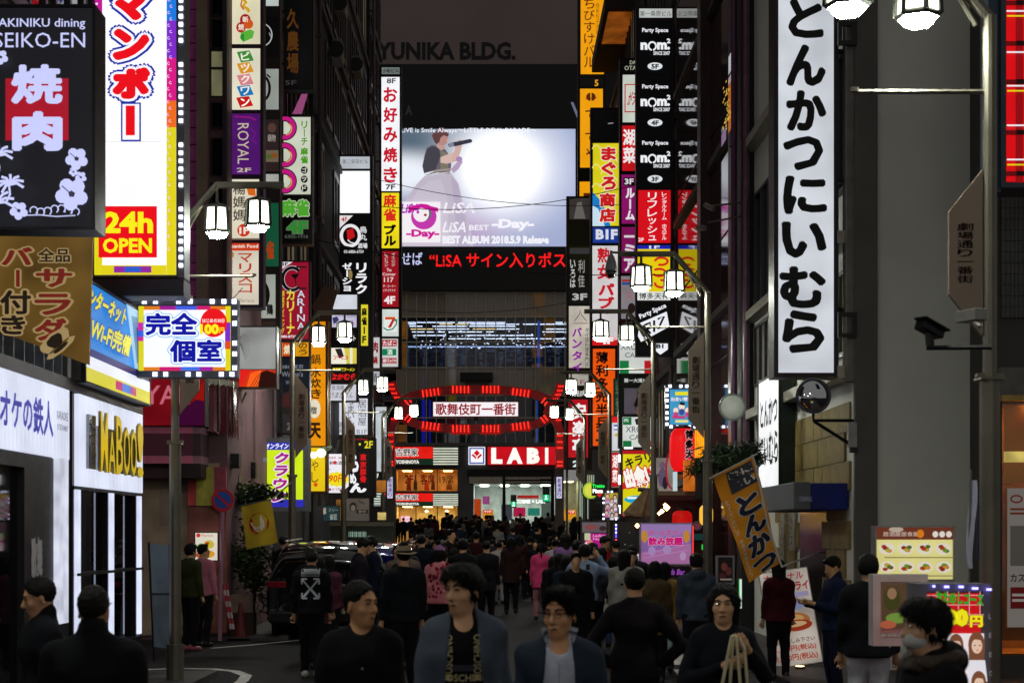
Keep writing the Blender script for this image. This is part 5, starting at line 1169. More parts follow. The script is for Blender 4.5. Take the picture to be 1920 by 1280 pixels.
# ------------------------------------------------------------------ signs, right of the street
sign('orange_bar_sign', 'tall orange sign with thin brown bar lettering high on the right of the screen', 'sign', 71.0, [
    pan(1088, -30, 1133, 140, 'f0a00c', [t('ちびすけバル', 1095, -4, 1115, 128, '6a2c08', .01, v=True), t('鉄板餃子酒場', 1117, 6, 1124, 66, '8c4a10', 0, v=True)], .95, .05),
    pan(1087, 146, 1132, 163, '0f0d0f', [t('5', 1115, 150, 1122, 162, 'e8a020', .02)], .5), pan(1087, 166, 1131, 315, 'f0a00c', [e(1108, 182, 9, 8, '5a2408'), r(1107, 171, 1109, 191, 'f0a00c'), line([(1098, 186), (1118, 184)], 1.5, '5a2408'), *[t(c, 1099, y, 1120, y+28, '5a2408', .01, sk=-.2) for c, y in (('す', 203), ('ず', 244), ('や', 276))]], .95, .05), pan(1086, 340, 1130, 372, 'f0a00c', [r(1094, 362, 1106, 372, '5a2408')], .95, .05)], th=.3, fr='1c1208', w=3, bracket=5.1)
sign('tuna_shop_sign', 'yellow and blue tuna shop sign with red brush hiragana over a pink pub panel', 'sign', 60.0, [
    pan(1112, 205, 1163, 262, '161216', [line([(1140, 232), (1150, 231)], 2, '8a8a8a')], .4), pan(1111, 268, 1161, 424, 'd8cc1c', [p([(1111, 360), (1130, 380), (1145, 424), (1111, 424)], '1c7cc4'), p([(1111, 385), (1122, 392), (1134, 424), (1111, 424)], 'c8e0f0'), *[e(1118+(i % 3)*16, 280+i*12, 8, 8, 'e8e090', 10, 180, 360, 1.6) for i in range(8)], t('まぐろ', 1127, 275, 1155, 358, 'c81c1c', .07, v=True, o='f0e8d8', ob=.05), t('商店', 1124, 361, 1154, 418, 'c81c1c', .07, v=True, o='f0e8d8', ob=.05)], .95, .1),
    pan(1111, 426, 1160, 456, '1c3c9c', [t('B1F', 1117, 430, 1158, 449, 'e4e8f4', .05)], .85), pan(1110, 460, 1159, 638, 'd8d4d4', [t('熟女', 1120, 463, 1145, 525, 'c81c2c', .04, v=True), t('パブ', 1122, 530, 1152, 580, 'c81c2c', .06, v=True, sk=.1), line([(1118, 584), (1138, 588), (1158, 584)], 1.6, 'c81c2c'), t('mm', 1116, 600, 1136, 612, 'c0a8b8', 0)], .88, .1),
    pan(1110, 629, 1158, 648, 'd0181c', [t('4F', 1124, 632, 1150, 645, 'fcf0f0', .05)], .95), pan(1111, 653, 1154, 836, 'e8540c', [t('薄利多売半兵ヱ', 1117, 658, 1140, 828, '1c0c08', .04, v=True)], .95, .08)], th=.35, fr='28181a', w=3, bracket=5.1)
sign('barbecue_tower', 'slim tower with Thai violet lettering above a red barbecue panel near the right arch pillar', 'sign', 66.0, [
    pan(1067, 371, 1106, 412, '57504e', [p([(1076, 410), (1082, 380), (1090, 378), (1098, 410)], '9a9490')], .35), pan(1067, 460, 1107, 569, '0f0f13', [t('いろは', 1069, 486, 1079, 540, 'd8d8d4', .03, v=True), t('利佳', 1084, 486, 1096, 540, 'a8a8a4', .02, v=True), t('3F', 1073, 550, 1101, 563, 'c8c8c4', .04), r(1068, 465, 1105, 476, '3a3a3c')], .6, lit=.7),
    pan(1066, 573, 1106, 690, 'c4bcae', [line([(1077, 602), (1086, 590), (1088, 580), (1090, 590), (1100, 602)], 1.4, '5a4a5c'), r(1075, 605, 1102, 607, '8c8484'), *[t(c, 1073, 614+i*22, 1091, 631+i*22, '8c1c9c', .05) for i, c in enumerate('バンタイ')], t('タイ国料理専門店', 1097, 614, 1104, 688, '28242c', .01, v=True)], .85, .2), pan(1066, 697, 1104, 723, 'bcb8ac', [t('THAI', 1084, 700, 1102, 704, '7a6a7c', 0), t('F', 1088, 712, 1096, 720, '9c2c7c', 0)], .7),
    pan(1065, 728, 1103, 745, '14161a', [t('焼肉', 1072, 731, 1101, 743, 'd4d8d4', .03)], .6, lit=.9), pan(1065, 748, 1103, 858, 'b0101c', [t('安楽亭', 1073, 754, 1099, 853, 'f4f0f0', .045, v=True)], .95, .2), pan(1065, 861, 1102, 877, '0c1014', [t('2F', 1074, 863, 1096, 875, 'e4f0f4', .05)], .6, lit=.95)], th=.3, fr='1a1616', w=3, bracket=5.1)
sign('snack_tower', 'narrow tower with white, red and magenta panels half behind the black party space tower', 'sign', 52.0, [
    pan(1166, 112, 1194, 136, '14100f', [t('DA', 1181, 114, 1192, 121, 'b8bca8', 0), t('OTA', 1171, 124, 1193, 132, 'b8bca8', 0)], .5), pan(1167, 140, 1195, 230, 'd4dcd0', [r(1171, 158, 1196, 211, 'c4242c'), r(1173, 160, 1194, 209, 'dce0d4'), t('がラ', 1178, 172, 1192, 198, 'b82430', .03, sk=.2)], .8),
    pan(1166, 235, 1194, 321, 'c4141c', [t('湖菜', 1168, 241, 1192, 308, 'f0e8e8', .04, v=True, sk=.1)], .95), pan(1165, 327, 1194, 420, '8c1468', [r(1169, 333, 1190, 348, '17141a'), t('3F', 1171, 335, 1188, 346, 'f0e8f0', .03), t('ルーム', 1173, 352, 1190, 414, 'f0e8f0', .07, v=True)], .85), pan(1165, 425, 1194, 512, '84145c', [t('一ミア', 1170, 430, 1190, 510, 'e8dce8', .06, v=True)], .8), pan(1164, 517, 1192, 598, 'a49ca4', [r(1166, 524, 1182, 528, 'c8383c'), r(1166, 529, 1182, 534, '3c5cac'), t('A', 1174, 545, 1186, 562, 'c87c84', 0), e(1184, 578, 7, 10, '2c201c')], .55)], th=.3, fr='201418', w=2.4, bracket=5.1)
sign('butcher_bar_sign', 'white wine bar sign with green and red corner blocks and thin serif lettering', 'sign', 49.0, [
    pan(1161, 612, 1228, 700, 'd4d8d4', [r(1162, 614, 1179, 635, '14703c'), t('肉バル', 1164, 617, 1177, 632, 'd8e8dc', .02), t('XROSS', 1164, 644, 1206, 656, '3a3c40', 0), t('CASA', 1172, 661, 1206, 670, '3a3c40', 0), r(1162, 676, 1179, 700, '147a40'), r(1208, 676, 1228, 700, 'b81c24')], .85), pan(1166, 703, 1224, 722, '14201c', [t('第一大滝ビル', 1170, 709, 1222, 717, 'd0d4d0', .03)], .6, lit=.85), pan(1170, 727, 1216, 776, '6c6470', [p([(1195, 730), (1200, 730), (1206, 745), (1212, 752), (1206, 775), (1194, 775), (1190, 760), (1187, 762), (1194, 745)], '1c1216'), p([(1193, 762), (1199, 762), (1197, 776), (1192, 776)], '8c5c5c')], .45),
    pan(1167, 781, 1226, 838, 'd8dcd8', [r(1168, 782, 1184, 796, '14703c'), t('肉', 1170, 784, 1178, 791, 'd8e8dc', .02), p([(1190, 786), (1196, 784), (1211, 786), (1213, 795), (1209, 795), (1207, 791), (1197, 791), (1196, 796), (1193, 796)], '15161a'), t('XROSS', 1173, 799, 1218, 810, '3a3c40', 0), t('CASA', 1180, 815, 1216, 824, '3a3c40', 0), r(1168, 826, 1184, 838, '14703c'), r(1214, 826, 1226, 838, 'b81c24')], .9)], th=.3, fr='18201c', w=1.6, bracket=5.1)
sign('drug_sign', 'small white sign with a red top and blue stripe left of the cow sign', 'sign', 50.0, [pan(1147, 781, 1162, 845, 'd4d4dc', [r(1147, 781, 1162, 792, 'd81c1c'), r(1151, 796, 1160, 799, '2a5ac8'), r(1151, 800, 1160, 803, 'e8f0f8'), r(1151, 804, 1160, 806, '2a5ac8'), e(1156, 815, 4, 3, 'c8b04c', 8)], .9)], th=.3, fr='5a5450', w=2)
sign('red_noodle_sign', 'narrow red sign with white brush characters beside the yellow meeting cafe sign', 'sign', 45.0, [pan(1145, 848, 1160, 912, 'b8121c', [t('湖菜', 1148, 851, 1158, 906, 'f4e8e8', .04, v=True)], .9)], th=.25, fr='c8bcb8', w=1.2)
sign('green_edge_sign', 'thin dark green vertical sign between the orange tavern sign and the photo panel', 'sign', 54.0, [pan(1152, 710, 1163, 780, '0f4a30', [t('ジェノケン', 1154, 714, 1160, 776, '8cb89c', .0, v=True)], .5)], th=.25, fr='10201a', w=1)
NOM = lambda y0, fl: pan(1198, y0, 1260, y0+102, '0b0b0e', [t('Party Space', 1204, y0+14, 1253, y0+24, 'e8eaf0', .03), t('n', 1201, y0+41, 1214, y0+55, 'f4f6fa', .05), e(1223, y0+48, 8.5, 9, 'f4f6fa', 20, 100, 440, 3), t('m.', 1232, y0+41, 1256, y0+55, 'f4f6fa', .05), t('2', 1250, y0+34, 1257, y0+43, 'f4f6fa', .04), t('SINCE 2007', 1225, y0+58, 1256, y0+65, 'e8eaf0', .03), e(1228, y0+86, 14, 7, 'e0e4e8', 20), t(fl, 1221, y0+82, 1235, y0+91, '101216', .04)], .6, lit=.95)
sign('party_space_tower', 'black tenant tower repeating white party space lettering over red and yellow panels', 'sign', 43.6, [
    pan(1198, 16, 1261, 34, 'c8ccc8', [t('第一桑原ビル', 1200, 21, 1259, 31, '3a3c40', 0)], .8), NOM(39, '5F'), NOM(144.5, '4F'), NOM(250, '3F'),
    pan(1196, 356, 1258, 456, 'd4101c', [t('リフレッシュ', 1214, 360, 1232, 454, 'fcf0f0', .02, v=True), t('レンタルルーム　ホステル', 1241, 360, 1250, 450, 'fcf0f0', .02, v=True), t('2F', 1196.5, 446, 1207, 453, 'fcf0f0', .02)], .95, .06),
    pan(1195, 460, 1257, 563, 'e4cc10', [r(1195, 460, 1257, 467, '1c24a8'), t('1F', 1217, 460.5, 1237, 466.5, 'dce0f8', .03), *[e(1240-(i % 2)*4, 490+i*21, 14, 9, 'd0281c', 14, 180+40*i, 480+40*i, 4.5) for i in range(3)], r(1195, 547, 1257, 563, 'e0e4e0'), t('博多天神', 1198, 549, 1254, 561, '17171a', .02)], .95, .06),
    pan(1195, 567, 1256, 665, '0b0b0f', [t('Party Space', 1197, 578, 1251, 590, 'f0f2f8', .03, rot=24), p([(1196, 630), (1199, 606), (1250, 584), (1255, 612), (1202, 641)], 'f0f2f8'), *[line([(1205+u*.93, 633-u*.42-v*.95) for u, v in st], 4.2, '0b0b0f') for st in (((4, 1), (4, 24)), ((4, 23), (15, 23), (15, 13), (5, 13)), ((8, 13), (16, 1)), ((23, 1), (23, 24)), ((30, 23), (43, 23), (31, 3), (45, 3)))], p([(1222, 644), (1252, 644), (1252, 655), (1238, 665), (1222, 652)], 'f0f2f8'), t('B1', 1230, 645, 1244, 653, '0b0b0f', .05)], .6, lit=.95)], th=.3, fr='2c2024', w=2.6, bracket=5.0)
sign('striped_meeting_sign', 'red, white and blue sign with fat white characters cut off behind the party space tower', 'sign', 46.5, [
    pan(1262, 362, 1282, 506, 'c8141c', [t('出会い', 1260, 364, 1284, 460, 'f4f4fa', .10, v=True, sk=-.3), p([(1262, 448), (1282, 440), (1282, 506), (1262, 506)], '2c5cc8'), p([(1262, 460), (1270, 456), (1274, 470), (1264, 480)], 'f0c8d8'), t('カ', 1262, 462, 1282, 500, 'f4f4fa', .1), p([(1276, 410), (1282, 404), (1282, 424), (1276, 422)], '2c5cc8')], 1.0)], th=.25, fr='3a2428', w=1, bracket=5.0)
cf = sign('meeting_cafe_sign', 'slanted-letter yellow meeting cafe sign edged with white lamps near the pavement', 'sign', 39.0, [
    pan(1167, 844, 1229, 967, 'd8cc10', [r(1167, 844, 1229, 851, 'a8141c'), t('キラリ', 1172, 853, 1221, 872, '1c1814', .05, rot=16), p([(1167, 905), (1229, 870), (1229, 892), (1167, 918)], 'c8181c'), t('出会い', 1170, 872, 1228, 910, 'f8f4ec', .09, rot=14, o='c8181c', ob=.08), t('カフェ', 1194, 900, 1228, 916, 'f8f4ec', .06, rot=14, o='c8181c', ob=.08), e(1202, 936, 32, 8, '18a0c8', 18), r(1176, 931, 1224, 935, 'e8f4f8'), p([(1216, 952), (1226, 946), (1226, 958), (1222, 958), (1220, 966), (1214, 964)], 'c8281c'), r(1167, 962, 1229, 967, 'b03c50')], .95, .08)], th=.35, fr='3a2c20', w=4)
Fz = front(39.0)
mb = MB()
for q in ((1170, 838, 1186, 841), (1206, 838, 1222, 841), (1159, 852, 1163, 866), (1159, 890, 1163, 908), (1159, 947, 1163, 962)): mb.add(*face_box(Fz, *q, .07, .03))
mb.build('tube_lamp', glow('f4f8ff', 3.0), cf)
# folded tarpaulin in front of it
tb = thing('folded_awning', 'bundled brown folded awning hanging in front of the yellow meeting cafe sign', 'folded awning', P(1200, 970, 37.5))
mb = MB()
rr = random.Random(4); top = P(1212, 919, 37.5); N = 14; pr_ = []
for k, (yy, hw, cxp) in enumerate(((917, 7, 1213), (926, 9, 1211), (938, 15, 1206), (950, 20, 1201), (960, 24, 1196), (967, 22, 1196), (970, 14, 1200))):
    pr_.append([Vector(P(cxp, yy, 37.5))+Vector((math.cos(2*math.pi*j/N)*hw*.0125*(1+(.16 if j % 2 else -.1)), math.sin(2*math.pi*j/N)*hw*.008*(1+(.2 if j % 2 else -.1)), rr.uniform(-.02, .02))) for j in range(N)])
mb.add([v for q in pr_ for v in q], [(i*N+j, i*N+(j+1) % N, (i+1)*N+(j+1) % N, (i+1)*N+j) for i in range(len(pr_)-1) for j in range(N)]+[tuple((len(pr_)-1)*N+j for j in range(N))])
mb.build('cloth', mat('9a8260', .8, 0, .35, 6, .4), tb)
mb = MB(); mb.tube([P(1196, 917, 37.5), P(1234, 919, 37.5)], .05, 8); mb.build('pole', METAL(), tb)
# LED poster above the red lantern
lp = sign('led_poster_sign', 'small blue poster sign framed in blinking white LEDs above the red lantern', 'sign', 36.5, [
    pan(1255, 729, 1299, 796, '3c94c0', [r(1266, 734, 1290, 741, 'e0d824'), t('出会い喫茶', 1258, 744, 1297, 752, 'e8f0fc', .04, o='2c2c7c', ob=.06), e(1278, 762, 6, 6, 'f0d8c4', 12), e(1267, 769, 5, 5, 'f0d8c4', 12), e(1289, 769, 5, 5, 'f0d8c4', 12), p([(1273, 758), (1276, 753), (1284, 755), (1283, 760)], '17141a'), e(1278, 772, 5, 6, '3a4a8c', 10), e(1267, 777, 5, 5, 'c83c84', 10), e(1289, 777, 5, 5, 'c83c84', 10), r(1260, 780, 1284, 784, 'c82c6c'), r(1266, 787, 1290, 792, 'e0d88c')], .95)], th=.2, fr='4a4c58', w=3)
Fz = front(36.5)
rim(Fz, 1252, 726, 1302, 799, 5, .15, mat('3c3e4c', .4, .4, .1), lp, 'led_frame', e=.03)
cross = [(1250, y) for y in (731, 741, 751, 762, 774, 784, 795)]+[(x, 724) for x in (1256, 1276, 1287, 1298)]+[(x, 800) for x in (1258, 1270, 1280, 1292, 1303)]
leds(Fz, cross, 5, lp, 'e4eaff', 5.0, .06)
# red ramen lantern
def red_lantern(name, label, px, py0, py1, w, d, txt, lit=1.0, h='e01418'):
    root = thing(name, label, 'lantern', P(px, py1, d)); k = d/FPX; c = P(px, (py0+py1)/2, d); H_ = (py1-py0)/2*k; R_ = w/2*k
    mb = MB(); prof = []; n = 22
    for i in range(n+1):
        q = -1+2*i/n; rad = R_*(1-abs(q)**5*.45)*(1 if i % 2 else .975); prof.append((rad, q*H_))
    mb.lathe(c, prof, 28); b = mb.build('paper_body', glow(h, lit, uneven=.1), root, smooth=True)
    mb = MB(); mb.lathe((c[0], c[1], c[2]+H_), [(R_*.6, 0), (R_*.6, .05), (R_*.5, .06)], 20); mb.lathe((c[0], c[1], c[2]-H_-.05), [(R_*.55, 0), (R_*.55, .05)], 20); mb.build('end_ring', BLACK(), root)
    if txt:
        G, F_ = layout(txt[1], txt[1]['b']); out = []
        for nm, hh, bo, e_ in (('lettering', 'e8b8c0', .07, .006), ('lettering', '14060c', .02, .011)):
            el = dict(txt[1]); G, F_ = layout(el, el['b']+bo); vs = []
            for x, z in G:
                ang = x/R_; vs.append((c[0]+math.sin(ang)*(R_+e_), c[1]-math.cos(ang)*(R_+e_), c[2]-z))
            mb = MB(); mb.v = vs; mb.f = F_; mb.build(nm, mat(hh, .6, 0, 0) if hh[0] == '1' else glow(hh, .7, False), b)
    return root
red_lantern('ramen_lantern', 'big bright red paper lantern with black shop characters below the LED poster', 1280, 803, 884, 50, 35.5, (0, t('博多天神', .02, -.44, .22, .42, '', .06, v=True)))
red_lantern('paper_lantern', 'smaller red glowing paper lantern hanging low behind the purple girls bar board', 1279, 957, 990, 38, 34.0, None, .7, 'c81410')
red_lantern('paper_lantern', 'round yellow paper lantern half hidden behind the right lamp post', 1324, 947, 984, 26, 28.0, None, 1.0, 'f2b83c')
# tonkatsu signs
sign('tonkatsu_sign', 'huge white vertical sign with bold black hiragana in front of the grey wall', 'sign', 21.4, [
    pan(1458, -30, 1565, 700, 'dfe4ec', [*[t(c, x0, y0, x1, y1, '08080a', .065) for c, x0, y0, x1, y1 in (('と', 1478, -2, 1544, 72), ('ん', 1474, 84, 1548, 162), ('か', 1474, 170, 1549, 246), ('つ', 1468, 256, 1543, 320), ('に', 1468, 330, 1550, 402), ('い', 1465, 416, 1549, 484), ('む', 1461, 500, 1548, 578), ('ら', 1466, 582, 1545, 662))]], .76, .18)], th=.4, fr='2a2224', w=7, bracket=RX)
for za, zb in ((40, 84), (585, 632)):
    br = thing('sign_bracket', 'black square steel bracket holding the huge white sign, %s' % ('upper one near the lantern' if za == 40 else 'lower one above the mirror'), 'bracket', P(1590, zb, 21.2))
    mb = MB(); F_ = front(21.15)
    for q in ((1572, za, 1607, za+8), (1572, zb-8, 1607, zb), (1572, za+8, 1579, zb-8), (1598, za+8, 1607, zb-8)): mb.add(*face_box(F_, *q, .0, .06))
    mb.build('frame', BLACK(), br)
Ft = side(RX-.28, 25.4, 27.4, 4.44, 2.64, -1)
ts = sign('tonkatsu_side_sign', 'white lit box sign along the wall with slim black hiragana left of the convex mirror', 'sign', 26, [
    pan(0, 0, 1, 1, 'f0f2f4', [t('とんかつ', .10, .18, .92, .44, '17171c', .04), t('にいむら', .06, .50, .96, .80, '17171c', .04)], .95, .06)], th=.25, fr='1c241c', face=Ft, w=.015)
# nobori banner, tilted
nb = thing('yellow_banner', 'tilted mustard yellow cloth banner with navy hiragana hanging from a bent rod', 'banner', P(1400, 1090, 19.5))
kx = 19.5/FPX
def nbq(u, v): # u across 0..1, v down 0..1 of the cloth in photo spacing
    tl_, tr_, bl_, br_ = (1337, 892), (1413, 853), (1405, 1092), (1463, 1055)
    a = (tl_[0]+(tr_[0]-tl_[0])*u, tl_[1]+(tr_[1]-tl_[1])*u); b = (bl_[0]+(br_[0]-bl_[0])*u, bl_[1]+(br_[1]-bl_[1])*u)
    x, y = a[0]+(b[0]-a[0])*v, a[1]+(b[1]-a[1])*v
    w = .05*math.sin(v*7+u*2)+.02*math.sin(v*17-u*5)
    return Vector(P(x, y, 19.5))+Vector((0, w, 0))
NU, NV = 6, 30; mb = MB(); vs = [nbq(i/NU, j/NV) for j in range(NV+1) for i in range(NU+1)]
mb.add(vs, [(j*(NU+1)+i, j*(NU+1)+i+1, (j+1)*(NU+1)+i+1, (j+1)*(NU+1)+i) for j in range(NV) for i in range(NU)]); cl = mb.build('cloth', mat('e0901a', .85, 0, .12, 4), nb, smooth=True)
def on_cloth(el, h, off, ob=0):
    G, F_ = layout(el, el['b']+ob); mb = MB(); mb.v = [tuple(nbq(x, y)+Vector((0, -off, 0))) for x, y in G]; mb.f = F_; mb.build('lettering', mat(h, .8, 0, 0), cl)
for i, (c, x0, y0, x1, y1) in enumerate((('と', .30, .28, .88, .46), ('ん', .28, .47, .90, .64), ('か', .25, .65, .92, .83), ('つ', .25, .86, .95, .99))):
    on_cloth(t(c, x0, y0, x1, y1, '', .07), 'c8c4c0', .006, .05); on_cloth(t(c, x0, y0, x1, y1, '', .07), '1a1a30', .010)
for i, c in enumerate('味自慢'): pass
for (c, x0, y0, x1, y1) in (('む', .30, .04, .60, .12), ('に', .62, .04, .92, .12), ('ら', .30, .14, .60, .22), ('い', .62, .14, .92, .22)):
    el = dict(k='p', p=[]); mb = MB(); mb.add([nbq(a, b)+Vector((0, -.004, 0)) for a, b in ((x0-.01, y0-.01), (x1+.01, y0-.01), (x1+.01, y1+.01), (x0-.01, y1+.01))], [(0, 1, 2, 3)]); mb.build('graphic', mat('3a3840', .8, 0, 0), cl); on_cloth(t(c, x0+.02, y0+.006, x1-.02, y1-.006, '', .05), 'd8d4d0', .009)
on_cloth(t('かつてないおいしさ', .06, .25, .16, .58, '', .02, v=True), 'e8dcc0', .006); on_cloth(t('新宿店特製とんかつ', .08, .62, .18, .97, '', .02, v=True), 'e8dcc0', .006)
mb = MB(); mb.tube([P(1466, 1062, 19.4), P(1440, 985, 19.4), P(1416, 870, 19.4), P(1410, 852, 19.4)], .012, 6); mb.tube([P(1330, 897, 19.4), P(1420, 850, 19.4)], .01, 6); mb.tube([P(1466, 1062, 19.4), (RX, 23.6, 1.6)], .012, 6); mb.build('pole', mat('c8c4bc', .4, .3, .1), nb)
# plaid sign top right
ps = sign('plaid_sign', 'bright red tartan light box with white and yellow stripes at the top right corner', 'sign', 17.8, [
    pan(1885, -30, 2000, 343, 'd40c14', [r(1904, -30, 1918, 343, '8c0a10'), *[r(1885, y, 2000, y+9, '5c080c') for y in (2, 78, 150, 245, 322)], *[r(1904, y, 1918, y+9, '1c0406') for y in (2, 78, 150, 245, 322)], r(1924, -30, 1935, 343, '5c080c'), *[r(1885, y, 2000, y+3, 'f0e8f0') for y in (22, 99, 162, 236, 300)], *[r(1885, y, 2000, y+3, 'e8cc14') for y in (32, 172, 310)]], .95, .06)], th=.5, fr='3a4450', w=9)
cell(front(17.9), 1850, -30, 1874, 362, .3, mat('3c4a58', .35, .6, .15), 'side_frame', ps, e=.06)
# wall pipes and gear at the far right: rod bracket
# security cameras on the right
cc = thing('security_camera', 'black boxy security camera on an arm in front of the grey wall', 'security camera', P(1750, 640, 10.9))
mb = MB(); M = Matrix.Rotation(.5, 3, 'Z') @ Matrix.Rotation(.35, 3, 'Y'); mb.obox(P(1744, 615, 10.9), (.19, .1, .085), M); mb.obox(P(1748, 608, 10.88), (.24, .12, .015), M); mb.build('housing', mat('17181a', .4, .3), cc, bevel=.006)
mb = MB(); mb.tube([P(1742, 630, 10.9), P(1738, 652, 10.9), P(1860, 651, 10.7)], .018, 6); mb.tube([P(1742, 622, 10.9), P(1744, 648, 10.9)], .03, 8); mb.build('arm', BLACK(), cc)
cc2 = thing('security_camera', 'pale grey camera tucked behind the right lamp post name plate', 'security camera', P(1820, 600, 11))
mb = MB(); mb.obox(P(1822, 592, 11), (.11, .2, .08), Matrix.Rotation(.4, 3, 'Z')); mb.tube([P(1822, 600, 11), P(1838, 612, 10.8)], .015, 6); mb.build('housing', mat('8a8880', .5, .3), cc2, bevel=.006)
cc3 = thing('security_camera', 'small camera pointing down from the dark granite wall, upper one', 'security camera', P(1330, 385, 29.5))
mb = MB(); mb.tube([P(1322, 384, 29.5), P(1338, 392, 29.3)], .05, 8); mb.tube([P(1332, 386, 29.4), P(1400, 379, 29.9)], .02, 6); mb.build('housing', mat('77716c', .5, .3), cc3)
cc4 = thing('security_camera', 'small camera on a slanted arm from the dark granite wall, lower one', 'security camera', P(1318, 430, 29.5))
mb = MB(); mb.tube([P(1308, 427, 29.5), P(1322, 428, 29.3)], .05, 8); mb.tube([P(1328, 417, 29.4), P(1400, 404, 29.9)], .02, 6); mb.build('housing', mat('77716c', .5, .3), cc4)
ws = thing('gold_window_sign', 'tall narrow lit sign with gold glitter print high on the maroon wall', 'sign', P(1388, 280, 31))
Fw = side(4.55, 30.6, 31.3, Z_(100, 31), Z_(270, 31), -1)
cell(Fw, 0, 0, 1, 1, .1, DARKM(), 'housing', ws, e=-.01)
draw(Fw, [r(.05, 0, .95, .2, 'c8ccd4'), r(.05, .24, .95, .32, 'b89ca8'), r(.05, .33, .95, .85, 'b8641c'), *[e(random.uniform(.1, .9), random.uniform(.35, .83), .12, .012, 'f0c848', 6) for _ in range(40)], r(.05, .87, .95, 1.0, '8c6c94')], ws, .7)
# convex mirrors
def mirror(name, label, px, py, R_, d, back=False, arm=None, h='9a9a92', plain=None):
    root = thing(name, label, 'mirror', P(px, py, d)); c = P(px, py, d); k = R_*d/FPX; sg = 1 if back else -1
    mb = MB(); mb.lathe((c[0], c[1], c[2]), [(k, 0), (k*.96, sg*k*.06), (k*.7, sg*k*.22), (k*.35, sg*k*.33), (0.001, sg*k*.36)], 32, 'y'); mb.build('mirror_face' if not back else 'back_shell', mat('c8ccd0', .03, 1.0, 0) if not back else mat('8a9088', .5, .2, .2, 3), root, smooth=True) if not plain else mb.build('back_shell', mat(plain, .6, .1, .15, 4), root, smooth=True)
    mb = MB(); mb.lathe((c[0], c[1], c[2]), [(k*1.06, -.02), (k*1.08, 0), (k*1.06, .02), (k*.98, .02)], 32, 'y'); mb.build('rim', mat(h, .4, .4), root)
    if arm:
        mb = MB()
        for a in arm: mb.tube([P(*q) for q in a], .022, 6)
        mb.build('bracket', DARKM(), root)
mirror('convex_mirror', 'round convex mirror on a triangular black bracket under the huge white sign', 1525, 742, 31, 20.8, False, [[(1525, 770, 20.9), (1525, 788, 21.0), (1600, 788, 21.2)], [(1527, 790, 21.0), (1598, 835, 21.2)]], '3c3c44')
mirror('mirror_disc', 'pale grey back of a round mirror beside the narrow alley on the right', 1373, 763, 24, 27.8, False, [[(1373, 763, 28.0), (1400, 763, 29.0)]], '6a706a', plain='b8bcb0')
jb = thing('junction_box', 'grey metal box at the foot of the mirror bracket on the wall', 'electric box', P(1599, 850, 21.1))
mb = MB(); mb.add(*face_box(front(21.12), 1591, 792, 1607, 838, .0, .1)); mb.build('box', mat('8c8c8a', .4, .5), jb); mb = MB(); mb.add(*face_box(front(21.12), 1594, 838, 1607, 848, .02, .1)); mb.build('lid', BLACK(), jb)

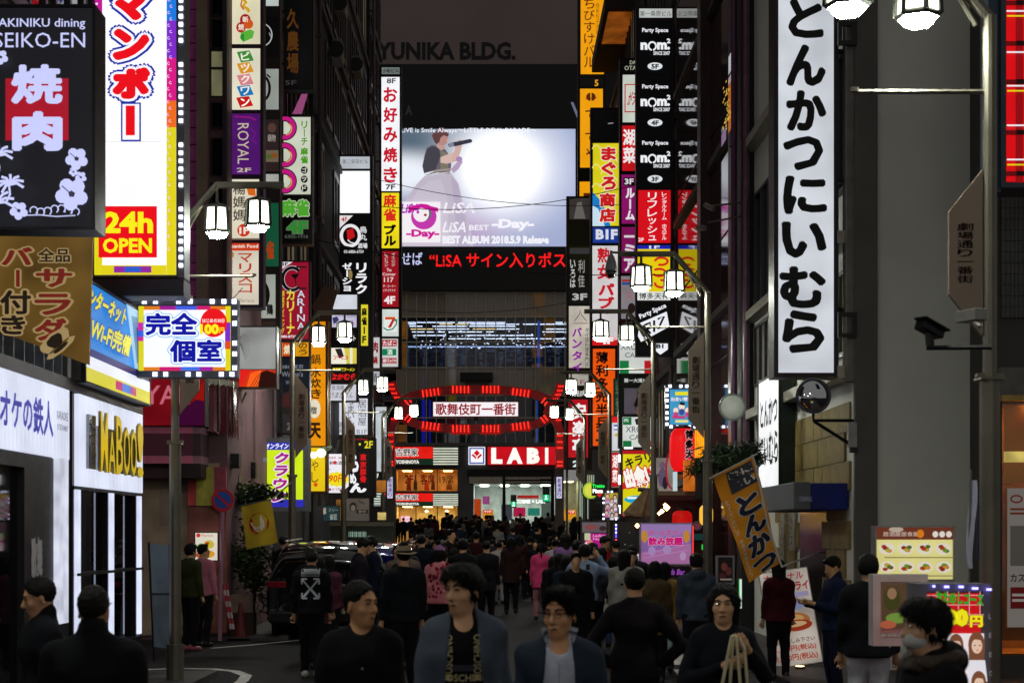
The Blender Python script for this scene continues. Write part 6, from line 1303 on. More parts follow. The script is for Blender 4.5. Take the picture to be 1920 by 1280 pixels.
# ------------------------------------------------------------------ people: one smooth surface grown from a posed skeleton
class Field:
    def __init__(s, lo, hi, h):
        s.h = h; s.lo = np.array(lo, float); s.n = np.ceil((np.array(hi)-s.lo)/h).astype(int)+1
        s.ax = [s.lo[i]+h*np.arange(s.n[i]) for i in range(3)]
        s.F = np.full(s.n, .5, np.float32)
    def _blk(s, lo, hi):
        a = np.clip(np.floor((np.array(lo)-s.lo)/s.h).astype(int), 0, s.n-1); b = np.clip(np.ceil((np.array(hi)-s.lo)/s.h).astype(int)+1, 1, s.n)
        if np.any(b <= a): return None
        sl = tuple(slice(a[i], b[i]) for i in range(3))
        X, Y, Z = np.meshgrid(*[s.ax[i][sl[i]].astype(np.float32) for i in range(3)], indexing='ij'); return sl, X, Y, Z
    def put(s, q):
        kind, k, op = q['t'], q.get('k', .02), q.get('op', 1)
        pts = np.array(q['p'], float).reshape(-1, 3); R = q.get('M'); c = q.get('c')
        rmax = max(q['r']) if isinstance(q['r'], (tuple, list)) else q['r']
        off = q.get('off', 0.0); rmax = rmax*max(1, q.get('sx', 1), q.get('sy', 1))+max(off, 0)
        wp = pts if R is None else pts @ np.array(R).T+np.array(c)
        m = rmax+k+2.5*s.h; B = s._blk(wp.min(0)-m, wp.max(0)+m)
        if B is None: return
        sl, X, Y, Z = B
        if R is not None:
            X, Y, Z = X-c[0], Y-c[1], Z-c[2]; R = np.array(R); X, Y, Z = (R[0, 0]*X+R[1, 0]*Y+R[2, 0]*Z, R[0, 1]*X+R[1, 1]*Y+R[2, 1]*Z, R[0, 2]*X+R[1, 2]*Y+R[2, 2]*Z)
        if kind == 'e':
            cx, cy, cz = pts[0]; rx, ry, rz = [v+off for v in q['r']]
            x, y, z = (X-cx)/rx, (Y-cy)/ry, (Z-cz)/rz
            k0 = np.sqrt(x*x+y*y+z*z)+1e-6; k1 = np.sqrt((x/rx)**2+(y/ry)**2+(z/rz)**2)+1e-6; d = k0*(k0-1)/k1
        else:
            a, b = pts; ra, rb = q['r']; sx, sy = q.get('sx', 1), q.get('sy', 1)
            ba = (b-a)/np.array([sx, sy, 1]); x, y, z = (X-a[0])/sx, (Y-a[1])/sy, Z-a[2]
            tt = np.clip((x*ba[0]+y*ba[1]+z*ba[2])/max(ba @ ba, 1e-9), 0, 1)
            d = np.sqrt((x-tt*ba[0])**2+(y-tt*ba[1])**2+(z-tt*ba[2])**2)-(ra+tt*(rb-ra))
            d = d*min(1, sx, sy)-off
        F = s.F[sl]
        if op > 0:
            h = np.maximum(k-np.abs(F-d), 0)/k; s.F[sl] = np.minimum(F, d)-h*h*k*.25
        else:
            h = np.maximum(k-np.abs(F+d), 0)/k; s.F[sl] = np.maximum(F, -d)+h*h*k*.25
    def cut(s, f, k=.012):      # keep where f(X, Y, Z) < 0
        X, Y, Z = np.meshgrid(*[a.astype(np.float32) for a in s.ax], indexing='ij'); d = f(X, Y, Z)
        h = np.maximum(k-np.abs(s.F-d), 0)/k; s.F = np.maximum(s.F, d)+h*h*k*.25
    def warp(s, amp, fr, sd=0):
        X, Y, Z = np.meshgrid(*[a.astype(np.float32) for a in s.ax], indexing='ij')
        s.F += amp*(np.sin(fr*(Z+.35*X)+sd+2*np.sin(fr*.37*X+sd))*.6+np.sin(fr*1.7*(.7*X+.6*Z)-sd+1.5*np.sin(fr*.5*Y))*.4)
    def mesh(s):
        F = s.F; ins = F < 0; nx, ny, nz = F.shape
        c = [ins[i:nx-1+i, j:ny-1+j, k:nz-1+k] for i in (0, 1) for j in (0, 1) for k in (0, 1)]
        cnt = sum(q.astype(np.int8) for q in c); act = (cnt > 0) & (cnt < 8)
        idx = np.full(act.shape, -1, int); ijk = np.argwhere(act); idx[act] = np.arange(len(ijk))
        if not len(ijk): return [], []
        acc = np.zeros((len(ijk), 3)); num = np.zeros(len(ijk))
        I, J, K_ = ijk.T
        for a in ((0, 0, 0), (0, 0, 1), (0, 1, 0), (0, 1, 1), (1, 0, 0), (1, 0, 1), (1, 1, 0), (1, 1, 1)):
            for d in range(3):
                if a[d]: continue
                b = list(a); b[d] = 1
                f0 = F[I+a[0], J+a[1], K_+a[2]]; f1 = F[I+b[0], J+b[1], K_+b[2]]; m = (f0 < 0) != (f1 < 0)
                tt = np.where(m, f0/np.where(m, f0-f1, 1), 0); pt = np.array(a, float)[None, :].repeat(len(I), 0); pt[:, d] += tt
                acc += pt*m[:, None]; num += m
        V = (ijk+acc/num[:, None])*s.h+s.lo; faces = []
        for d in range(3):
            e1, e2 = [(1, 2), (2, 0), (0, 1)][d]
            sh = [slice(None)]*3; A = [slice(0, n_-1) if i == d else slice(1, n_-1) for i, n_ in enumerate(F.shape)]; Bs = [slice(1, n_) if i == d else slice(1, n_-1) for i, n_ in enumerate(F.shape)]
            i0, i1 = ins[tuple(A)], ins[tuple(Bs)]
            for flag, rev in ((i0 & ~i1, False), (~i0 & i1, True)):
                q = np.argwhere(flag)
                if not len(q): continue
                q = q+np.array([0 if i == d else 1 for i in range(3)]); out = []
                for u, v in ((0, 0), (-1, 0), (-1, -1), (0, -1)):
                    w = q.copy(); w[:, e1] += u; w[:, e2] += v; out.append(idx[w[:, 0], w[:, 1], w[:, 2]])
                f = np.stack(out, 1); faces.append(f[:, ::-1] if rev else f)
        return V, np.concatenate(faces)

def fmesh(V, F, name, m, parent, z_scale=1.0):
    me = bpy.data.meshes.new(name); me.vertices.add(len(V)); me.vertices.foreach_set('co', (V*z_scale).astype(np.float32).ravel())
    me.loops.add(len(F)*4); me.loops.foreach_set('vertex_index', F.astype(np.int32).ravel()); me.polygons.add(len(F))
    me.polygons.foreach_set('loop_start', np.arange(0, len(F)*4, 4, dtype=np.int32)); me.polygons.foreach_set('loop_total', np.full(len(F), 4, np.int32))
    me.update(calc_edges=True); me.validate(); me.polygons.foreach_set('use_smooth', np.ones(len(me.polygons), bool)); me.materials.append(m)
    o = bpy.data.objects.new(name, me); COL.objects.link(o); o.parent = parent; return o

def skin_m(h='b08868'):
    k = ('skin', h)
    if k in MC: return MC[k]
    m = mat(h, .5, 0, .10, 14, .12, 220, spec=.35); b = m.node_tree.nodes['Principled BSDF']
    b.inputs['Subsurface Weight'].default_value = .15; b.inputs['Subsurface Radius'].default_value = (.012, .005, .003); MC[k] = m; return m
def cloth_m(h, var=.18): return mat(h, .9, 0, var, 9, .5, 160, spec=.15)
def hair_m(h='0a0807'): return mat(h, .55, 0, .4, 60, .5, 240, spec=.14)

def person(label, px, head_y, d, H=None, rot=0.0, top='1b1b20', legs='15151a', hair='short', hairc='0a0807', female=False, arms=None, stride=.0, head=(0, 0), coat=None, skirt=None,
           skin='b88c6a', shoes='16161a', vox=.016, hat=None, inner=None, bag=None, group=None, detail=0, lean=0.0, zfeet=None, extra=None, collar=None, sleeve_l=1.0, wide=1.0, openw=.06):
    """stands at photo column px, distance d; faces the camera when rot = 0, degrees; back view = 180"""
    x = X_(px, d); zf = gz(d) if zfeet is None else zfeet
    if H is None: H = HC-(head_y-VY)*d/FPX-zf
    root = thing('person', label, 'person', (x, d, zf), group, rz=math.radians(rot))
    sc = H/1.74; f = .92 if female else 1.0; f *= wide
    sh = .185*f; hip = .095; L = lean
    def lx(z): return -L*max(0, z-.9)       # lean forward (towards -y)
    P3 = lambda a, b, c: (a, b+lx(c), c)
    hipz, chz, shz, nkz, hdz = .92, 1.25, 1.415, 1.50, 1.60
    A = dict(l=((sh+.03, .0, 1.14), (sh+.045, -.05, .88)), r=((-sh-.03, .0, 1.14), (-sh-.045, -.05, .88)))
    if arms: A.update(arms)
    st = stride
    kn = {'l': (hip, -st*.45-.02, .50), 'r': (-hip, st*.35-.02, .50)}; an = {'l': (hip, -st*.8+.02, .09), 'r': (-hip, st*.9+.04, .10+abs(st)*.12)}
    torso = [dict(t='c', p=[P3(0, .0, .90), P3(0, 0, 1.06)], r=(.115, .10), sx=1.35, sy=.95, k=.05), dict(t='c', p=[P3(0, 0, 1.06), P3(0, 0, 1.30)], r=(.10, .115), sx=1.28*f, sy=.92, k=.06),
             dict(t='c', p=[P3(-sh+.05, .01, shz-.03), P3(sh-.05, .01, shz-.03)], r=(.068, .068), k=.07), dict(t='c', p=[P3(0, .01, 1.30), P3(0, .015, 1.44)], r=(.11, .06), sx=1.25*f, k=.06)]
    if female: torso.append(dict(t='e', p=P3(0, -.075, 1.24), r=(.12, .06, .07), k=.05))
    def arm(sd, inflate=0.0):
        s_ = 1 if sd == 'l' else -1; e_, w = A[sd]
        return [dict(t='c', p=[P3(s_*(sh-.005), .01, shz-.035), P3(*e_)], r=(.052*f, .040*f), k=.035, off=inflate), dict(t='c', p=[P3(*e_), P3(*w)], r=(.039*f, .027*f), k=.02, off=inflate)]
    def leg(sd, inf=0.0, r=1.0):
        s_ = 1 if sd == 'l' else -1
        return [dict(t='c', p=[(s_*hip*.9, .0, .90), kn[sd]], r=(.088*r, .056*r), k=.04, off=inf), dict(t='c', p=[kn[sd], an[sd]], r=(.056*r, .040*r), k=.02, off=inf)]
    yaw, pit = math.radians(head[0]), math.radians(head[1])
    HM = np.array(Matrix.Rotation(yaw, 3, 'Z') @ Matrix.Rotation(pit, 3, 'X')); hc_ = np.array(P3(0, -.015, hdz))
    def hp(**k): k['M'] = HM; k['c'] = hc_; return k
    HD = [hp(t='e', p=(0, .012, .035), r=(.074, .092, .088), k=.02), hp(t='e', p=(0, -.022, -.03), r=(.058, .066, .088), k=.035), hp(t='e', p=(0, -.045, -.092), r=(.030, .030, .024), k=.03),
          hp(t='c', p=[(-.072, .01, .005), (-.076, .018, -.035)], r=(.014, .010), k=.006, sx=.6), hp(t='c', p=[(.072, .01, .005), (.076, .018, -.035)], r=(.014, .010), k=.006, sx=.6),
          hp(t='c', p=[(0, -.084, .015), (0, -.106, -.030)], r=(.008, .0135), k=.012), hp(t='c', p=[(-.013, -.09, -.034), (.013, -.09, -.034)], r=(.009, .009), k=.008)]
    HD2 = [hp(t='c', p=[(-.030, -.092, .012), (-.026, -.092, .010)], r=(.015, .015), k=.014, op=-1), hp(t='c', p=[(.030, -.092, .012), (.026, -.092, .010)], r=(.015, .015), k=.014, op=-1),
           hp(t='e', p=(-.029, -.070, .010), r=(.0145, .0125, .0115), k=.006), hp(t='e', p=(.029, -.070, .010), r=(.0145, .0125, .0115), k=.006),
           hp(t='c', p=[(-.034, -.078, .030), (.034, -.078, .030)], r=(.010, .010), k=.012), hp(t='e', p=(-.040, -.052, -.028), r=(.022, .022, .020), k=.02), hp(t='e', p=(.040, -.052, -.028), r=(.022, .022, .020), k=.02),
           hp(t='c', p=[(-.018, -.084, -.060), (.018, -.084, -.060)], r=(.0065, .0065), k=.006), hp(t='c', p=[(-.015, -.083, -.071), (.015, -.083, -.071)], r=(.007, .007), k=.006), hp(t='c', p=[(-.022, -.096, -.0655), (.022, -.096, -.0655)], r=(.0035, .0035), k=.004, op=-1)]
    ap = [q for a_ in A.values() for q in a_]; bx = max(abs(q[0]) for q in ap)+.13
    lo, hi = (-bx, min(-.24-abs(st)*1.0, min(q[1] for q in ap)-.2)-L*.8, -.02), (bx, .24+abs(st)*1.0, 1.80)
    near = d < 12
    # body
    B = Field(lo, hi, vox)
    for q in torso+[dict(t='c', p=[P3(0, .015, 1.43), tuple(hc_+np.array((0, .02, -.05)))], r=(.055, .050), k=.03)]+arm('l')+arm('r')+leg('l')+leg('r')+HD: B.put(q)
    if detail:
        for q in HD2: B.put(q)
    for sd in 'lr':       # palm, four unequal bent fingers, thumb from the palm's side
        s_ = 1 if sd == 'l' else -1; e_, w = map(lambda q: Vector(P3(*q)), A[sd]); dr = (w-e_).normalized(); up = Vector((0, -1, 0)); sd_ = dr.cross(up)
        if sd_.length < .2: sd_ = Vector((1, 0, 0))
        sd_.normalize(); nn = sd_.cross(dr).normalized(); pc = w+dr*.045
        B.put(dict(t='c', p=[tuple(w), tuple(pc+dr*.03)], r=(.026, .034), k=.012, sx=1, sy=1, off=-.004))
        if vox < .02:
            for i, ln in enumerate((.062, .072, .066, .05)):
                b0 = pc+dr*.04+sd_*(i-1.5)*.017; b1 = b0+dr*ln*.55-nn*.012; b2 = b1+dr*ln*.35-nn*.028
                B.put(dict(t='c', p=[tuple(b0), tuple(b1)], r=(.0095, .0085), k=.005)); B.put(dict(t='c', p=[tuple(b1), tuple(b2)], r=(.0085, .007), k=.003))
            b0 = pc-sd_*.024*s_; b1 = b0+dr*.035-sd_*.022*s_-nn*.012; B.put(dict(t='c', p=[tuple(b0), tuple(b1)], r=(.012, .0095), k=.008)); B.put(dict(t='c', p=[tuple(b1), tuple(b1+dr*.028-nn*.01)], r=(.0095, .008), k=.004))
    if True:
        for sd in 'lr': B.put(dict(t='c', p=[tuple(np.array(an[sd])+(0, .01, -.035)), tuple(np.array(an[sd])+(0, -.13, -.055))], r=(.036, .03), k=.02))
    V, F_ = B.mesh()
    body = fmesh(V, F_, 'body', skin_m(skin), root, sc)
    rs = abs(hash_(label)) % 100
    def garment(name, prims, m, lo_, hi_, cuts=(), warp=.004, v=None, fr=26):
        g_ = Field(lo_, hi_, v or vox)
        for q in prims: g_.put(q)
        if warp: g_.warp(warp, fr, rs)
        for c_ in cuts: g_.cut(c_)
        V, F_ = g_.mesh()
        if len(V) == 0: return None
        return fmesh(V, F_, name, m, root, sc)
    def infl(ps, o): return [dict(q, off=q.get('off', 0)+o) for q in ps]
    # trousers
    tl = (lo[0], lo[1], .03); th = (hi[0], hi[1], 1.06)
    if True:
        if skirt: garment('skirt', [dict(t='c', p=[(0, .0, .98), (0, 0, .55)], r=(.13, .20), sx=1.15, sy=.9)], cloth_m(skirt), tl, th, [lambda X, Y, Z: .50-Z, lambda X, Y, Z: Z-1.02], .008, fr=40)
        if legs and not skirt: garment('trousers', infl(torso[:1], .012)+leg('l', .016)+leg('r', .016), cloth_m(legs), tl, th, [lambda X, Y, Z: .07-Z, lambda X, Y, Z: Z-1.02], .005)
        if legs and skirt: garment('tights', leg('l', .004)+leg('r', .004), cloth_m(legs), tl, (hi[0], hi[1], .7), [lambda X, Y, Z: .07-Z], 0)
        sh_ = []
        for sd in 'lr': a_ = np.array(an[sd]); sh_ += [dict(t='c', p=[tuple(a_+(0, .02, -.04)), tuple(a_+(0, -.15, -.058))], r=(.048, .036), k=.02), dict(t='c', p=[tuple(a_+(0, .01, .0)), tuple(a_+(0, .0, -.03))], r=(.05, .05), k=.02)]
        garment('shoes', sh_, mat(shoes, .5, 0, .15), (lo[0], lo[1], -.03), (hi[0], hi[1], .22), [lambda X, Y, Z: -.004-Z, lambda X, Y, Z: Z-.16], 0)
    # top / jacket
    hem = coat or (.86 if inner or d > 12 else .86)
    oj = .022 if inner else .016
    sk = infl(torso, oj)+arm('l', .014)+arm('r', .014)
    if coat: sk.append(dict(t='c', p=[(0, .0, .98), (0, 0, coat)], r=(.15, .19), sx=1.15, sy=.85, k=.05))
    else: sk.append(dict(t='c', p=[P3(0, 0, 1.0), P3(0, 0, .86)], r=(.13, .135), sx=1.3, sy=.95, k=.05))
    if collar == 'hood': sk.append(dict(t='e', p=P3(0, .10, 1.46), r=(.12, .075, .075), k=.04))
    elif collar: sk.append(dict(t='c', p=[P3(0, .02, 1.43), P3(0, .02, 1.505)], r=(.075, .072), k=.02))
    def wrist(X, Y, Z):     # sleeves end at the wrists
        out = None
        for sd in 'lr':
            e_, w = map(lambda q: np.array(P3(*q)), A[sd]); dr = (w-e_)/np.linalg.norm(w-e_); q = (X-w[0])*dr[0]+(Y-w[1])*dr[1]+(Z-w[2])*dr[2]+(1-sleeve_l)*.26
            r2 = np.sqrt((X-w[0])**2+(Y-w[1])**2+(Z-w[2])**2)-.12-(1-sleeve_l)*.2; v_ = np.maximum(-q, r2); v_ = -v_
            v_ = np.minimum(q, -r2); out = v_ if out is None else np.maximum(out, v_)
        return out
    nk = np.array(P3(0, -.03, 1.52 if not collar else 1.56))
    cuts = [lambda X, Y, Z: hem-Z, wrist, lambda X, Y, Z: .068-np.sqrt((X-nk[0])**2+((Y-nk[1]+.035)*.9)**2+((Z-nk[2])*.9)**2)]
    if inner:       # worn open: a wedge missing in front
        cuts.append(lambda X, Y, Z: np.minimum(np.minimum((openw+(1.45-Z)*.10)-np.abs(X), -Y-.02-L*0), 1.5-Z))
    jz = min(hem-.05, .78)
    J = garment('jacket' if (inner or coat or collar) else 'shirt', sk, cloth_m(top), (lo[0], lo[1], jz), (hi[0], hi[1], 1.62), cuts, .009 if near else .009, fr=21 if near else 24)
    S_ = None
    if inner:
        S_ = garment('shirt', infl(torso, .012)+[dict(t='c', p=[P3(0, 0, 1.0), P3(0, 0, .84)], r=(.115, .12), sx=1.3, sy=.95, k=.05), dict(t='c', p=[P3(0, .015, 1.42), P3(0, .012, 1.49)], r=(.066, .062), k=.02)], cloth_m(inner), (lo[0], lo[1], .8), (hi[0], hi[1], 1.55), [lambda X, Y, Z: (.066-np.sqrt(X**2+(Y+.085-lx(1.5))**2+((Z-1.49)*.75)**2))], .002)
    # hair
    vh = min(vox, .012); hl, hh = hc_-np.array((.16, .19, .62 if 'long' in hair else .24)), hc_+np.array((.16, .2, .17))
    G_ = Field(hl, hh, vh*.8)
    if hair != 'none':
        G_.put(hp(t='e', p=(0, .016, .040), r=(.083, .099, .094) if hair != 'crop' else (.079, .096, .094), k=.01))
        if hair in ('short', 'crop'): G_.put(hp(t='e', p=(0, -.06, .098), r=(.055, .035, .024), k=.03)) if hair == 'short' else None
        if hair == 'quiff': G_.put(hp(t='e', p=(0, -.045, .10), r=(.066, .052, .036), k=.03)); G_.put(hp(t='e', p=(0, .02, .07), r=(.084, .09, .075), k=.02))
        if hair == 'mop': G_.put(hp(t='e', p=(0, -.03, .07), r=(.088, .078, .062), k=.02)); G_.put(hp(t='e', p=(0, .03, .02), r=(.09, .085, .1), k=.02))
        if hair in ('bob', 'long', 'tail'):
            G_.put(hp(t='e', p=(0, .02, .03), r=(.092, .1, .1), k=.02))
            zl = {'bob': -.11, 'long': -.36, 'tail': -.05}[hair]
            for s_ in (-1, 1): G_.put(hp(t='c', p=[(s_*.078, .02, .02), (s_*(.074 if hair != 'long' else .07), .02 if hair != 'long' else .05, zl if hair != 'long' else -.24)], r=(.030, .022), k=.03))
            G_.put(hp(t='c', p=[(0, .06, .0), (0, .065 if hair != 'long' else .11, zl)], r=(.075, .05), k=.03, sy=.7))
            if hair == 'tail': G_.put(hp(t='c', p=[(0, .1, .03), (.0, .13, -.2)], r=(.028, .016), k=.02))
        # free the face, the neck and the ears
        if hair in ('bob', 'long'): G_.put(hp(t='e', p=(0, -.108, -.032), r=(.063, .095, .104), k=.012, op=-1))
        elif hair == 'tail': G_.put(hp(t='e', p=(0, -.10, -.04), r=(.07, .10, .10), k=.012, op=-1))
        else:
            G_.put(hp(t='e', p=(0, -.118, -.038), r=(.082, .105, .122 if hair in ('crop', 'quiff') else .112), k=.012, op=-1)); G_.put(hp(t='e', p=(0, .0, -.125), r=(.15, .16, .085), k=.012, op=-1))
            for s_ in (-1, 1): G_.put(hp(t='e', p=(s_*.088, .0, -.02), r=(.02, .022, .035), k=.006, op=-1))
        G_.warp(.0028, 190, rs) if vh < .013 else None
        V, F_ = G_.mesh()
        if len(V):
            ho_ = fmesh(V, F_, 'hair', hair_m(hairc), root, sc)
            if near and hair != 'bob':        # locks of hair standing off the mass
                q = np.random.RandomState(rs); me = ho_.data; mb = MB(); cen = Vector(hc_)*sc
                lk = .05 if hair in ('mop', 'bob', 'quiff') else .022
                for vi in q.choice(len(me.vertices), min(len(me.vertices), 1500), replace=False):
                    v = me.vertices[vi]; nn = v.normal; p0 = v.co-nn*.004
                    if hair == 'crop' and p0.z < cen.z-.01: continue
                    fl = Vector((q.normal(0, .5), -.35 if hair != 'bob' else .1, -1.0 if hair in ('bob', 'mop') else .1)); fl = (fl-nn*fl.dot(nn)).normalized()
                    L2 = lk*q.uniform(.5, 1.1); up_ = .22 if hair != 'quiff' else .38; sd2 = nn.cross(fl)*.0035
                    m1 = p0+fl*L2*.5+nn*L2*up_*.5; m2 = p0+fl*L2+nn*L2*up_*.35
                    if (m2-cen-Vector(HM @ np.array((0, -.1, -.05)))).length < .075 and hair != 'bob': continue
                    mb.add([p0-sd2, p0+sd2, m1+sd2*.8, m1-sd2*.8, m2], [(0, 1, 2, 3), (3, 2, 4)])
                if hair == 'bob' or mb.v: mb.build('hair_lock', hair_m(hairc), ho_, local=True, kind='stuff')
    def hw(x, y, z): return tuple((HM @ np.array((x, y, z))+hc_)*sc)
    if detail:          # eyes, brows
        for s_ in (-1, 1):
            mb = MB(); c_ = hw(s_*.029, -.0815, .008)
            mb.tube([hw(s_*.017, -.0835, .008), hw(s_*.029, -.0855, .0095), hw(s_*.041, -.0795, .009)], .0044*sc, 6); mb.build('eye', mat('120c0a', .15, 0, 0, spec=.8), root, local=True)
            mb = MB(); mb.tube([hw(s_*.014, -.0885, .026), hw(s_*.030, -.0885, .033), hw(s_*.046, -.074, .028)], .0048*sc, 5); mb.build('eyebrow', mat('120c09', .8), root, local=True)
        mb = MB(); mb.tube([hw(-.019, -.0865, -.065), hw(0, -.0925, -.0655), hw(.019, -.0865, -.065)], .0040*sc, 5); mb.build('lips', mat('5a2c26', .5), root, local=True)
    if hat:
        hm = cloth_m(hat[1]); kf = .005
        if hat[0] == 'fedora':
            mb = MB(); n = 24
            for r0, r1, z0, z1, nm, mm in (((.088, .104), (.080, .094), .055, .135, 'hat', hm), ((.150, .165), (.088, .104), .050, .058, 'hat_brim', hm), ((.090, .106), (.0895, .1055), .058, .078, 'hat_band', cloth_m('17120f'))):
                mb = MB(); vs = [hw(r0[0]*math.cos(a), .016+r0[1]*math.sin(a), z0+(.012*math.cos(2*a) if nm == 'hat_brim' else 0)) for a in [2*math.pi*i/n for i in range(n)]]+[hw(r1[0]*math.cos(a), .016+r1[1]*math.sin(a), z1) for a in [2*math.pi*i/n for i in range(n)]]
                fs = [(i, (i+1) % n, n+(i+1) % n, n+i) for i in range(n)]+([tuple(range(n, 2*n))] if nm == 'hat' else []); mb.add(vs, fs); mb.build(nm, mm, root, local=True)
        else:
            g_ = Field(hc_-.2, hc_+.2, .009); g_.put(hp(t='e', p=(0, .014, .045), r=(.092, .106, .100), k=.01)); g_.put(hp(t='e', p=(0, -.12, -.06), r=(.16, .2, .10), k=.01, op=-1)); g_.put(hp(t='e', p=(0, .1, -.12), r=(.2, .2, .10), k=.01, op=-1))
            V, F_ = g_.mesh(); fmesh(V, F_, 'hat', hm, root, sc)
            if hat[0] == 'cap':
                g_ = Field(hc_-.25, hc_+.2, .009); g_.put(hp(t='e', p=(0, -.12, .035), r=(.07, .075, .008), k=.01)); V, F_ = g_.mesh(); fmesh(V, F_, 'hat_brim', cloth_m(hat[2]), root, sc)
    return root, dict(HM=HM, hc=hc_, sc=sc, hw=hw, J=J, S=S_, A=A, P3=P3, body=body)

def hash_(s):
    h = 7
    for c in s: h = (h*31+ord(c)) % 100003
    return h

def on_body(target, root, elems, off=.004, ydir=1):
    """print that follows a garment: text (x right, z up in the garment's frame) dropped on to its surface"""
    me = target.data; vs = [v.co.copy() for v in me.vertices]; bv = BVHTree.FromPolygons(vs, [tuple(q.vertices) for q in me.polygons])
    for el in elems:
        if el['k'] == 't': G, F_ = layout(el, el['b'])
        elif el['k'] == 'p' and len(el['p']) == 4:
            q4 = np.array(el['p'], float); G = np.array([(q4[0]*(1-u)+q4[1]*u)*(1-v)+(q4[3]*(1-u)+q4[2]*u)*v for v in np.linspace(0, 1, 7) for u in np.linspace(0, 1, 7)]); F_ = [(j*7+i, j*7+i+1, j*7+i+8, j*7+i+7) for j in range(6) for i in range(6)]
        elif el['k'] == 'p': G, F_ = np.array(el['p'], float), [tuple(range(len(el['p'])))]
        elif len(el['q'][0]) == 2:
            a, b = [[np.array(s_[0])*(1-u)+np.array(s_[1])*u for u in np.linspace(0, 1, 9)] for s_ in el['q']]; G = np.array(a+b); F_ = [(i, i+1, 10+i, 9+i) for i in range(8)]
        else: a, b = el['q']; G = np.array(a+b, float); m = len(a); F_ = [(i, i+1, m+i+1, m+i) for i in range(m-1)]
        out = []
        for x, z in G:
            h = bv.ray_cast(Vector((x*ydir, -1.0*ydir, -z)), Vector((0, ydir, 0)))
            out.append((x*ydir, (h[0].y if h[0] is not None else bv.find_nearest(Vector((x*ydir, -.1*ydir, -z)))[0].y)-off*ydir, -z))
        mb = MB(); mb.v = out; mb.f = [f for f in F_]; mb.build('print', cloth_m(el['c'], .05), target, local=True)

def rig_text(*a, **k): return t(*a, **k)
# --- the five people nearest the camera
r1, i1 = person('man in grey open cardigan over a black shirt with cream letter bands, face turned left', 868, 1051, 7.75, rot=4, top='4c5460', inner='0e0e12', hair='mop', head=(-42, 4), vox=.009, detail=1, legs='15161c', skin='c49672', wide=.87)
words = ('MOSCHINO', 'MOSCHINO')
on_body(i1['S'], r1, [r(-.13, -1.245, .13, -1.215, '3a3844'), r(-.13, -1.065, .13, -1.035, '3a3844'),
    *[t('MOSCHINO', x0, -1.395, x0+.16, -1.365, 'b8ac80', .01)|{'r': (x0-.11, -z-.02, x0+.11, -z+.02), 'rot': 90} for x0, z in ((-.075, 1.28), (.065, 1.28), (-.075, 1.04), (.065, 1.04))],
    t('MOSCHINO', -.12, -1.20, .12, -1.165, 'b8ac80', .01), t('MOSCHINO', -.12, -1.01, .12, -.975, 'b8ac80', .01)], .006)
r2, i2 = person('short-haired man in a plain black shirt turning his face to the right', 676, 1084, 8.1, rot=8, top='101013', hair='crop', head=(44, 0), vox=.009, detail=1, skin='c08c62', hairc='0c0a09', wide=.92)
mb = MB()
for z in (1.20, 1.06): mb.lathe((0, -.152, z), [(.006, -.004), (.006, .004)], 8, 'y')
mb.build('button', mat('8a8a8c', .3), r2, local=True)
r3, i3 = person('man in thin-framed glasses wearing a dark denim jacket over a pale shirt', 1050, 1098, 7.5, rot=-4, top='26303c', inner='a8adbc', hair='quiff', head=(-22, 3), vox=.009, detail=1, skin='c28e66', wide=.92)
mb = MB()
for s_ in (-1, 1):
    mb.tube([i3['hw'](s_*.031+.021*math.cos(a), -.103+.006*abs(math.cos(a)), .006+.017*math.sin(a)) for a in [2*math.pi*k/14 for k in range(15)]], .0014, 5); mb.tube([i3['hw'](s_*.052, -.098, .010), i3['hw'](s_*.082, .0, .006)], .0016, 5)
mb.tube([i3['hw'](-.010, -.107, .010), i3['hw'](.010, -.107, .010)], .0014, 5); mb.build('glasses', mat('2c1c18', .2, .4, 0, spec=.8), r3, local=True)
on_body(i3['J'], r3, [p([(s_*.012, -1.345), (s_*.052, -1.44), (s_*.088, -1.43), (s_*.055, -1.335)], '9a9fae') for s_ in (-1, 1)], .01)
on_body(i3['S'], r3, [line([(0, -1.40), (0, -1.05)], .006, '8a90a0')], .004)
r4, i4 = person('woman with a black bob and dark jacket holding the handles of a pale bag', 1356, 1090, 9.1, rot=-3, top='14161e', hair='bob', female=True, head=(-8, 2), vox=.0085, detail=1, skin='cc9e78', wide=.92, arms=dict(l=((.25, -.05, 1.16), (.13, -.25, 1.33)), r=((-.25, -.05, 1.12), (-.02, -.27, 1.24))))
tb_ = thing('tote_bag', 'pale canvas bag with long cream handles held up by the woman with the bob', 'bag', P(1370, 1330, 8.78))
mb = MB()
for a, b, c in (((1345, 1330), (1372, 1192), (1378, 1190)), ((1366, 1330), (1374, 1200), (1382, 1192)), ((1392, 1330), (1381, 1200), (1376, 1190)), ((1405, 1330), (1396, 1215), (1386, 1196))):
    pts = [P(*a, 8.72), P(*b, 8.74), P(*c, 8.76)]; mb.tube(pts, .009, 6)
mb.build('handle', cloth_m('c8bc98'), tb_)
mb = MB(); c_ = P(1374, 1330, 8.76); mb.box(c_[0]-.17, c_[0]+.17, c_[1]-.05, c_[1]+.05, c_[2]-.34, c_[2]+.02); mb.build('body', cloth_m('b8ac8c'), tb_, bevel=.02)
person('man seen from behind in a black suit with a white collar at the lower left', 175, 1093, 7.6, rot=176, top='0d0f14', hair='crop', vox=.010, collar='shirt', wide=1.1, head=(0, 0), skin='b88a66', hairc='15120f')
person('balding man with glasses in a black suit looking left by the karaoke entrance', 78, 1078, 9.2, rot=-60, top='0f1116', hair='crop', vox=.010, collar='shirt', head=(-12, 12), skin='bc8c68', hairc='12100e', detail=1)
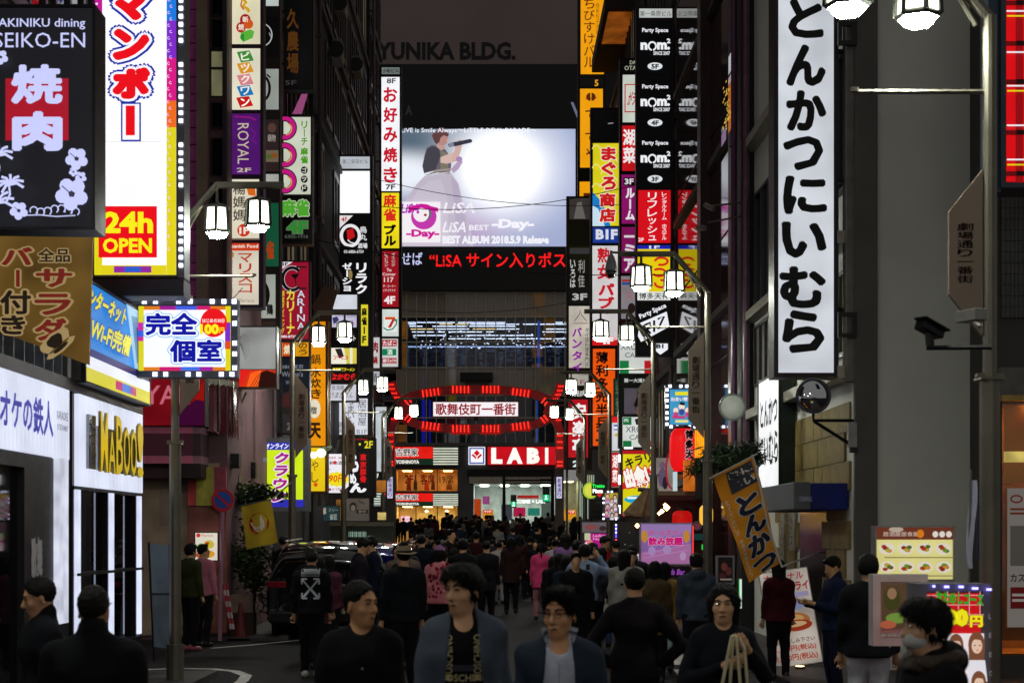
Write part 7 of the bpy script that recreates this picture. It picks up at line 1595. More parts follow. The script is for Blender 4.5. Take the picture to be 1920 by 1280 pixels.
r7, i7 = person('person in a hooded fur-collar parka and face mask at the bottom right', 1742, 1116, 6.6, rot=-75, top='0c0c10', hair='mop', vox=.010, collar='hood', head=(-10, 2), skin='bc9070', detail=1)
g_ = Field(i7['hc']-.2, i7['hc']+.2, .008); g_.put(dict(t='e', p=(0, -.042, -.055), r=(.062, .068, .048), k=.01, M=i7['HM'], c=i7['hc'])); g_.put(dict(t='e', p=(0, .10, -.04), r=(.12, .115, .12), k=.01, op=-1, M=i7['HM'], c=i7['hc'])); V, F_ = g_.mesh(); fmesh(V, F_, 'face_mask', cloth_m('b8b4b0', .05), r7, i7['sc'])
g_ = Field(i7['hc']-np.array((.3, .3, .3)), i7['hc']+np.array((.3, .3, .05)), .012)
for k in range(14):
    a = 2*math.pi*k/14; g_.put(dict(t='e', p=(i7['hc'][0]+.115*math.cos(a), .02+.10*math.sin(a), 1.455+.02*math.sin(a)), r=(.045, .045, .035), k=.03))
g_.warp(.008, 90, 3); V, F_ = g_.mesh(); fmesh(V, F_, 'fur_collar', hair_m('3a3028'), r7, i7['sc'])
# --- middle distance
MID = [
 ('person in black jacket and white trousers viewed from behind beside the menu board', 1628, 1036, 13.6, dict(rot=170, top='0e0f14', legs='b8b8c0', hair='mop', coat=.84)),
 ('man in a navy suit in profile looking down at his phone right of the banner', 1564, 1040, 17.5, dict(rot=-80, top='111a34', legs='0e1428', hair='short', head=(0, 20), collar='shirt', arms=dict(l=((.2, -.08, 1.12), (.16, -.3, 1.18)), r=((-.2, -.08, 1.12), (-.14, -.3, 1.18))))),
 ('long-haired woman in a black and red sweatshirt with red hem seen from behind', 1460, 1047, 20.5, dict(rot=185, top='3a0a14', legs='0d0d10', hair='long', female=True, coat=.84)),
 ('stocky person in plain black, hand on hip, back to the camera in the middle', 1190, 1062, 11.6, dict(rot=182, top='0f0a0f', legs='0c0b0e', hair='short', vox=.012, arms=dict(r=((-.36, .02, 1.14), (-.2, -.05, .98)), l=((.34, .02, 1.14), (.2, -.05, .98))))),
 ('man in a pale blue shirt raising a phone to take a picture', 1096, 1018, 22.5, dict(rot=176, top='7c8ca8', legs='0f0f14', hair='mop', arms=dict(l=((-.0+.24, -.12, 1.30), (.14, -.26, 1.52)), r=((-.34, -.10, 1.30), (-.20, -.22, 1.55))))),
 ('woman in a long white coat and jeans seen from behind', 1150, 1040, 26.5, dict(rot=188, top='b8b4a8', legs='2a3c60', hair='bob', female=True, coat=.62, bag=1)),
 ('young man in a grey hooded sweatshirt seen from behind near the girls bar board', 1306, 1035, 19.5, dict(rot=180, top='3a414c', legs='12131a', hair='mop', collar='hood')),
 ('woman in a brown jacket with long dark hair left of the purple board', 1228, 1050, 19.8, dict(rot=165, top='4a3c28', legs='141216', hair='bob', female=True, coat=.7)),
 ('woman in a mustard cardigan carrying plastic bags', 1246, 1052, 21.6, dict(rot=172, top='8a6a34', legs='18161a', hair='long', female=True, coat=.8)),
 ('woman in a bright pink coat with dark ponytail walking away', 1014, 1017, 34.5, dict(rot=184, top='c03a68', legs='b87a80', hair='tail', female=True, coat=.72, stride=.18)),
 ('man in a white T-shirt and pale trousers walking away up the street', 936, 1014, 42.0, dict(rot=178, top='b0aca4', legs='8c8c94', hair='short', stride=.2, sleeve_l=.4, wide=1.05)),
 ('man in a felt fedora hat and dark jacket seen from behind', 757, 1022, 18.5, dict(rot=205, top='101318', legs='0e0e12', hair='short', hat=('fedora', '8a7c64'), wide=1.1)),
 ('person in a pink and red flowered jacket with a mauve knit hat', 824, 1022, 24.0, dict(rot=176, top='c07078', legs='111014', hair='bob', hat=('beanie', '8c5a86'), female=True, coat=.84)),
 ('man in a black hoodie printed with white crossed arrows beside the black car', 584, 1029, 20.7, dict(rot=180, top='0d0e14', legs='0c0c10', hair='short', collar='hood', shoes='b0aca0', stride=.12, wide=1.05)),
 ('man in a dark plum jacket bending forward beside the black car', 668, 1006, 24.0, dict(rot=100, top='1c1420', legs='121016', hair='short', lean=.12, head=(0, 22), coat=.76)),
 ('man in a dark blue jacket facing the plum-jacketed man by the car', 697, 1003, 26.0, dict(rot=-70, top='0e1628', legs='0f1016', hair='mop', head=(0, 15), coat=.8)),
 ('woman in a bright red jacket near the pink screen', 1132, 1003, 31.0, dict(rot=60, top='b01018', legs='141216', hair='short', female=True, head=(0, 20))),
 ('boy in an olive jumper looking up at the menu poster on the left', 357, 1017, 25.5, dict(rot=140, top='2e3218', legs='0d0d12', hair='mop', shoes='9a5058', head=(0, -8))),
 ('boy in a pink jumper looking up at the menu poster on the left', 381, 1018, 26.4, dict(rot=150, top='b06878', legs='101016', hair='short', head=(-30, -10), shoes='1a1518')),
 ('waiter in a black waistcoat and bow tie by the wall', 263, 1003, 29.0, dict(rot=15, top='0c0a10', inner='b06a84', legs='0b0a0e', hair='short', head=(0, 0))),
 ('man at the restaurant wall with short hair behind the yellow flag', 532, 1002, 30.5, dict(rot=150, top='141214', legs='101014', hair='short')),
 ('woman in a dark brown coat with long hair walking away beside the white T-shirt man', 958, 1006, 37.0, dict(rot=182, top='2a1a18', legs='0f0d10', hair='long', female=True, coat=.7, stride=.15)),
 ('woman in a purple top with long black hair behind the pink coat', 1060, 998, 32.5, dict(rot=186, top='6a4a78', legs='141420', hair='long', female=True)),
 ('person in a white top with a black shoulder bag beyond the pink coat', 1040, 1010, 38.0, dict(rot=178, top='b4b0b4', legs='16161c', hair='short')),
 ('woman in a white blouse carrying a dark bag left of the blue shirt', 1068, 1040, 27.0, dict(rot=170, top='a8a8b0', legs='141418', hair='bob', female=True)),
 ('woman with long black hair in a dark coat behind the white coat', 1171, 1038, 29.5, dict(rot=184, top='18141a', legs='101012', hair='long', female=True, coat=.7)),
 ('man in a dark jacket with a shoulder strap left of the flowered jacket', 790, 1000, 30.0, dict(rot=178, top='101420', legs='0e0e14', hair='short')),
 ('dark-haired man in black just right of the flowered jacket', 868, 1008, 27.0, dict(rot=182, top='0e0e12', legs='0c0c10', hair='mop')),
 ('man in a dark grey coat right behind the cardigan man', 912, 1012, 31.0, dict(rot=176, top='14141a', legs='0e0e12', hair='short', coat=.75)),
 ('man with a reddish face turned right in the crowd near the hat', 845, 990, 36.0, dict(rot=50, top='1c1012', legs='101014', hair='short')),
 ('man in a maroon jacket in the crowd behind the flowered jacket', 893, 995, 39.0, dict(rot=170, top='3a1418', legs='101014', hair='short')),
 ('woman in a dark dress with long hair beyond the white T-shirt man', 975, 1002, 45.0, dict(rot=182, top='301418', legs='101014', hair='long', female=True, coat=.7)),
]
info = {}
for lb, px, hy, d_, kw in MID:
    kw = dict(kw); kw.pop('bag', None); info[lb[:24]] = person(lb, px, hy, d_, vox=kw.pop('vox', .014 if d_ < 20 else (.018 if d_ < 28 else .024)), **kw)
# arrows on the back of the hoodie
rr_, ii_ = next(v for k, v in info.items() if k.startswith('man in a black hoodie'))
def ar_(a, b):
    dx, dz = b[0]-a[0], b[1]-a[1]; L_ = math.hypot(dx, dz); ux, uz = dx/L_, dz/L_
    return [line([a, b], .022, 'b8bcc0')]+[line([(b[0]-ux*.0, b[1]-uz*.0), (b[0]-(sx_)*.07, b[1])], .022, 'b8bcc0') for sx_ in (math.copysign(1, dx),)]+[line([b, (b[0], b[1]-math.copysign(.07, dz))], .022, 'b8bcc0')]
on_body(ii_['J'], rr_, [r(-.12, -1.42, .12, -1.35, 'b8bcc0'), line([(-.12, -1.33), (.12, -1.33)], .008, 'b8bcc0'), *ar_((-.09, -1.05), (.11, -1.29)), *ar_((.09, -1.05), (-.11, -1.29)), *ar_((.0, -1.17), (.11, -1.04)), *ar_((.0, -1.17), (-.11, -1.04))], .008, ydir=-1)
# flowers on the pink jacket
rr_, ii_ = next(v for k, v in info.items() if k.startswith('person in a pink and red'))
q_ = random.Random(3); on_body(ii_['J'], rr_, [e(q_.uniform(-.16, .16), -q_.uniform(.92, 1.42), .022, .026, q_.choice(['7c1c30', '9c2c3c', '5c1828']), 9) for _ in range(42)], .006, ydir=-1)
# phone held by the man in the pale blue shirt
ph = thing('mobile_phone', 'bright phone screen raised by the man in the pale blue shirt', 'phone', P(1103, 1062, 22.2))
mb = MB(); mb.add(*face_box(front(22.2), 1100, 1058, 1105, 1067, 0, .01)); mb.build('screen', glow('fff4e8', 1.5), ph); mb = MB(); mb.add(*face_box(front(22.18), 1099, 1057, 1106, 1068, -.012, .01)); mb.build('case', BLACK(), ph)
# --- far crowd: six builds, re-dressed
protos = []
for i, kw in enumerate((dict(hair='short', rot=0), dict(hair='mop', rot=0, coat=.8), dict(hair='long', female=True, rot=0, coat=.7), dict(hair='bob', female=True, rot=0), dict(hair='short', rot=0, stride=.2), dict(hair='long', female=True, rot=0, stride=.15))):
    root, _ = person('x', 900, 0, 60, H=1.74, vox=.022, legs='101014', top='16161a', **kw); protos.append(root)
q_ = random.Random(21); n_ = 0; used = []
cols_ = ['0f0f14']*5+['16161c', '1a1214', '10141e', '24201c', '2c2c34', '3a1a1c', '5a4c44', '6a6a70', '8c8880', '1c2a3c', '4a2430']
spots_ = []
for k in range(900):
    d_ = q_.uniform(21, 35); xm = q_.choice([q_.uniform(-2.9, -.55), q_.uniform(1.0, 2.5)])
    if any((xm-X_(m_[1], m_[3]))**2+(d_-m_[3])**2*.2 < .20 for m_ in MID) or any((xm-a)**2+(d_-b)**2*.25 < .28 for a, b in spots_): continue
    if xm < -2.0 and d_ > 26: continue
    spots_.append((xm, d_))
    if len(spots_) >= 32: break
n_near = len(spots_)
for k in range(700):
    d_ = 34+q_.random()**.8*42; xm = q_.uniform(-3.3, 2.7)
    if d_ < 44 and -1.5 < xm-.5 < 1.9: continue
    if any((xm-a)**2+(d_-b)**2*.25 < .24 for a, b in spots_): continue
    spots_.append((xm, d_))
    if len(spots_) >= 138: break
for k in range(200):
    d_ = q_.uniform(80, 104); xm = q_.uniform(-6.2, 5.0)
    if any((xm-a)**2+(d_-b)**2*.25 < .4 for a, b in spots_): continue
    spots_.append((xm, d_))
    if len(spots_) >= 180: break
names_ = {'0f0f14': 'black', '16161c': 'black', '1a1214': 'dark brown', '10141e': 'navy', '24201c': 'brown', '2c2c34': 'charcoal', '3a1a1c': 'maroon', '5a4c44': 'taupe', '6a6a70': 'grey', '8c8880': 'pale', '1c2a3c': 'blue', '4a2430': 'plum'}
for i, (xm, d_) in enumerate(spots_):
    pi = q_.randrange(6); src = protos[pi]; c_ = q_.choice(cols_)
    px_ = VX+xm/d_*FPX; fx = ['left of the arch', 'under the left arch pillar', 'below the beef bowl sign', 'below the stone pier', 'left of the tall signal mast', 'below the red electronics sign', 'below the green signal', 'under the right arch pillar', 'below the barbecue tower', 'near the meeting cafe sign'][sum(px_ > v for v in (722, 745, 860, 900, 940, 985, 1035, 1062, 1120))]
    where = 'up front' if d_ < 36 else 'mid-crowd' if d_ < 46 else ('before the arch' if d_ < 64 else ('past the arch' if d_ < 79 else 'at the entrance'))
    hr = ('short-haired', 'mop-haired', 'long-haired', 'bob-haired', 'striding short-haired', 'striding long-haired')[pi]
    o = copy_tree(src, (xm, d_, gz(d_)), label='%s %s in %s, %s, %s' % (hr, 'woman' if pi in (2, 3, 5) else 'man', names_[c_], where, fx), group='people in the far crowd')
    s_ = q_.uniform(.90, 1.03)*(1.0 if pi in (0, 1, 4) else .94); o.scale = (s_, s_, s_); o.rotation_euler[2] = q_.choice([math.pi, math.pi, math.pi, 0])+q_.uniform(-.5, .5)
    for ch in o.children:
        if ch.name.split('.')[0] in ('jacket', 'shirt'):
            ch.material_slots[0].link = 'OBJECT'; ch.material_slots[0].material = cloth_m(c_)
from collections import defaultdict
dd_ = defaultdict(list)
for o in SC.objects:
    if o.get('group') == 'people in the far crowd': dd_[o['label']].append(o)
for lb, os_ in dd_.items():
    if len(os_) > 1:
        for k, o in enumerate(sorted(os_, key=lambda q: q.location.y)): o['label'] = lb+', '+['nearest', 'second', 'third', 'fourth', 'fifth', 'sixth', 'seventh'][k]+' of %d' % len(os_)
for root in protos:
    for ch in list(root.children): bpy.data.objects.remove(ch)
    bpy.data.objects.remove(root)

# ------------------------------------------------------------------ vehicles
def car(name, label, x, y, H_, L_, w, paint, rz=0.0):
    """people carrier seen from behind: body, glass, lamps, plate, wheels"""
    root = thing(name, label, 'car', (x, y, gz(y)), rz=rz)
    pm = mat(paint, .08, .3, .0, spec=.9, coat=1.0); gm = mat('06070a', .03, 0, 0, spec=1.0)
    # cross-sections along y (rear = 0): half width low, half width high, z low, belt, roof
    def ring(yy, wl, wb, wr, zl, zb, zr):
        h = w/2; pts = []
        pts += [(-wl*h, zl), (-wb*h*1.0, zl+.12), (-wb*h, zb-.12), (-wb*h*.985, zb), (-wr*h, zr-.06), (-wr*h*.86, zr), (0, zr+.02)]
        pts += [(-a, b) for a, b in pts[-2::-1]]
        return [(a, yy, b) for a, b in pts]
    S_ = [(0.06, .86, .93, .60, .38, .95, 1.30), (0.0, .92, .99, .80, .30, 1.02, 1.34), (.06, .93, 1.0, .80, .24, 1.06, 1.5), (.30, .93, 1.0, .79, .22, 1.07, H_-.10), (.55, .93, 1.0, .80, .22, 1.07, H_-.02), (1.6, .93, 1.0, .82, .22, 1.05, H_), (2.7, .93, 1.0, .80, .22, 1.02, H_-.04), (3.5, .93, 1.0, .74, .22, 1.0, 1.35), (3.9, .92, .99, .76, .22, .96, 1.08), (L_-.15, .88, .93, .72, .28, .80, .92), (L_, .80, .82, .62, .36, .66, .74)]
    R_ = [ring(*q) for q in S_]; n = len(R_[0]); mb = MB()
    mb.add([v for q in R_ for v in q], [(i*n+j, i*n+j+1, (i+1)*n+j+1, (i+1)*n+j) for i in range(len(R_)-1) for j in range(n-1)]+[(i*n+n-1, i*n, (i+1)*n, (i+1)*n+n-1) for i in range(len(R_)-1)]+[tuple(range(n))[::-1], tuple((len(R_)-1)*n+j for j in range(n))])
    b = mb.build('body', pm, root, smooth=True, local=True); b.modifiers.new('s', 'SUBSURF').levels = 2; b.modifiers['s'].render_levels = 2
    h = w/2
    mb = MB(); mb.add([(-.74*h, .075, 1.13), (.74*h, .075, 1.13), (.66*h, .30, H_-.17), (-.66*h, .30, H_-.17), (-.90*h, .02, 1.13), (.90*h, .02, 1.13)], [(0, 1, 2, 3)])
    mb = MB(); mb.add([(-.82*h, -.012, 1.10), (.82*h, -.012, 1.10), (.72*h, .20, H_-.15), (-.72*h, .20, H_-.15)], [(0, 1, 2, 3)]); mb.build('rear_window', gm, root, local=True)
    for s_ in (-1, 1):
        mb = MB(); mb.add([(s_*h*.985, .55, 1.12), (s_*h*.985, 3.1, 1.1), (s_*h*.80, 2.7, H_-.16), (s_*h*.80, .7, H_-.16)], [(0, 1, 2, 3)]); mb.build('side_window', gm, root, local=True)
        mb = MB(); mb.box(s_*h*.97, s_*h*.62, -.035, .10, .93, 1.03); mb.build('tail_light', mat('8c1a24', .08, 0, 0, spec=.9), root, local=True, bevel=.02)
        mb = MB(); mb.box(s_*h*.94, s_*h*.66, -.045, .04, .40, .46); mb.build('reflector', glow('c81418', .8), root, local=True)
        for yy in (.85, L_-1.0):
            mb = MB(); mb.lathe((s_*(h-.11), yy, .33), [(.20, -s_*.1), (.33, -s_*.1), (.345, -s_*.04), (.345, s_*.07), (.31, s_*.11), (.2, s_*.115)], 24, 'x')
            mb.build('wheel', mat('0e0e0f', .7), root, local=True)
        mb = MB(); mb.box(s_*(h+.02), s_*(h+.2), 2.75, 2.85, 1.05, 1.22); mb.build('mirror', pm, root, local=True, bevel=.02)
        mb = MB(); mb.tube([(s_*h*.74, .6, H_+.0), (s_*h*.74, 2.5, H_+.03)], .018, 6); mb.build('roof_rail', mat('8a8a8a', .3, .8), root, local=True)
    mb = MB(); mb.box(-.5*h, .5*h, -.04, .1, .955, .985); mb.build('chrome_bar', mat('b8b8b8', .15, 1, 0), root, local=True)
    mb = MB(); mb.box(-h*.95, h*.95, -.06, .2, .30, .52); mb.build('bumper', mat('0d0d10', .35, 0, 0), root, local=True, bevel=.04)
    mb = MB(); mb.box(-.17, .17, -.05, -.02, .68, .86); pl = mb.build('number_plate', mat('b8b8b0', .5, 0, .1), root, local=True)
    Fp = Face((0, -.051, 0), (1, 0, 0), (0, 0, -1), (0, -1, 0)); G, Fc = layout(t('・・-47', -.14, -.80, .14, -.70, '', .02), .02); mb = MB(); mb.v = [tuple(q) for q in Fp.at(G, .002)]; mb.f = Fc; mb.build('lettering', mat('1c4a34', .6, 0, 0), pl, local=True)
    mb = MB(); mb.tube([(.3, .62, H_), (.3, .45, H_+.22)], .005, 4); mb.build('aerial', BLACK(), root, local=True)
    return root
car('people_carrier', 'shiny black people carrier seen from behind, reflecting the neon, parked on the left', X_(598, 28), 28.0, 1.74, 4.6, 1.86, '050507', rz=-.03)
car('taxi', 'dark blue car roof showing behind the black people carrier', X_(715, 36), 36.0, 1.66, 4.3, 1.7, '101c64')

# ------------------------------------------------------------------ small street things on the left
ns = thing('no_parking_sign', 'round blue and red no parking sign on a pole painted as pink-lit', 'road sign', (X_(412, 28), 28.0, 0))
mb = MB(); mb.tube([(X_(412, 28), 28, 0), (X_(417, 28), 28, Z_(915, 28))], .04, 10); mb.build('pole', mat('a8788c', .4, .3, .1), ns)  # pink light on the pole is put into its colour
c = P(417.5, 937, 27.93)
def disc(c, r0, r1, yy, name, m, parent, n=32):
    mb = MB(); vs = [(c[0]+r0*math.cos(2*math.pi*i/n), yy, c[2]+r0*math.sin(2*math.pi*i/n)) for i in range(n)]
    if r1 <= 0: mb.add(vs, [tuple(range(n))])
    else: mb.add(vs+[(c[0]+r1*math.cos(2*math.pi*i/n), yy, c[2]+r1*math.sin(2*math.pi*i/n)) for i in range(n)], [(i, (i+1) % n, n+(i+1) % n, n+i) for i in range(n)])
    return mb.build(name, m, parent)
mb = MB(); mb.lathe((c[0], c[1]+.01, c[2]), [(.2, 0), (.2, .02)], 32, 'y'); mb.build('plate', mat('8c8c90', .4, .4), ns)
disc(c, .2, .15, 27.93, 'red_ring', mat('c81c2c', .5, 0, 0), ns); disc(c, .15, 0, 27.932, 'blue_disc', mat('2850b0', .5, 0, 0), ns)
mb = MB(); a = .02; mb.add([(c[0]-.125, 27.926, c[2]+.085), (c[0]-.095, 27.926, c[2]+.115), (c[0]+.125, 27.926, c[2]-.085), (c[0]+.095, 27.926, c[2]-.115)], [(0, 1, 2, 3)]); mb.build('red_slash', mat('c81c2c', .5, 0, 0), ns)
fg = thing('yellow_flag', 'hanging yellow flag with a white prawn in a red disc', 'flag', P(485, 1030, 26.5))
def fq(u, v):
    a = (452+(508-452)*u, 949-12*u); b = (462+(521-462)*u, 1029-12*u); x, y = a[0]+(b[0]-a[0])*v, a[1]+(b[1]-a[1])*v
    return Vector(P(x, y, 26.5))+Vector((0, .04*math.sin(u*7+v*2), 0))
mb = MB(); N = 12; mb.add([fq(i/N, j/N) for j in range(N+1) for i in range(N+1)], [(j*(N+1)+i, j*(N+1)+i+1, (j+1)*(N+1)+i+1, (j+1)*(N+1)+i) for j in range(N) for i in range(N)]); fc_ = mb.build('cloth', mat('b8981c', .85, 0, .15, 5), fg, smooth=True)
for pts, h, of in (([(.5+.33*math.cos(a), .47+.25*math.sin(a)) for a in [2*math.pi*i/24 for i in range(24)]], 'a81c1c', .004), ([(.26, .42), (.33, .5), (.42, .56), (.55, .52), (.56, .36), (.60, .28), (.68, .42), (.68, .56), (.58, .64), (.42, .65), (.32, .58)], 'd8c8b8', .008), ([(.28, .52), (.22, .40), (.32, .44)], 'd8c8b8', .010)):
    mb = MB(); mb.add([fq(x, y)+Vector((0, -of, 0)) for x, y in pts], [tuple(range(len(pts)))]); mb.build('emblem', mat(h, .85, 0, 0), fc_)
mb = MB(); mb.tube([P(449, 948, 26.5), P(511, 935, 26.5)], .01, 6); mb.tube([P(511, 935, 26.5), P(545, 905, 28)], .012, 6); mb.build('rod', METAL(), fg)
mp = sign('menu_light_box', 'small lit menu poster of dishes with a red circle logo on the pink corner', 'sign', 27.8, [pan(366, 998, 408, 1050, 'e4dccc', [e(372, 1003, 4, 4, 'c8382c', 12), t('Marisco', 378, 1000, 400, 1006, 'c87868', 0), e(392, 1020, 10, 8, 'c8b83c', 14), e(378, 1025, 9, 7, '6c9c3c', 14), e(392, 1038, 11, 7, 'd89c2c', 14), e(376, 1040, 8, 6, 'a84c2c', 14), e(389, 1018, 4, 3, 'b8401c', 8)], .85)], th=.12, fr='2c2426', w=1.5)
sign('white_lamp_box', 'narrow white light box with faint writing above the no parking sign', 'sign', 29.5, [pan(432, 892, 446, 938, 'e8e4dc', [t('営業中', 436, 898, 442, 930, 'b8a8a0', 0, v=True)], 1.0)], th=.3, fr='5a4438', w=2)
for (x0, y0, x1, y1, lb, dd) in ((421, 850, 448, 877, 'black loudspeaker box under the curved bay, the nearer one', 28.6), (461, 866, 479, 896, 'black loudspeaker box beside the striped awning, the farther one', 31.0)):
    sp_ = thing('loudspeaker', lb, 'loudspeaker', P((x0+x1)/2, y1, dd)); mb = MB(); mb.add(*face_box(front(dd), x0, y0, x1, y1, 0, .25)); mb.build('cabinet', BLACK(), sp_, bevel=.01); mb = MB(); mb.lathe(P((x0+x1)/2, (y0+y1)/2, dd-.01), [(.0, .0), (.07, -.01), (.08, 0)], 16, 'y'); mb.build('cone', mat('222226', .5), sp_)
ab = thing('street_board', 'tall blue-grey standing board turned edge-on at the foot of the lamp post', 'sandwich board', P(298, 1215, 20.6))
for s_, nm in ((0, 'panel'), (1, 'panel')):
    mb = MB(); q = [P(280, 1018+4*s_, 20.6), P(317, 1022+4*s_, 20.9), P(319, 1215, 21.3 if s_ else 20.7), P(289, 1212, 21.0 if s_ else 20.4)]; mb.add(q+[(a[0], a[1]+.03, a[2]) for a in q], [(0, 1, 2, 3), (7, 6, 5, 4), (0, 4, 5, 1), (1, 5, 6, 2), (2, 6, 7, 3), (3, 7, 4, 0)]); mb.build(nm, mat('5c6878', .4, .2, .2, 3), ab)
mb = MB()
for a, b in (((279, 1016), (289, 1240)), ((318, 1020), (322, 1245)), ((284, 1113), (318, 1113))): mb.tube([P(a[0], a[1], 20.5), P(b[0], b[1], 20.5)], .014, 5)
mb.build('frame', DARKM(), ab)
bl = thing('barrier_ladder', 'leaning red and white striped barrier beside the pink pole', 'barrier', P(428, 1180, 27.5))
for k, (xa, xb) in enumerate(((419, 433), (425, 438))):
    for i in range(8):
        a, b = (xa+(xb-xa)*i/8, 1095+10.5*i), (xa+(xb-xa)*(i+.96)/8, 1095+10.5*(i+.96)); mb = MB(); mb.tube([P(*a, 27.5), P(*b, 27.5)], .022, 6); mb.build('stripe', mat('b8a8ac' if i % 2 else 'a82434', .5, 0, .1), bl)
cn = thing('traffic_cone', 'dark red traffic cone behind the striped barrier', 'traffic cone', P(451, 1170, 28.2)); c = P(451, 1168, 28.2)
mb = MB(); mb.lathe((c[0], c[1], 0), [(.16, 0), (.13, .04), (.03, .62), (.02, .66)], 16); mb.build('cone', mat('5c1214', .6), cn); mb = MB(); mb.box(c[0]-.2, c[0]+.2, c[1]-.2, c[1]+.2, .0, .035); mb.build('base', mat('1a1214', .7), cn)
bxs = thing('cardboard_box', 'pale cardboard box left by the plants near the people carrier', 'box', P(456, 1140, 28.6)); mb = MB(); mb.obox((X_(452, 28.8), 28.8, .62), (.42, .3, .32), Matrix.Rotation(.2, 3, 'Z')); mb.build('box', mat('8c7468', .8), bxs, bevel=.006); mb = MB(); mb.obox((X_(452, 28.8), 28.8, .24), (.5, .4, .44), None); mb.build('crate', mat('3a2c28', .8), bxs)
# plants
def leafy(name, label, cat, c, R_, n, h1='1c3014', h2='3a5020', size=.06, seed=1, sq=(1, 1, 1), stem=None, needle=False, group=None):
    root = thing(name, label, cat, (c[0], c[1], stem if stem is not None else c[2]-R_), group); q = random.Random(seed)
    for hh, nn in ((h1, n), (h2, n//2)):
        mb = MB()
        cl_ = [(q.gauss(0, .5), q.gauss(0, .5), q.gauss(0, .45)) for _ in range(12)]
        for _ in range(nn):
            b = q.choice(cl_); p_ = Vector((c[0]+(b[0]+q.gauss(0, .2))*R_*sq[0], c[1]+(b[1]+q.gauss(0, .2))*R_*sq[1], c[2]+(b[2]+q.gauss(0, .2))*R_*sq[2]))
            M = Euler((q.uniform(-1.2, 1.2), q.uniform(-1.2, 1.2), q.uniform(0, 6.28))).to_matrix(); s_ = size*q.uniform(.6, 1.3); w_ = s_*(.12 if needle else .38)
            vs = [M @ Vector(v)+p_ for v in ((0, -s_, 0), (w_, 0, .1*s_), (0, s_, 0), (-w_, 0, .1*s_))]; mb.add(vs, [(0, 1, 2, 3)])
        mb.build('foliage', mat(hh, .6, 0, .3, 8), root, kind='stuff')
    mb = MB(); z0 = stem if stem is not None else c[2]-R_
    mb.tube([(c[0], c[1], z0), (c[0]+.05, c[1], (z0+c[2])/2), (c[0]-.03, c[1]+.02, c[2]+R_*.3)], .05, 6, .02)
    for k in range(5): mb.tube([(c[0], c[1], c[2]-R_*.3), (c[0]+q.uniform(-1, 1)*R_*.6*sq[0], c[1]+q.uniform(-.6, .6)*R_, c[2]+q.uniform(-.2, .6)*R_*sq[2])], .018, 5, .006)
    mb.build('stem', mat('2c2018', .8), root); return root
leafy('shrub', 'dark leafy shrub hanging over the eaves above the yellow flag', 'shrub', P(478, 925, 29.5), .42, 700, seed=3, sq=(1.0, .8, .5))
leafy('shrub', 'tall dark shrub standing on the pavement behind the yellow flag', 'shrub', P(472, 1045, 29.0), .7, 1100, seed=4, sq=(.55, .6, 1.2), stem=0.0)
leafy('pine_tree', 'small pine with dark needles leaning over the tilted yellow banner', 'tree', P(1372, 862, 25.5), .55, 1600, h1='16280f', h2='243c18', seed=6, sq=(.95, .6, .42), needle=True, size=.11, stem=0.0)
tr = thing('bare_tree', 'thin pale bare tree trunk beside the curved glass bay', 'tree', P(452, 850, 29.9))
mb = MB(); mb.tube([P(450, 1100, 29.9), P(449, 850, 29.9), P(447, 830, 29.9), P(451, 795, 29.9), P(448, 765, 29.9), P(452, 728, 29.9)], .06, 8, .03); mb.tube([P(451, 760, 29.9), P(462, 735, 29.9)], .02, 5); mb.build('trunk', mat('9a7c60', .8, 0, .4, 12, .8, 30), tr)
fr_ = thing('palm_frond', 'sparse palm fronds against the blank light box on the left', 'palm', P(448, 640, 27.0)); mb = MB()
for k in range(12):
    a = -.9+.16*k; b = P(447, 655, 27); mb.tube([b, (b[0]-math.cos(a)*.12+.1, b[1], b[2]+.16+math.sin(a)*.06), (b[0]+math.cos(a)*.2, b[1], b[2]+math.sin(a)*.3+.05)], .006, 4, .002)
mb.build('frond', mat('18240f', .7), fr_)
sa = thing('striped_awning', 'small blue and white shop canopy under the bare tree on the left', 'awning', P(465, 848, 30.5)); mb = MB(); mb.add([P(420, 832, 31), P(440, 850, 30), P(500, 858, 33), P(480, 838, 34)], [(0, 1, 2, 3)]); mb.add([P(440, 850, 30), P(500, 858, 33), P(500, 866, 33), P(440, 862, 30)], [(0, 1, 2, 3)]); mb.build('canvas', glow('5c64b8', .35, uneven=.4, usc=5), sa)
for (x0, y0, x1, y1, h, s_, lb, dd) in ((458, 842, 476, 868, 'b8b878', .5, 'small yellowish lit poster under the blue canopy', 32.5), (452, 880, 470, 930, '6c7c5c', .45, 'green and pink lit poster column beside the white lamp box', 32.6), (480, 858, 496, 893, 'a8988c', .4, 'framed face poster left of the lime yellow sign', 33.4)):
    sign('lit_poster', lb, 'poster', dd, [pan(x0, y0, x1, y1, h, [e((x0+x1)/2, y0+(y1-y0)*.4, 4, 6, '2c2420', 10), r(x0+2, y1-8, x1-2, y1-4, 'c8409c')], s_, .3)], th=.08, fr='2a2a2a', w=1)
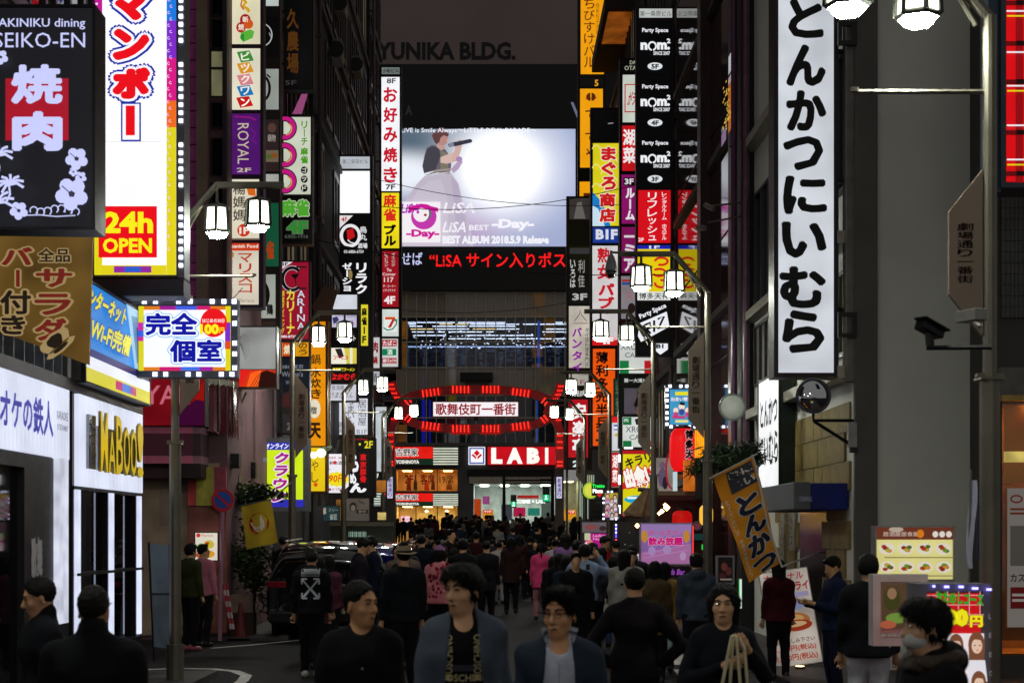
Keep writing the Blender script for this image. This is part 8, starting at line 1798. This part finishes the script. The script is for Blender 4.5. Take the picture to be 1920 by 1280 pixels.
# site hoarding with small lit window, mahjong banner and poster under the noodle signs
ho = thing('grey_hoarding', 'long grey boarded parapet with a lit slot above the parked cars', 'hoarding', P(678, 1010, 43)); F_ = front(43.0)
for i in range(6): cell(F_, 620+i*19.4, 986, 638.6+i*19.4, 1046, .1, mat('40463f', .6, 0, .2, 3), 'panel', ho, e=.0)
cell(F_, 618, 978, 738, 986, .2, mat('5c574a', .6), 'coping', ho, e=.06); cell(F_, 653, 995, 690, 1008, .02, mat('17221e', .3), 'slot', ho, e=.015)
mb = MB()
for i in range(14): mb.add(*face_box(F_, 654+i*2.4+(i % 3)*.4, 996, 655+i*2.4+(i % 3)*.6, 1006, .03, .01))
mb.build('lamp', glow('a8c8b4', .5), ho)
sign('mahjong_banner', 'dim teal banner with a mahjong character above the hoarding', 'banner', 44.5, [pan(582, 948, 636, 976, '2c4448', [t('麻', 596, 950, 612, 964, 'b8a890', .06), t('フリー', 616, 953, 634, 959, '8ca0a0', .02), t('雀荘', 618, 963, 632, 974, 'a0a8a0', .03)], .5, .2, lit=.7)], th=.1, fr='1c2424', w=1)
sign('face_poster', 'grey poster of a dark-haired head above the hoarding', 'poster', 45.0, [pan(648, 934, 692, 976, '6c645c', [e(662, 950, 7, 9, '1a1412', 14), e(662, 952, 4.5, 6, '8c7c70', 12), r(668, 955, 690, 962, '2c2420'), t('営中', 672, 956, 686, 961, 'a09888', .02), line([(672, 938), (684, 944)], 2, '4a3c34')], .4, .3)], th=.1, fr='3a3430', w=1)
for (x, y, w, h, c_, s_) in ((584, 992, 14, 40, 'd8904c', .5), (606, 990, 22, 40, 'a85c2c', .35), (630, 936, 14, 40, 'b8783c', .4), (706, 900, 18, 22, 'c87c2c', .5), (708, 960, 16, 14, 'e0c878', .7)):
    lw = thing('lit_doorway', 'warm lit opening %s' % {584: 'behind the yellow flag shrub', 606: 'under the mahjong banner', 630: 'between the banner and the face poster', 706: 'under the white noodle sign', 708: 'beside the left arch pillar foot'}[x], 'doorway', P(x+w/2, y+h, 47.5)); cell(front(47.5), x, y, x+w, y+h, .1, glow(c_, s_, uneven=.5, usc=3), 'glow_pane', lw); rim(front(47.5), x, y, x+w, y+h, 1, .1, DARKM(), lw)
sb = sign('striped_lamp_box', 'small white and green striped light box with a red lamp left of the arch pillar', 'sign', 58.0, [pan(701, 922, 716, 948, 'dce8dc', [r(701, 922+i*4.6, 716, 924+i*4.6, '2c4438') for i in range(6)], .8)], th=.2, fr='1c1c1c', w=1); mb = MB(); mb.lathe(P(719, 928, 57.9), [(.0, -.05), (.08, 0), (.0, .05)], 10, 'y'); mb.build('red_lamp', glow('ff2018', 1.5), sb)

# ------------------------------------------------------------------ small street things on the right
def board(name, label, cat, d, x0, y0, x1, y1, panels, **k): return sign(name, label, cat, d, panels, **k)
sign('girls_bar_board', 'pale purple standing board with pink bar lettering and two beer glasses', 'sandwich board', 24.5, [
    pan(1202, 982, 1296, 1056, '9a70b8', [p([(1202, 982), (1296, 982), (1296, 1000), (1202, 1010)], 'a888c8'), p([(1202, 1035), (1296, 1020), (1296, 1056), (1202, 1056)], 'b878b0'), t('ガールズバー', 1215, 993, 1280, 1003, 'e84c8c', .03), t('飲み放題', 1215, 1006, 1280, 1022, 'e01c84', .07, o='f0c8e0', ob=.05),
        e(1208, 1005, 6, 12, 'd8983c', 12), e(1287, 1005, 6, 12, 'd8983c', 12), *[q for s in (0, 1) for q in (line([(1205, 1046-s*8), (1292, 1030-s*10)], 1, 'd898d8'),)], e(1222, 1032, 7, 9, 'b898d0', 12), e(1250, 1030, 8, 8, 'b898d0', 12), e(1280, 1042, 6, 8, 'c8a0d0', 12)], .62, .2)], th=.12, fr='b8a8c8', w=2.5)
sign('dark_name_board', 'dark purple strip with violet script under the girls bar board', 'sign', 24.6, [pan(1216, 1062, 1296, 1080, '150c22', [t('Girls Bar', 1245, 1066, 1284, 1077, 'a850c8', .01, sk=.2)], .6, lit=.8)], th=.1, fr='2c2434', w=1)
sign('pink_screen', 'bright pink and magenta screen with white script behind the red jacket', 'sign', 36.0, [
    pan(1091, 978, 1137, 998, '7c7078', [e(1108, 988, 12, 5, 'a8585c', 10), e(1130, 990, 7, 5, '4a3038', 8)], .45, .3), pan(1096, 999, 1137, 1032, 'a8147c', [r(1096, 999, 1107, 1012, 'b8b898'), t('Ladies', 1112, 1001, 1134, 1006, 'f0b8dc', .0, sk=.2), t('Night', 1112, 1008, 1135, 1013, 'f0b8dc', .0), p([(1096, 1018), (1106, 1010), (1114, 1020), (1112, 1032), (1096, 1032)], 'f8d8e8'), e(1106, 1018, 6, 7, 'c87868', 12)], .95, .15)], th=.15, fr='3a3438', w=2)
ld = thing('led_strip', 'thin vertical strip of blinking blue and red LEDs right of the pink screen', 'LED sign', P(1155, 1030, 35)); cell(front(35.0), 1150, 978, 1160, 1030, .08, mat('100c20', .4), 'housing', ld)
for hh, ys in (('c8d0ff', (982, 989, 996)), ('5a50ff', (985, 992, 1000, 1004)), ('ff3c5c', (1010, 1016, 1020, 1025))):
    mb = MB()
    for y in ys: mb.add(*face_box(front(35.0), 1153.5, y, 1156.5, y+3, .02, .01))
    mb.build('led', glow(hh, 2.5), ld)
sign('dark_monitor', 'dark framed monitor with one amber point between the LED strip and purple board', 'screen', 35.2, [pan(1162, 980, 1197, 1028, '14161a', [e(1194, 984, 3, 4, 'f0a83c', 8), e(1172, 1020, 1, 1, '8ca898', 6), e(1180, 998, 1, 1, '8ca898', 6)], .4, lit=1)], th=.15, fr='2a2820', w=2)
sign('free_sign', 'white board with one bold black character and a red edge left of the purple board', 'sign', 33.0, [pan(1170, 1037, 1198, 1060, 'd8d4e0', [r(1170, 1037, 1177, 1052, 'c8142c'), t('無', 1181, 1040, 1198, 1058, '141016', .06)], .85)], th=.1, fr='4a4050', w=1)
pb = sign('photo_board', 'lit board of many small portrait photos edged with LEDs', 'sign', 38.5, [
    pan(1134, 924, 1158, 970, 'c0b0c0', [r(1134, 924, 1158, 934, 'c8b02c'), *[q for i, (x, y) in enumerate(((1139, 929), (1153, 931), (1147, 938), (1139, 948), (1153, 947), (1147, 955), (1137, 960), (1147, 965), (1155, 963))) for q in (e(x, y, 4.2, 5, '3a2420' if i % 2 else '6a4430', 10), e(x, y+1, 2.8, 3.6, 'e0c0ac', 10), p([(x-4, y+9), (x-3, y+5), (x+3, y+5), (x+4, y+9)], 'f0e8f0' if i % 3 else 'd868a0'))]], .75, .15)], th=.15, fr='4a4c5c', w=3)
leds(front(38.5), [(1131.5, 934), (1131.5, 942), (1131.5, 964), (1131.5, 972), (1140, 921.5), (1147, 921.5), (1155, 972.5), (1161, 948)], 3.2, pb, 'd8dcff', 4.0, .04)
tz = thing('pizza_sign', 'green and red round pizza sign with neon lettering', 'sign', P(1118, 936, 44)); F_ = front(44.0)
mb = MB(); mb.lathe(P(1107, 919, 44.05), [(.22, 0), (.24, .05), (.22, .1)], 28, 'y'); mb.build('disc_body', mat('2a3a10', .5), tz)
draw(F_, [e(1107, 919, 14.5, 15.5, 'a8c834', 28), e(1107, 919, 11, 12, 'd8d84c', 24), r(1109, 905, 1138, 929, '0c1410'), t('Tratto', 1110, 907, 1134, 914, ('28e04c', 1.2), .05), t('Pizza', 1111, 916, 1131, 924, ('f8f8f0', 1.2), .06), p([(1118, 926), (1130, 925), (1124, 932)], 'd8281c')], tz, .85, e0=.01)
cell(front(44.5), 1105, 935, 1130, 974, .3, mat('17120f', .5), 'dark_box', tz)
for i in range(3): cell(front(44.4), 1108, 940+i*10, 1126, 947+i*10, .02, mat('2c2620', .6), 'shelf_board', tz, e=.01)
# ramen shop front around the lantern
rf = thing('ramen_shop_front', 'orange lit ramen shop front with noren strips behind the red lantern', 'shop front', (4.8, 34, 0))
Fs_ = front(38.2)
cell(Fs_, 1230, 858, 1262, 920, .2, glow('a89c94', .42, uneven=.3), 'poster_panel', rf)
draw(Fs_, [e(1242, 872, 6, 7, '7c6478'), e(1242, 895, 8, 18, '6c5c78'), e(1247, 905, 5, 12, '2c2434'), e(1262, 880, 15, 38, 'b82c38', 26, 90, 270, 3.5)], rf, .6)
for i in range(7): cell(front(33.5), 1303+i*3.6, 806, 1305.8+i*3.6, 858, .03, glow('f0980c', 1.2, uneven=.3, usc=5), 'noren_strip', rf)
cell(front(33.8), 1282, 862, 1326, 920, .1, glow('c0641c', .8, uneven=.5, usc=3), 'lit_wall', rf); cell(front(33.6), 1305, 858, 1325, 935, .3, BLACK(), 'cabinet', rf)  # the wall itself glows to look like warm-lit wood
cell(front(34.0), 1225, 920, 1325, 928, .4, mat('5a4838', .6), 'beam', rf); cell(front(33.4), 1262, 884, 1270, 920, .05, glow('c8e0e8', .7), 'tube_lamp', rf)
cell(front(34.6), 1225, 928, 1325, 1100, .1, mat('3c1014', .6, 0, .3, 2), 'lower_wall', rf)
draw(front(34.5), [e(1307, 985, 9, 9, '4a3c44', 18), t('2F', 1302, 981, 1313, 990, 'a83c44', .02), r(1300, 1000, 1322, 1012, '1c4444')], rf, .5)
mb = MB()
for x, y, q in ((1241, 958, .05), (1250, 951, .07), (1247, 946, .04), (1195, 985, .05), (1236, 962, .04)): mb.lathe(P(x, y, 33), [(.0, -q), (q, 0), (.0, q)], 8)
mb.build('bare_bulb', glow('ffc070', 16.0), rf)
mb = MB(); mb.add(*face_box(front(31), 1316, 1020, 1322, 1030, 0, .02)); mb.build('green_lamp', glow('20d040', 1.2), rf)
mb = MB(); mb.tube([P(1299, 985, 25.2), P(1299, 1060, 25.2)], .012, 5); mb.build('red_tube', glow('ff2c1c', 1.6), rf)
sign('leaning_poster', 'dark framed poster with brown faces under the tilted banner', 'poster', 24.0, [pan(1346, 1044, 1374, 1092, '1c1216', [e(1358, 1062, 6, 8, '5a2c28', 10), e(1366, 1070, 6, 8, '4a2420', 10), e(1354, 1080, 7, 7, '3a1c1c', 10), r(1350, 1084, 1372, 1087, '8c7c74')], .6, lit=.6)], th=.08, fr='8c8890', w=3)
sign('green_light_strip', 'slim white and green light strip beside the lamp post base', 'light', 23.5, [pan(1385, 1085, 1391, 1140, 'd8f0e0', [r(1385, 1085, 1387, 1140, '3cc85c')], .9)], th=.1, fr='3a3a3a', w=1)
sign('shop_poster_panel', 'green and blue shop poster behind the plastic bags', 'poster', 24.8, [pan(1246, 1084, 1282, 1150, '28483c', [*[e(1250+q_*7, 1092+((q_*37) % 50), 5, 6, ['5c8c5c', '7c7c9c', 'a87c6c', '3c6c7c'][q_ % 4], 8) for q_ in range(5)]], .35, .3)], th=.08, fr='3c3c44', w=1)
for i, (x, y, c_, lb) in enumerate(((1262, 1200, '90b0a0', 'thin white-green plastic bag carried low by the woman in mustard'), (1247, 1215, 'b0a8a8', 'bulging white plastic bag with red print held by the woman in mustard'))):
    bg_ = thing('plastic_bag', lb, 'bag', P(x, y+22, 21.2)); g_ = Field(np.array((-.2, -.2, -.3)), np.array((.2, .2, .3)), .02)
    g_.put(dict(t='e', p=(0, 0, -.06), r=(.10, .07, .14), k=.02)); g_.put(dict(t='c', p=[(0, 0, .05), (0, 0, .22)], r=(.05, .012), k=.06)); g_.warp(.012, 45, i); V, F2 = g_.mesh(); o = fmesh(V, F2, 'bag_body', mat(c_, .3, 0, .3, 10, .3, 60, spec=.6), bg_); o.location = Vector(P(x, y, 21.2))-root_loc(bg_)
# A-frame with fried prawn prices
af = thing('prawn_board', 'white standing board with red menu lettering, fried prawns and two prices', 'sandwich board', P(1470, 1245, 22.6))
O_ = np.array(P(1424, 1076, 22.4)); U_ = np.array(P(1512, 1063, 22.4))-O_; V_ = np.array(P(1452, 1252, 21.9))-O_; n_ = np.cross(V_, U_); n_ = n_/np.linalg.norm(n_); n_ = n_ if n_[1] < 0 else -n_
Fa = Face(O_, U_, V_, n_); cell(Fa, -.02, -.01, 1.02, 1.01, .05, mat('b8b4ac', .5), 'frame', af, e=-.004)
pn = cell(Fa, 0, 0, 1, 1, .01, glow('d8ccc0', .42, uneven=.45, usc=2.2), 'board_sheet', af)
draw(Fa, [t('オリジナル', .06, .03, .90, .11, 'b03038', .03), t('エビフライ', .20, .13, .98, .23, 'b03038', .05), r(.15, .25, .95, .30, 'a8a0c8'), e(.5, .38, .36, .06, '8c98c0'), e(.45, .36, .15, .03, '6c8c5c'), e(.55, .55, .34, .09, 'b8743c', 18), e(.52, .53, .25, .05, 'd8a86c', 14), e(.6, .60, .32, .06, 'a83c1c', 18), e(.55, .585, .26, .03, 'e0b888', 14), t('をお楽しみ下さい', .10, .73, .92, .78, '6a3a2c', .02), t('1,500円(税込)', .08, .80, .92, .87, 'c03a20', .04), t('1,800円(税込)', .08, .89, .92, .97, 'c03a20', .04)], pn, .5)
mb = MB()
for k in range(2): mb.tube([P(1430+k*75, 1080, 22.5), (X_(1450+k*80, 23), 23.0, 0.02)], .015, 5)
mb.build('stand', METAL(), af)
sl = thing('floor_spot', 'small lamp on the ground throwing warm light up the prawn board', 'lamp', P(1500, 1258, 21.5)); c = P(1500, 1258, 21.5); mb = MB(); mb.lathe((c[0], c[1], .03), [(.05, 0), (.07, .06)], 12); mb.build('housing', BLACK(), sl); mb = MB(); mb.lathe((c[0], c[1], .092), [(.06, 0), (.0, .01)], 12); mb.build('lamp_glass', glow('ffc070', 14.0), sl)
# food menu light box, shelf board, LED price board
food = []
for i in range(4):
    for j in range(2):
        x, y = 1662+i*33, 1028+j*34; food += [e(x, y, 15, 11, 'e4dcc8', 16)]+[e(x-6+((i*5+j*7+k*5) % 13), y-4+((i*3+k*4+j) % 9), 5, 3.6, ['a8381c', '6c8c2c', 'c8842c', '8c2c1c', 'b8a03c', '4c6c24'][(i+j*2+k) % 6], 9) for k in range(5)]
sign('food_menu_light_box', 'lit yellow menu box with eight pictured dishes against the grey wall', 'menu board', 16.0, [
    pan(1643, 988, 1787, 1086, 'e0d88c', [r(1643, 988, 1787, 1011, '6a3424'), e(1680, 992, 14, 5, 'b8a898', 12), t('居酒屋居食屋', 1655, 996, 1722, 1005, 'c8b0a0', .02), e(1725, 1000, 7, 8, 'd87c1c', 16), *[e(1753+i*12.5, 1001, 5.5, 6, 'e4dcd0', 12) for i in range(3)], *food, r(1650, 1043, 1780, 1045, '8c7c4c'), r(1650, 1077, 1780, 1079, '8c7c4c')], .78, .1)], th=.15, fr='8c8c88', w=3)
sh_ = sign('shelf_board', 'grey framed board with a dim brown photo panel in front of the food menu', 'sign', 12.4, [
    pan(1650, 1090, 1725, 1180, '4a3826', [e(1672, 1122, 16, 22, '3c3c1c', 14), e(1672, 1112, 9, 11, '8c6c50', 12), e(1680, 1158, 20, 10, '6c8c3c', 12), e(1664, 1170, 16, 8, 'a8583c', 10), t('30', 1700, 1100, 1718, 1116, 'c8a83c', .05), e(1705, 1140, 12, 18, '4a3c24', 12), r(1652, 1182, 1725, 1183, '8c4c44')], 1.0, .3, lit=.8), pan(1650, 1184, 1725, 1196, 'a89c94', [t('ランランスペ', 1658, 1186, 1716, 1194, '7c2c28', .03)], .35)], th=.12, fr='d8d0cc', w=14)
def girl(x, y, s, top='e8e4ec'):
    return [e(x, y, 14*s, 22*s, '7a4c34', 18), p([(x-14*s, y), (x-12*s, y+34*s), (x+12*s, y+34*s), (x+14*s, y)], '7a4c34'), p([(x-18*s, y+62*s), (x-14*s, y+26*s), (x+14*s, y+26*s), (x+18*s, y+62*s)], top), e(x, y+2*s, 9*s, 13*s, 'e8c4ac', 16), p([(x-10*s, y-4*s), (x, y-16*s), (x+10*s, y-4*s), (x+6*s, y-8*s), (x-4*s, y-9*s)], '7a4c34'), e(x-4*s, y+1*s, 1.6*s, 1.2*s, '2c1a18', 8), e(x+4*s, y+1*s, 1.6*s, 1.2*s, '2c1a18', 8), e(x, y+9*s, 2.4*s, 1*s, 'c8584c', 8)]
eb = sign('price_light_board', 'LED-edged board with green script, yellow price digits and portrait pictures', 'sign', 10.9, [
    pan(1736, 1108, 1842, 1320, 'c8141c', [*[line([(1736+i*20, 1108), (1736+i*20, 1170)], 1.4, 'e8b0a8') for i in range(6)], *[line([(1736, 1115+i*18), (1842, 1115+i*18)], 1.4, 'e8b0a8') for i in range(4)], p([(1736, 1186), (1842, 1186), (1842, 1320), (1736, 1320)], 'f0e4e8'), t('おためしコース', 1752, 1110, 1840, 1132, '28a828', .06, rot=-4, o='0c3c10', ob=.03), t('900', 1748, 1140, 1812, 1174, 'f4e81c', .09, o='8c4c0c', ob=.05), t('円', 1814, 1152, 1838, 1174, 'f4e81c', .07, o='8c4c0c', ob=.05),
        *girl(1788, 1208, 1.0, 'c85868'), *girl(1824, 1206, 1.1), *girl(1826, 1276, 1.0, 'e8b8c8'), *girl(1770, 1280, .9)], .85, .06)], th=.3, fr='77747c', w=14)
leds(front(10.9), [(1748, 1098), (1770, 1099), (1774, 1099), (1797, 1099), (1801, 1099), (1822, 1102), (1828, 1102), (1849, 1104), (1853, 1104)], 4.0, eb, '8880ff', 5.0, .05)
draw(front(10.86), [t(c, 1851, y, 1856, y+9, 'b8b8bc', .01) for c, y in (('L', 1150), ('E', 1185), ('E', 1221), ('C', 1256))], eb, .3, e0=.03)
# white slim banner on the right
wb = thing('white_banner', 'narrow white banner hanging slack beside the right lamp post', 'banner', P(1822, 1068, 15.5)); mb = MB(); vs = []
for j in range(16):
    v = j/15
    for i in range(5): u = i/4; vs.append(Vector(P(1817+(u*(14-4*v))+2*math.sin(v*6), 900+165*v, 15.5))+Vector((0, .08*math.sin(u*6+v*3), 0)))
mb.add(vs, [(j*5+i, j*5+i+1, (j+1)*5+i+1, (j+1)*5+i) for j in range(15) for i in range(4)]); mb.build('cloth', mat('b0b0c4', .85, 0, .1), wb, smooth=True); mb = MB(); mb.tube([P(1820, 880, 15.52), P(1815, 1180, 15.52)], .012, 6); mb.build('pole', METAL(), wb)
sign('blue_edge_banner', 'dark blue vertical shop banner half hidden by the white banner', 'banner', 16.4, [pan(1834, 945, 1846, 1048, '1c2440', [t('居酒屋', 1836, 955, 1844, 1030, '6c7ca8', .02, v=True)], .35)], th=.04, fr='1a1c28', w=1)
# overhead cables
cb = thing('overhead_cable', 'thin black cables sagging across the street between the building fronts', 'cable', (0, 50, 12)); 
for (a, b, sag) in (((-4.7, 52, 12.6), (4.9, 50, 12.9), .5), ((-4.7, 58, 14.8), (4.9, 60, 14.2), .4), ((-4.9, 40, 9.3), (4.8, 41.5, 8.6), .35), ((-4.8, 66, 11.2), (4.9, 66.4, 11.9), .5)):
    mb = MB(); mb.tube([(a[0]+(b[0]-a[0])*i/12, a[1]+(b[1]-a[1])*i/12, a[2]+(b[2]-a[2])*i/12-sag*4*(i/12)*(1-i/12)) for i in range(13)], .012, 4); mb.build('cable', BLACK(), cb)

bpy.data.objects.remove(_fo); bpy.data.curves.remove(_fc); bpy.data.scenes.remove(_ts)
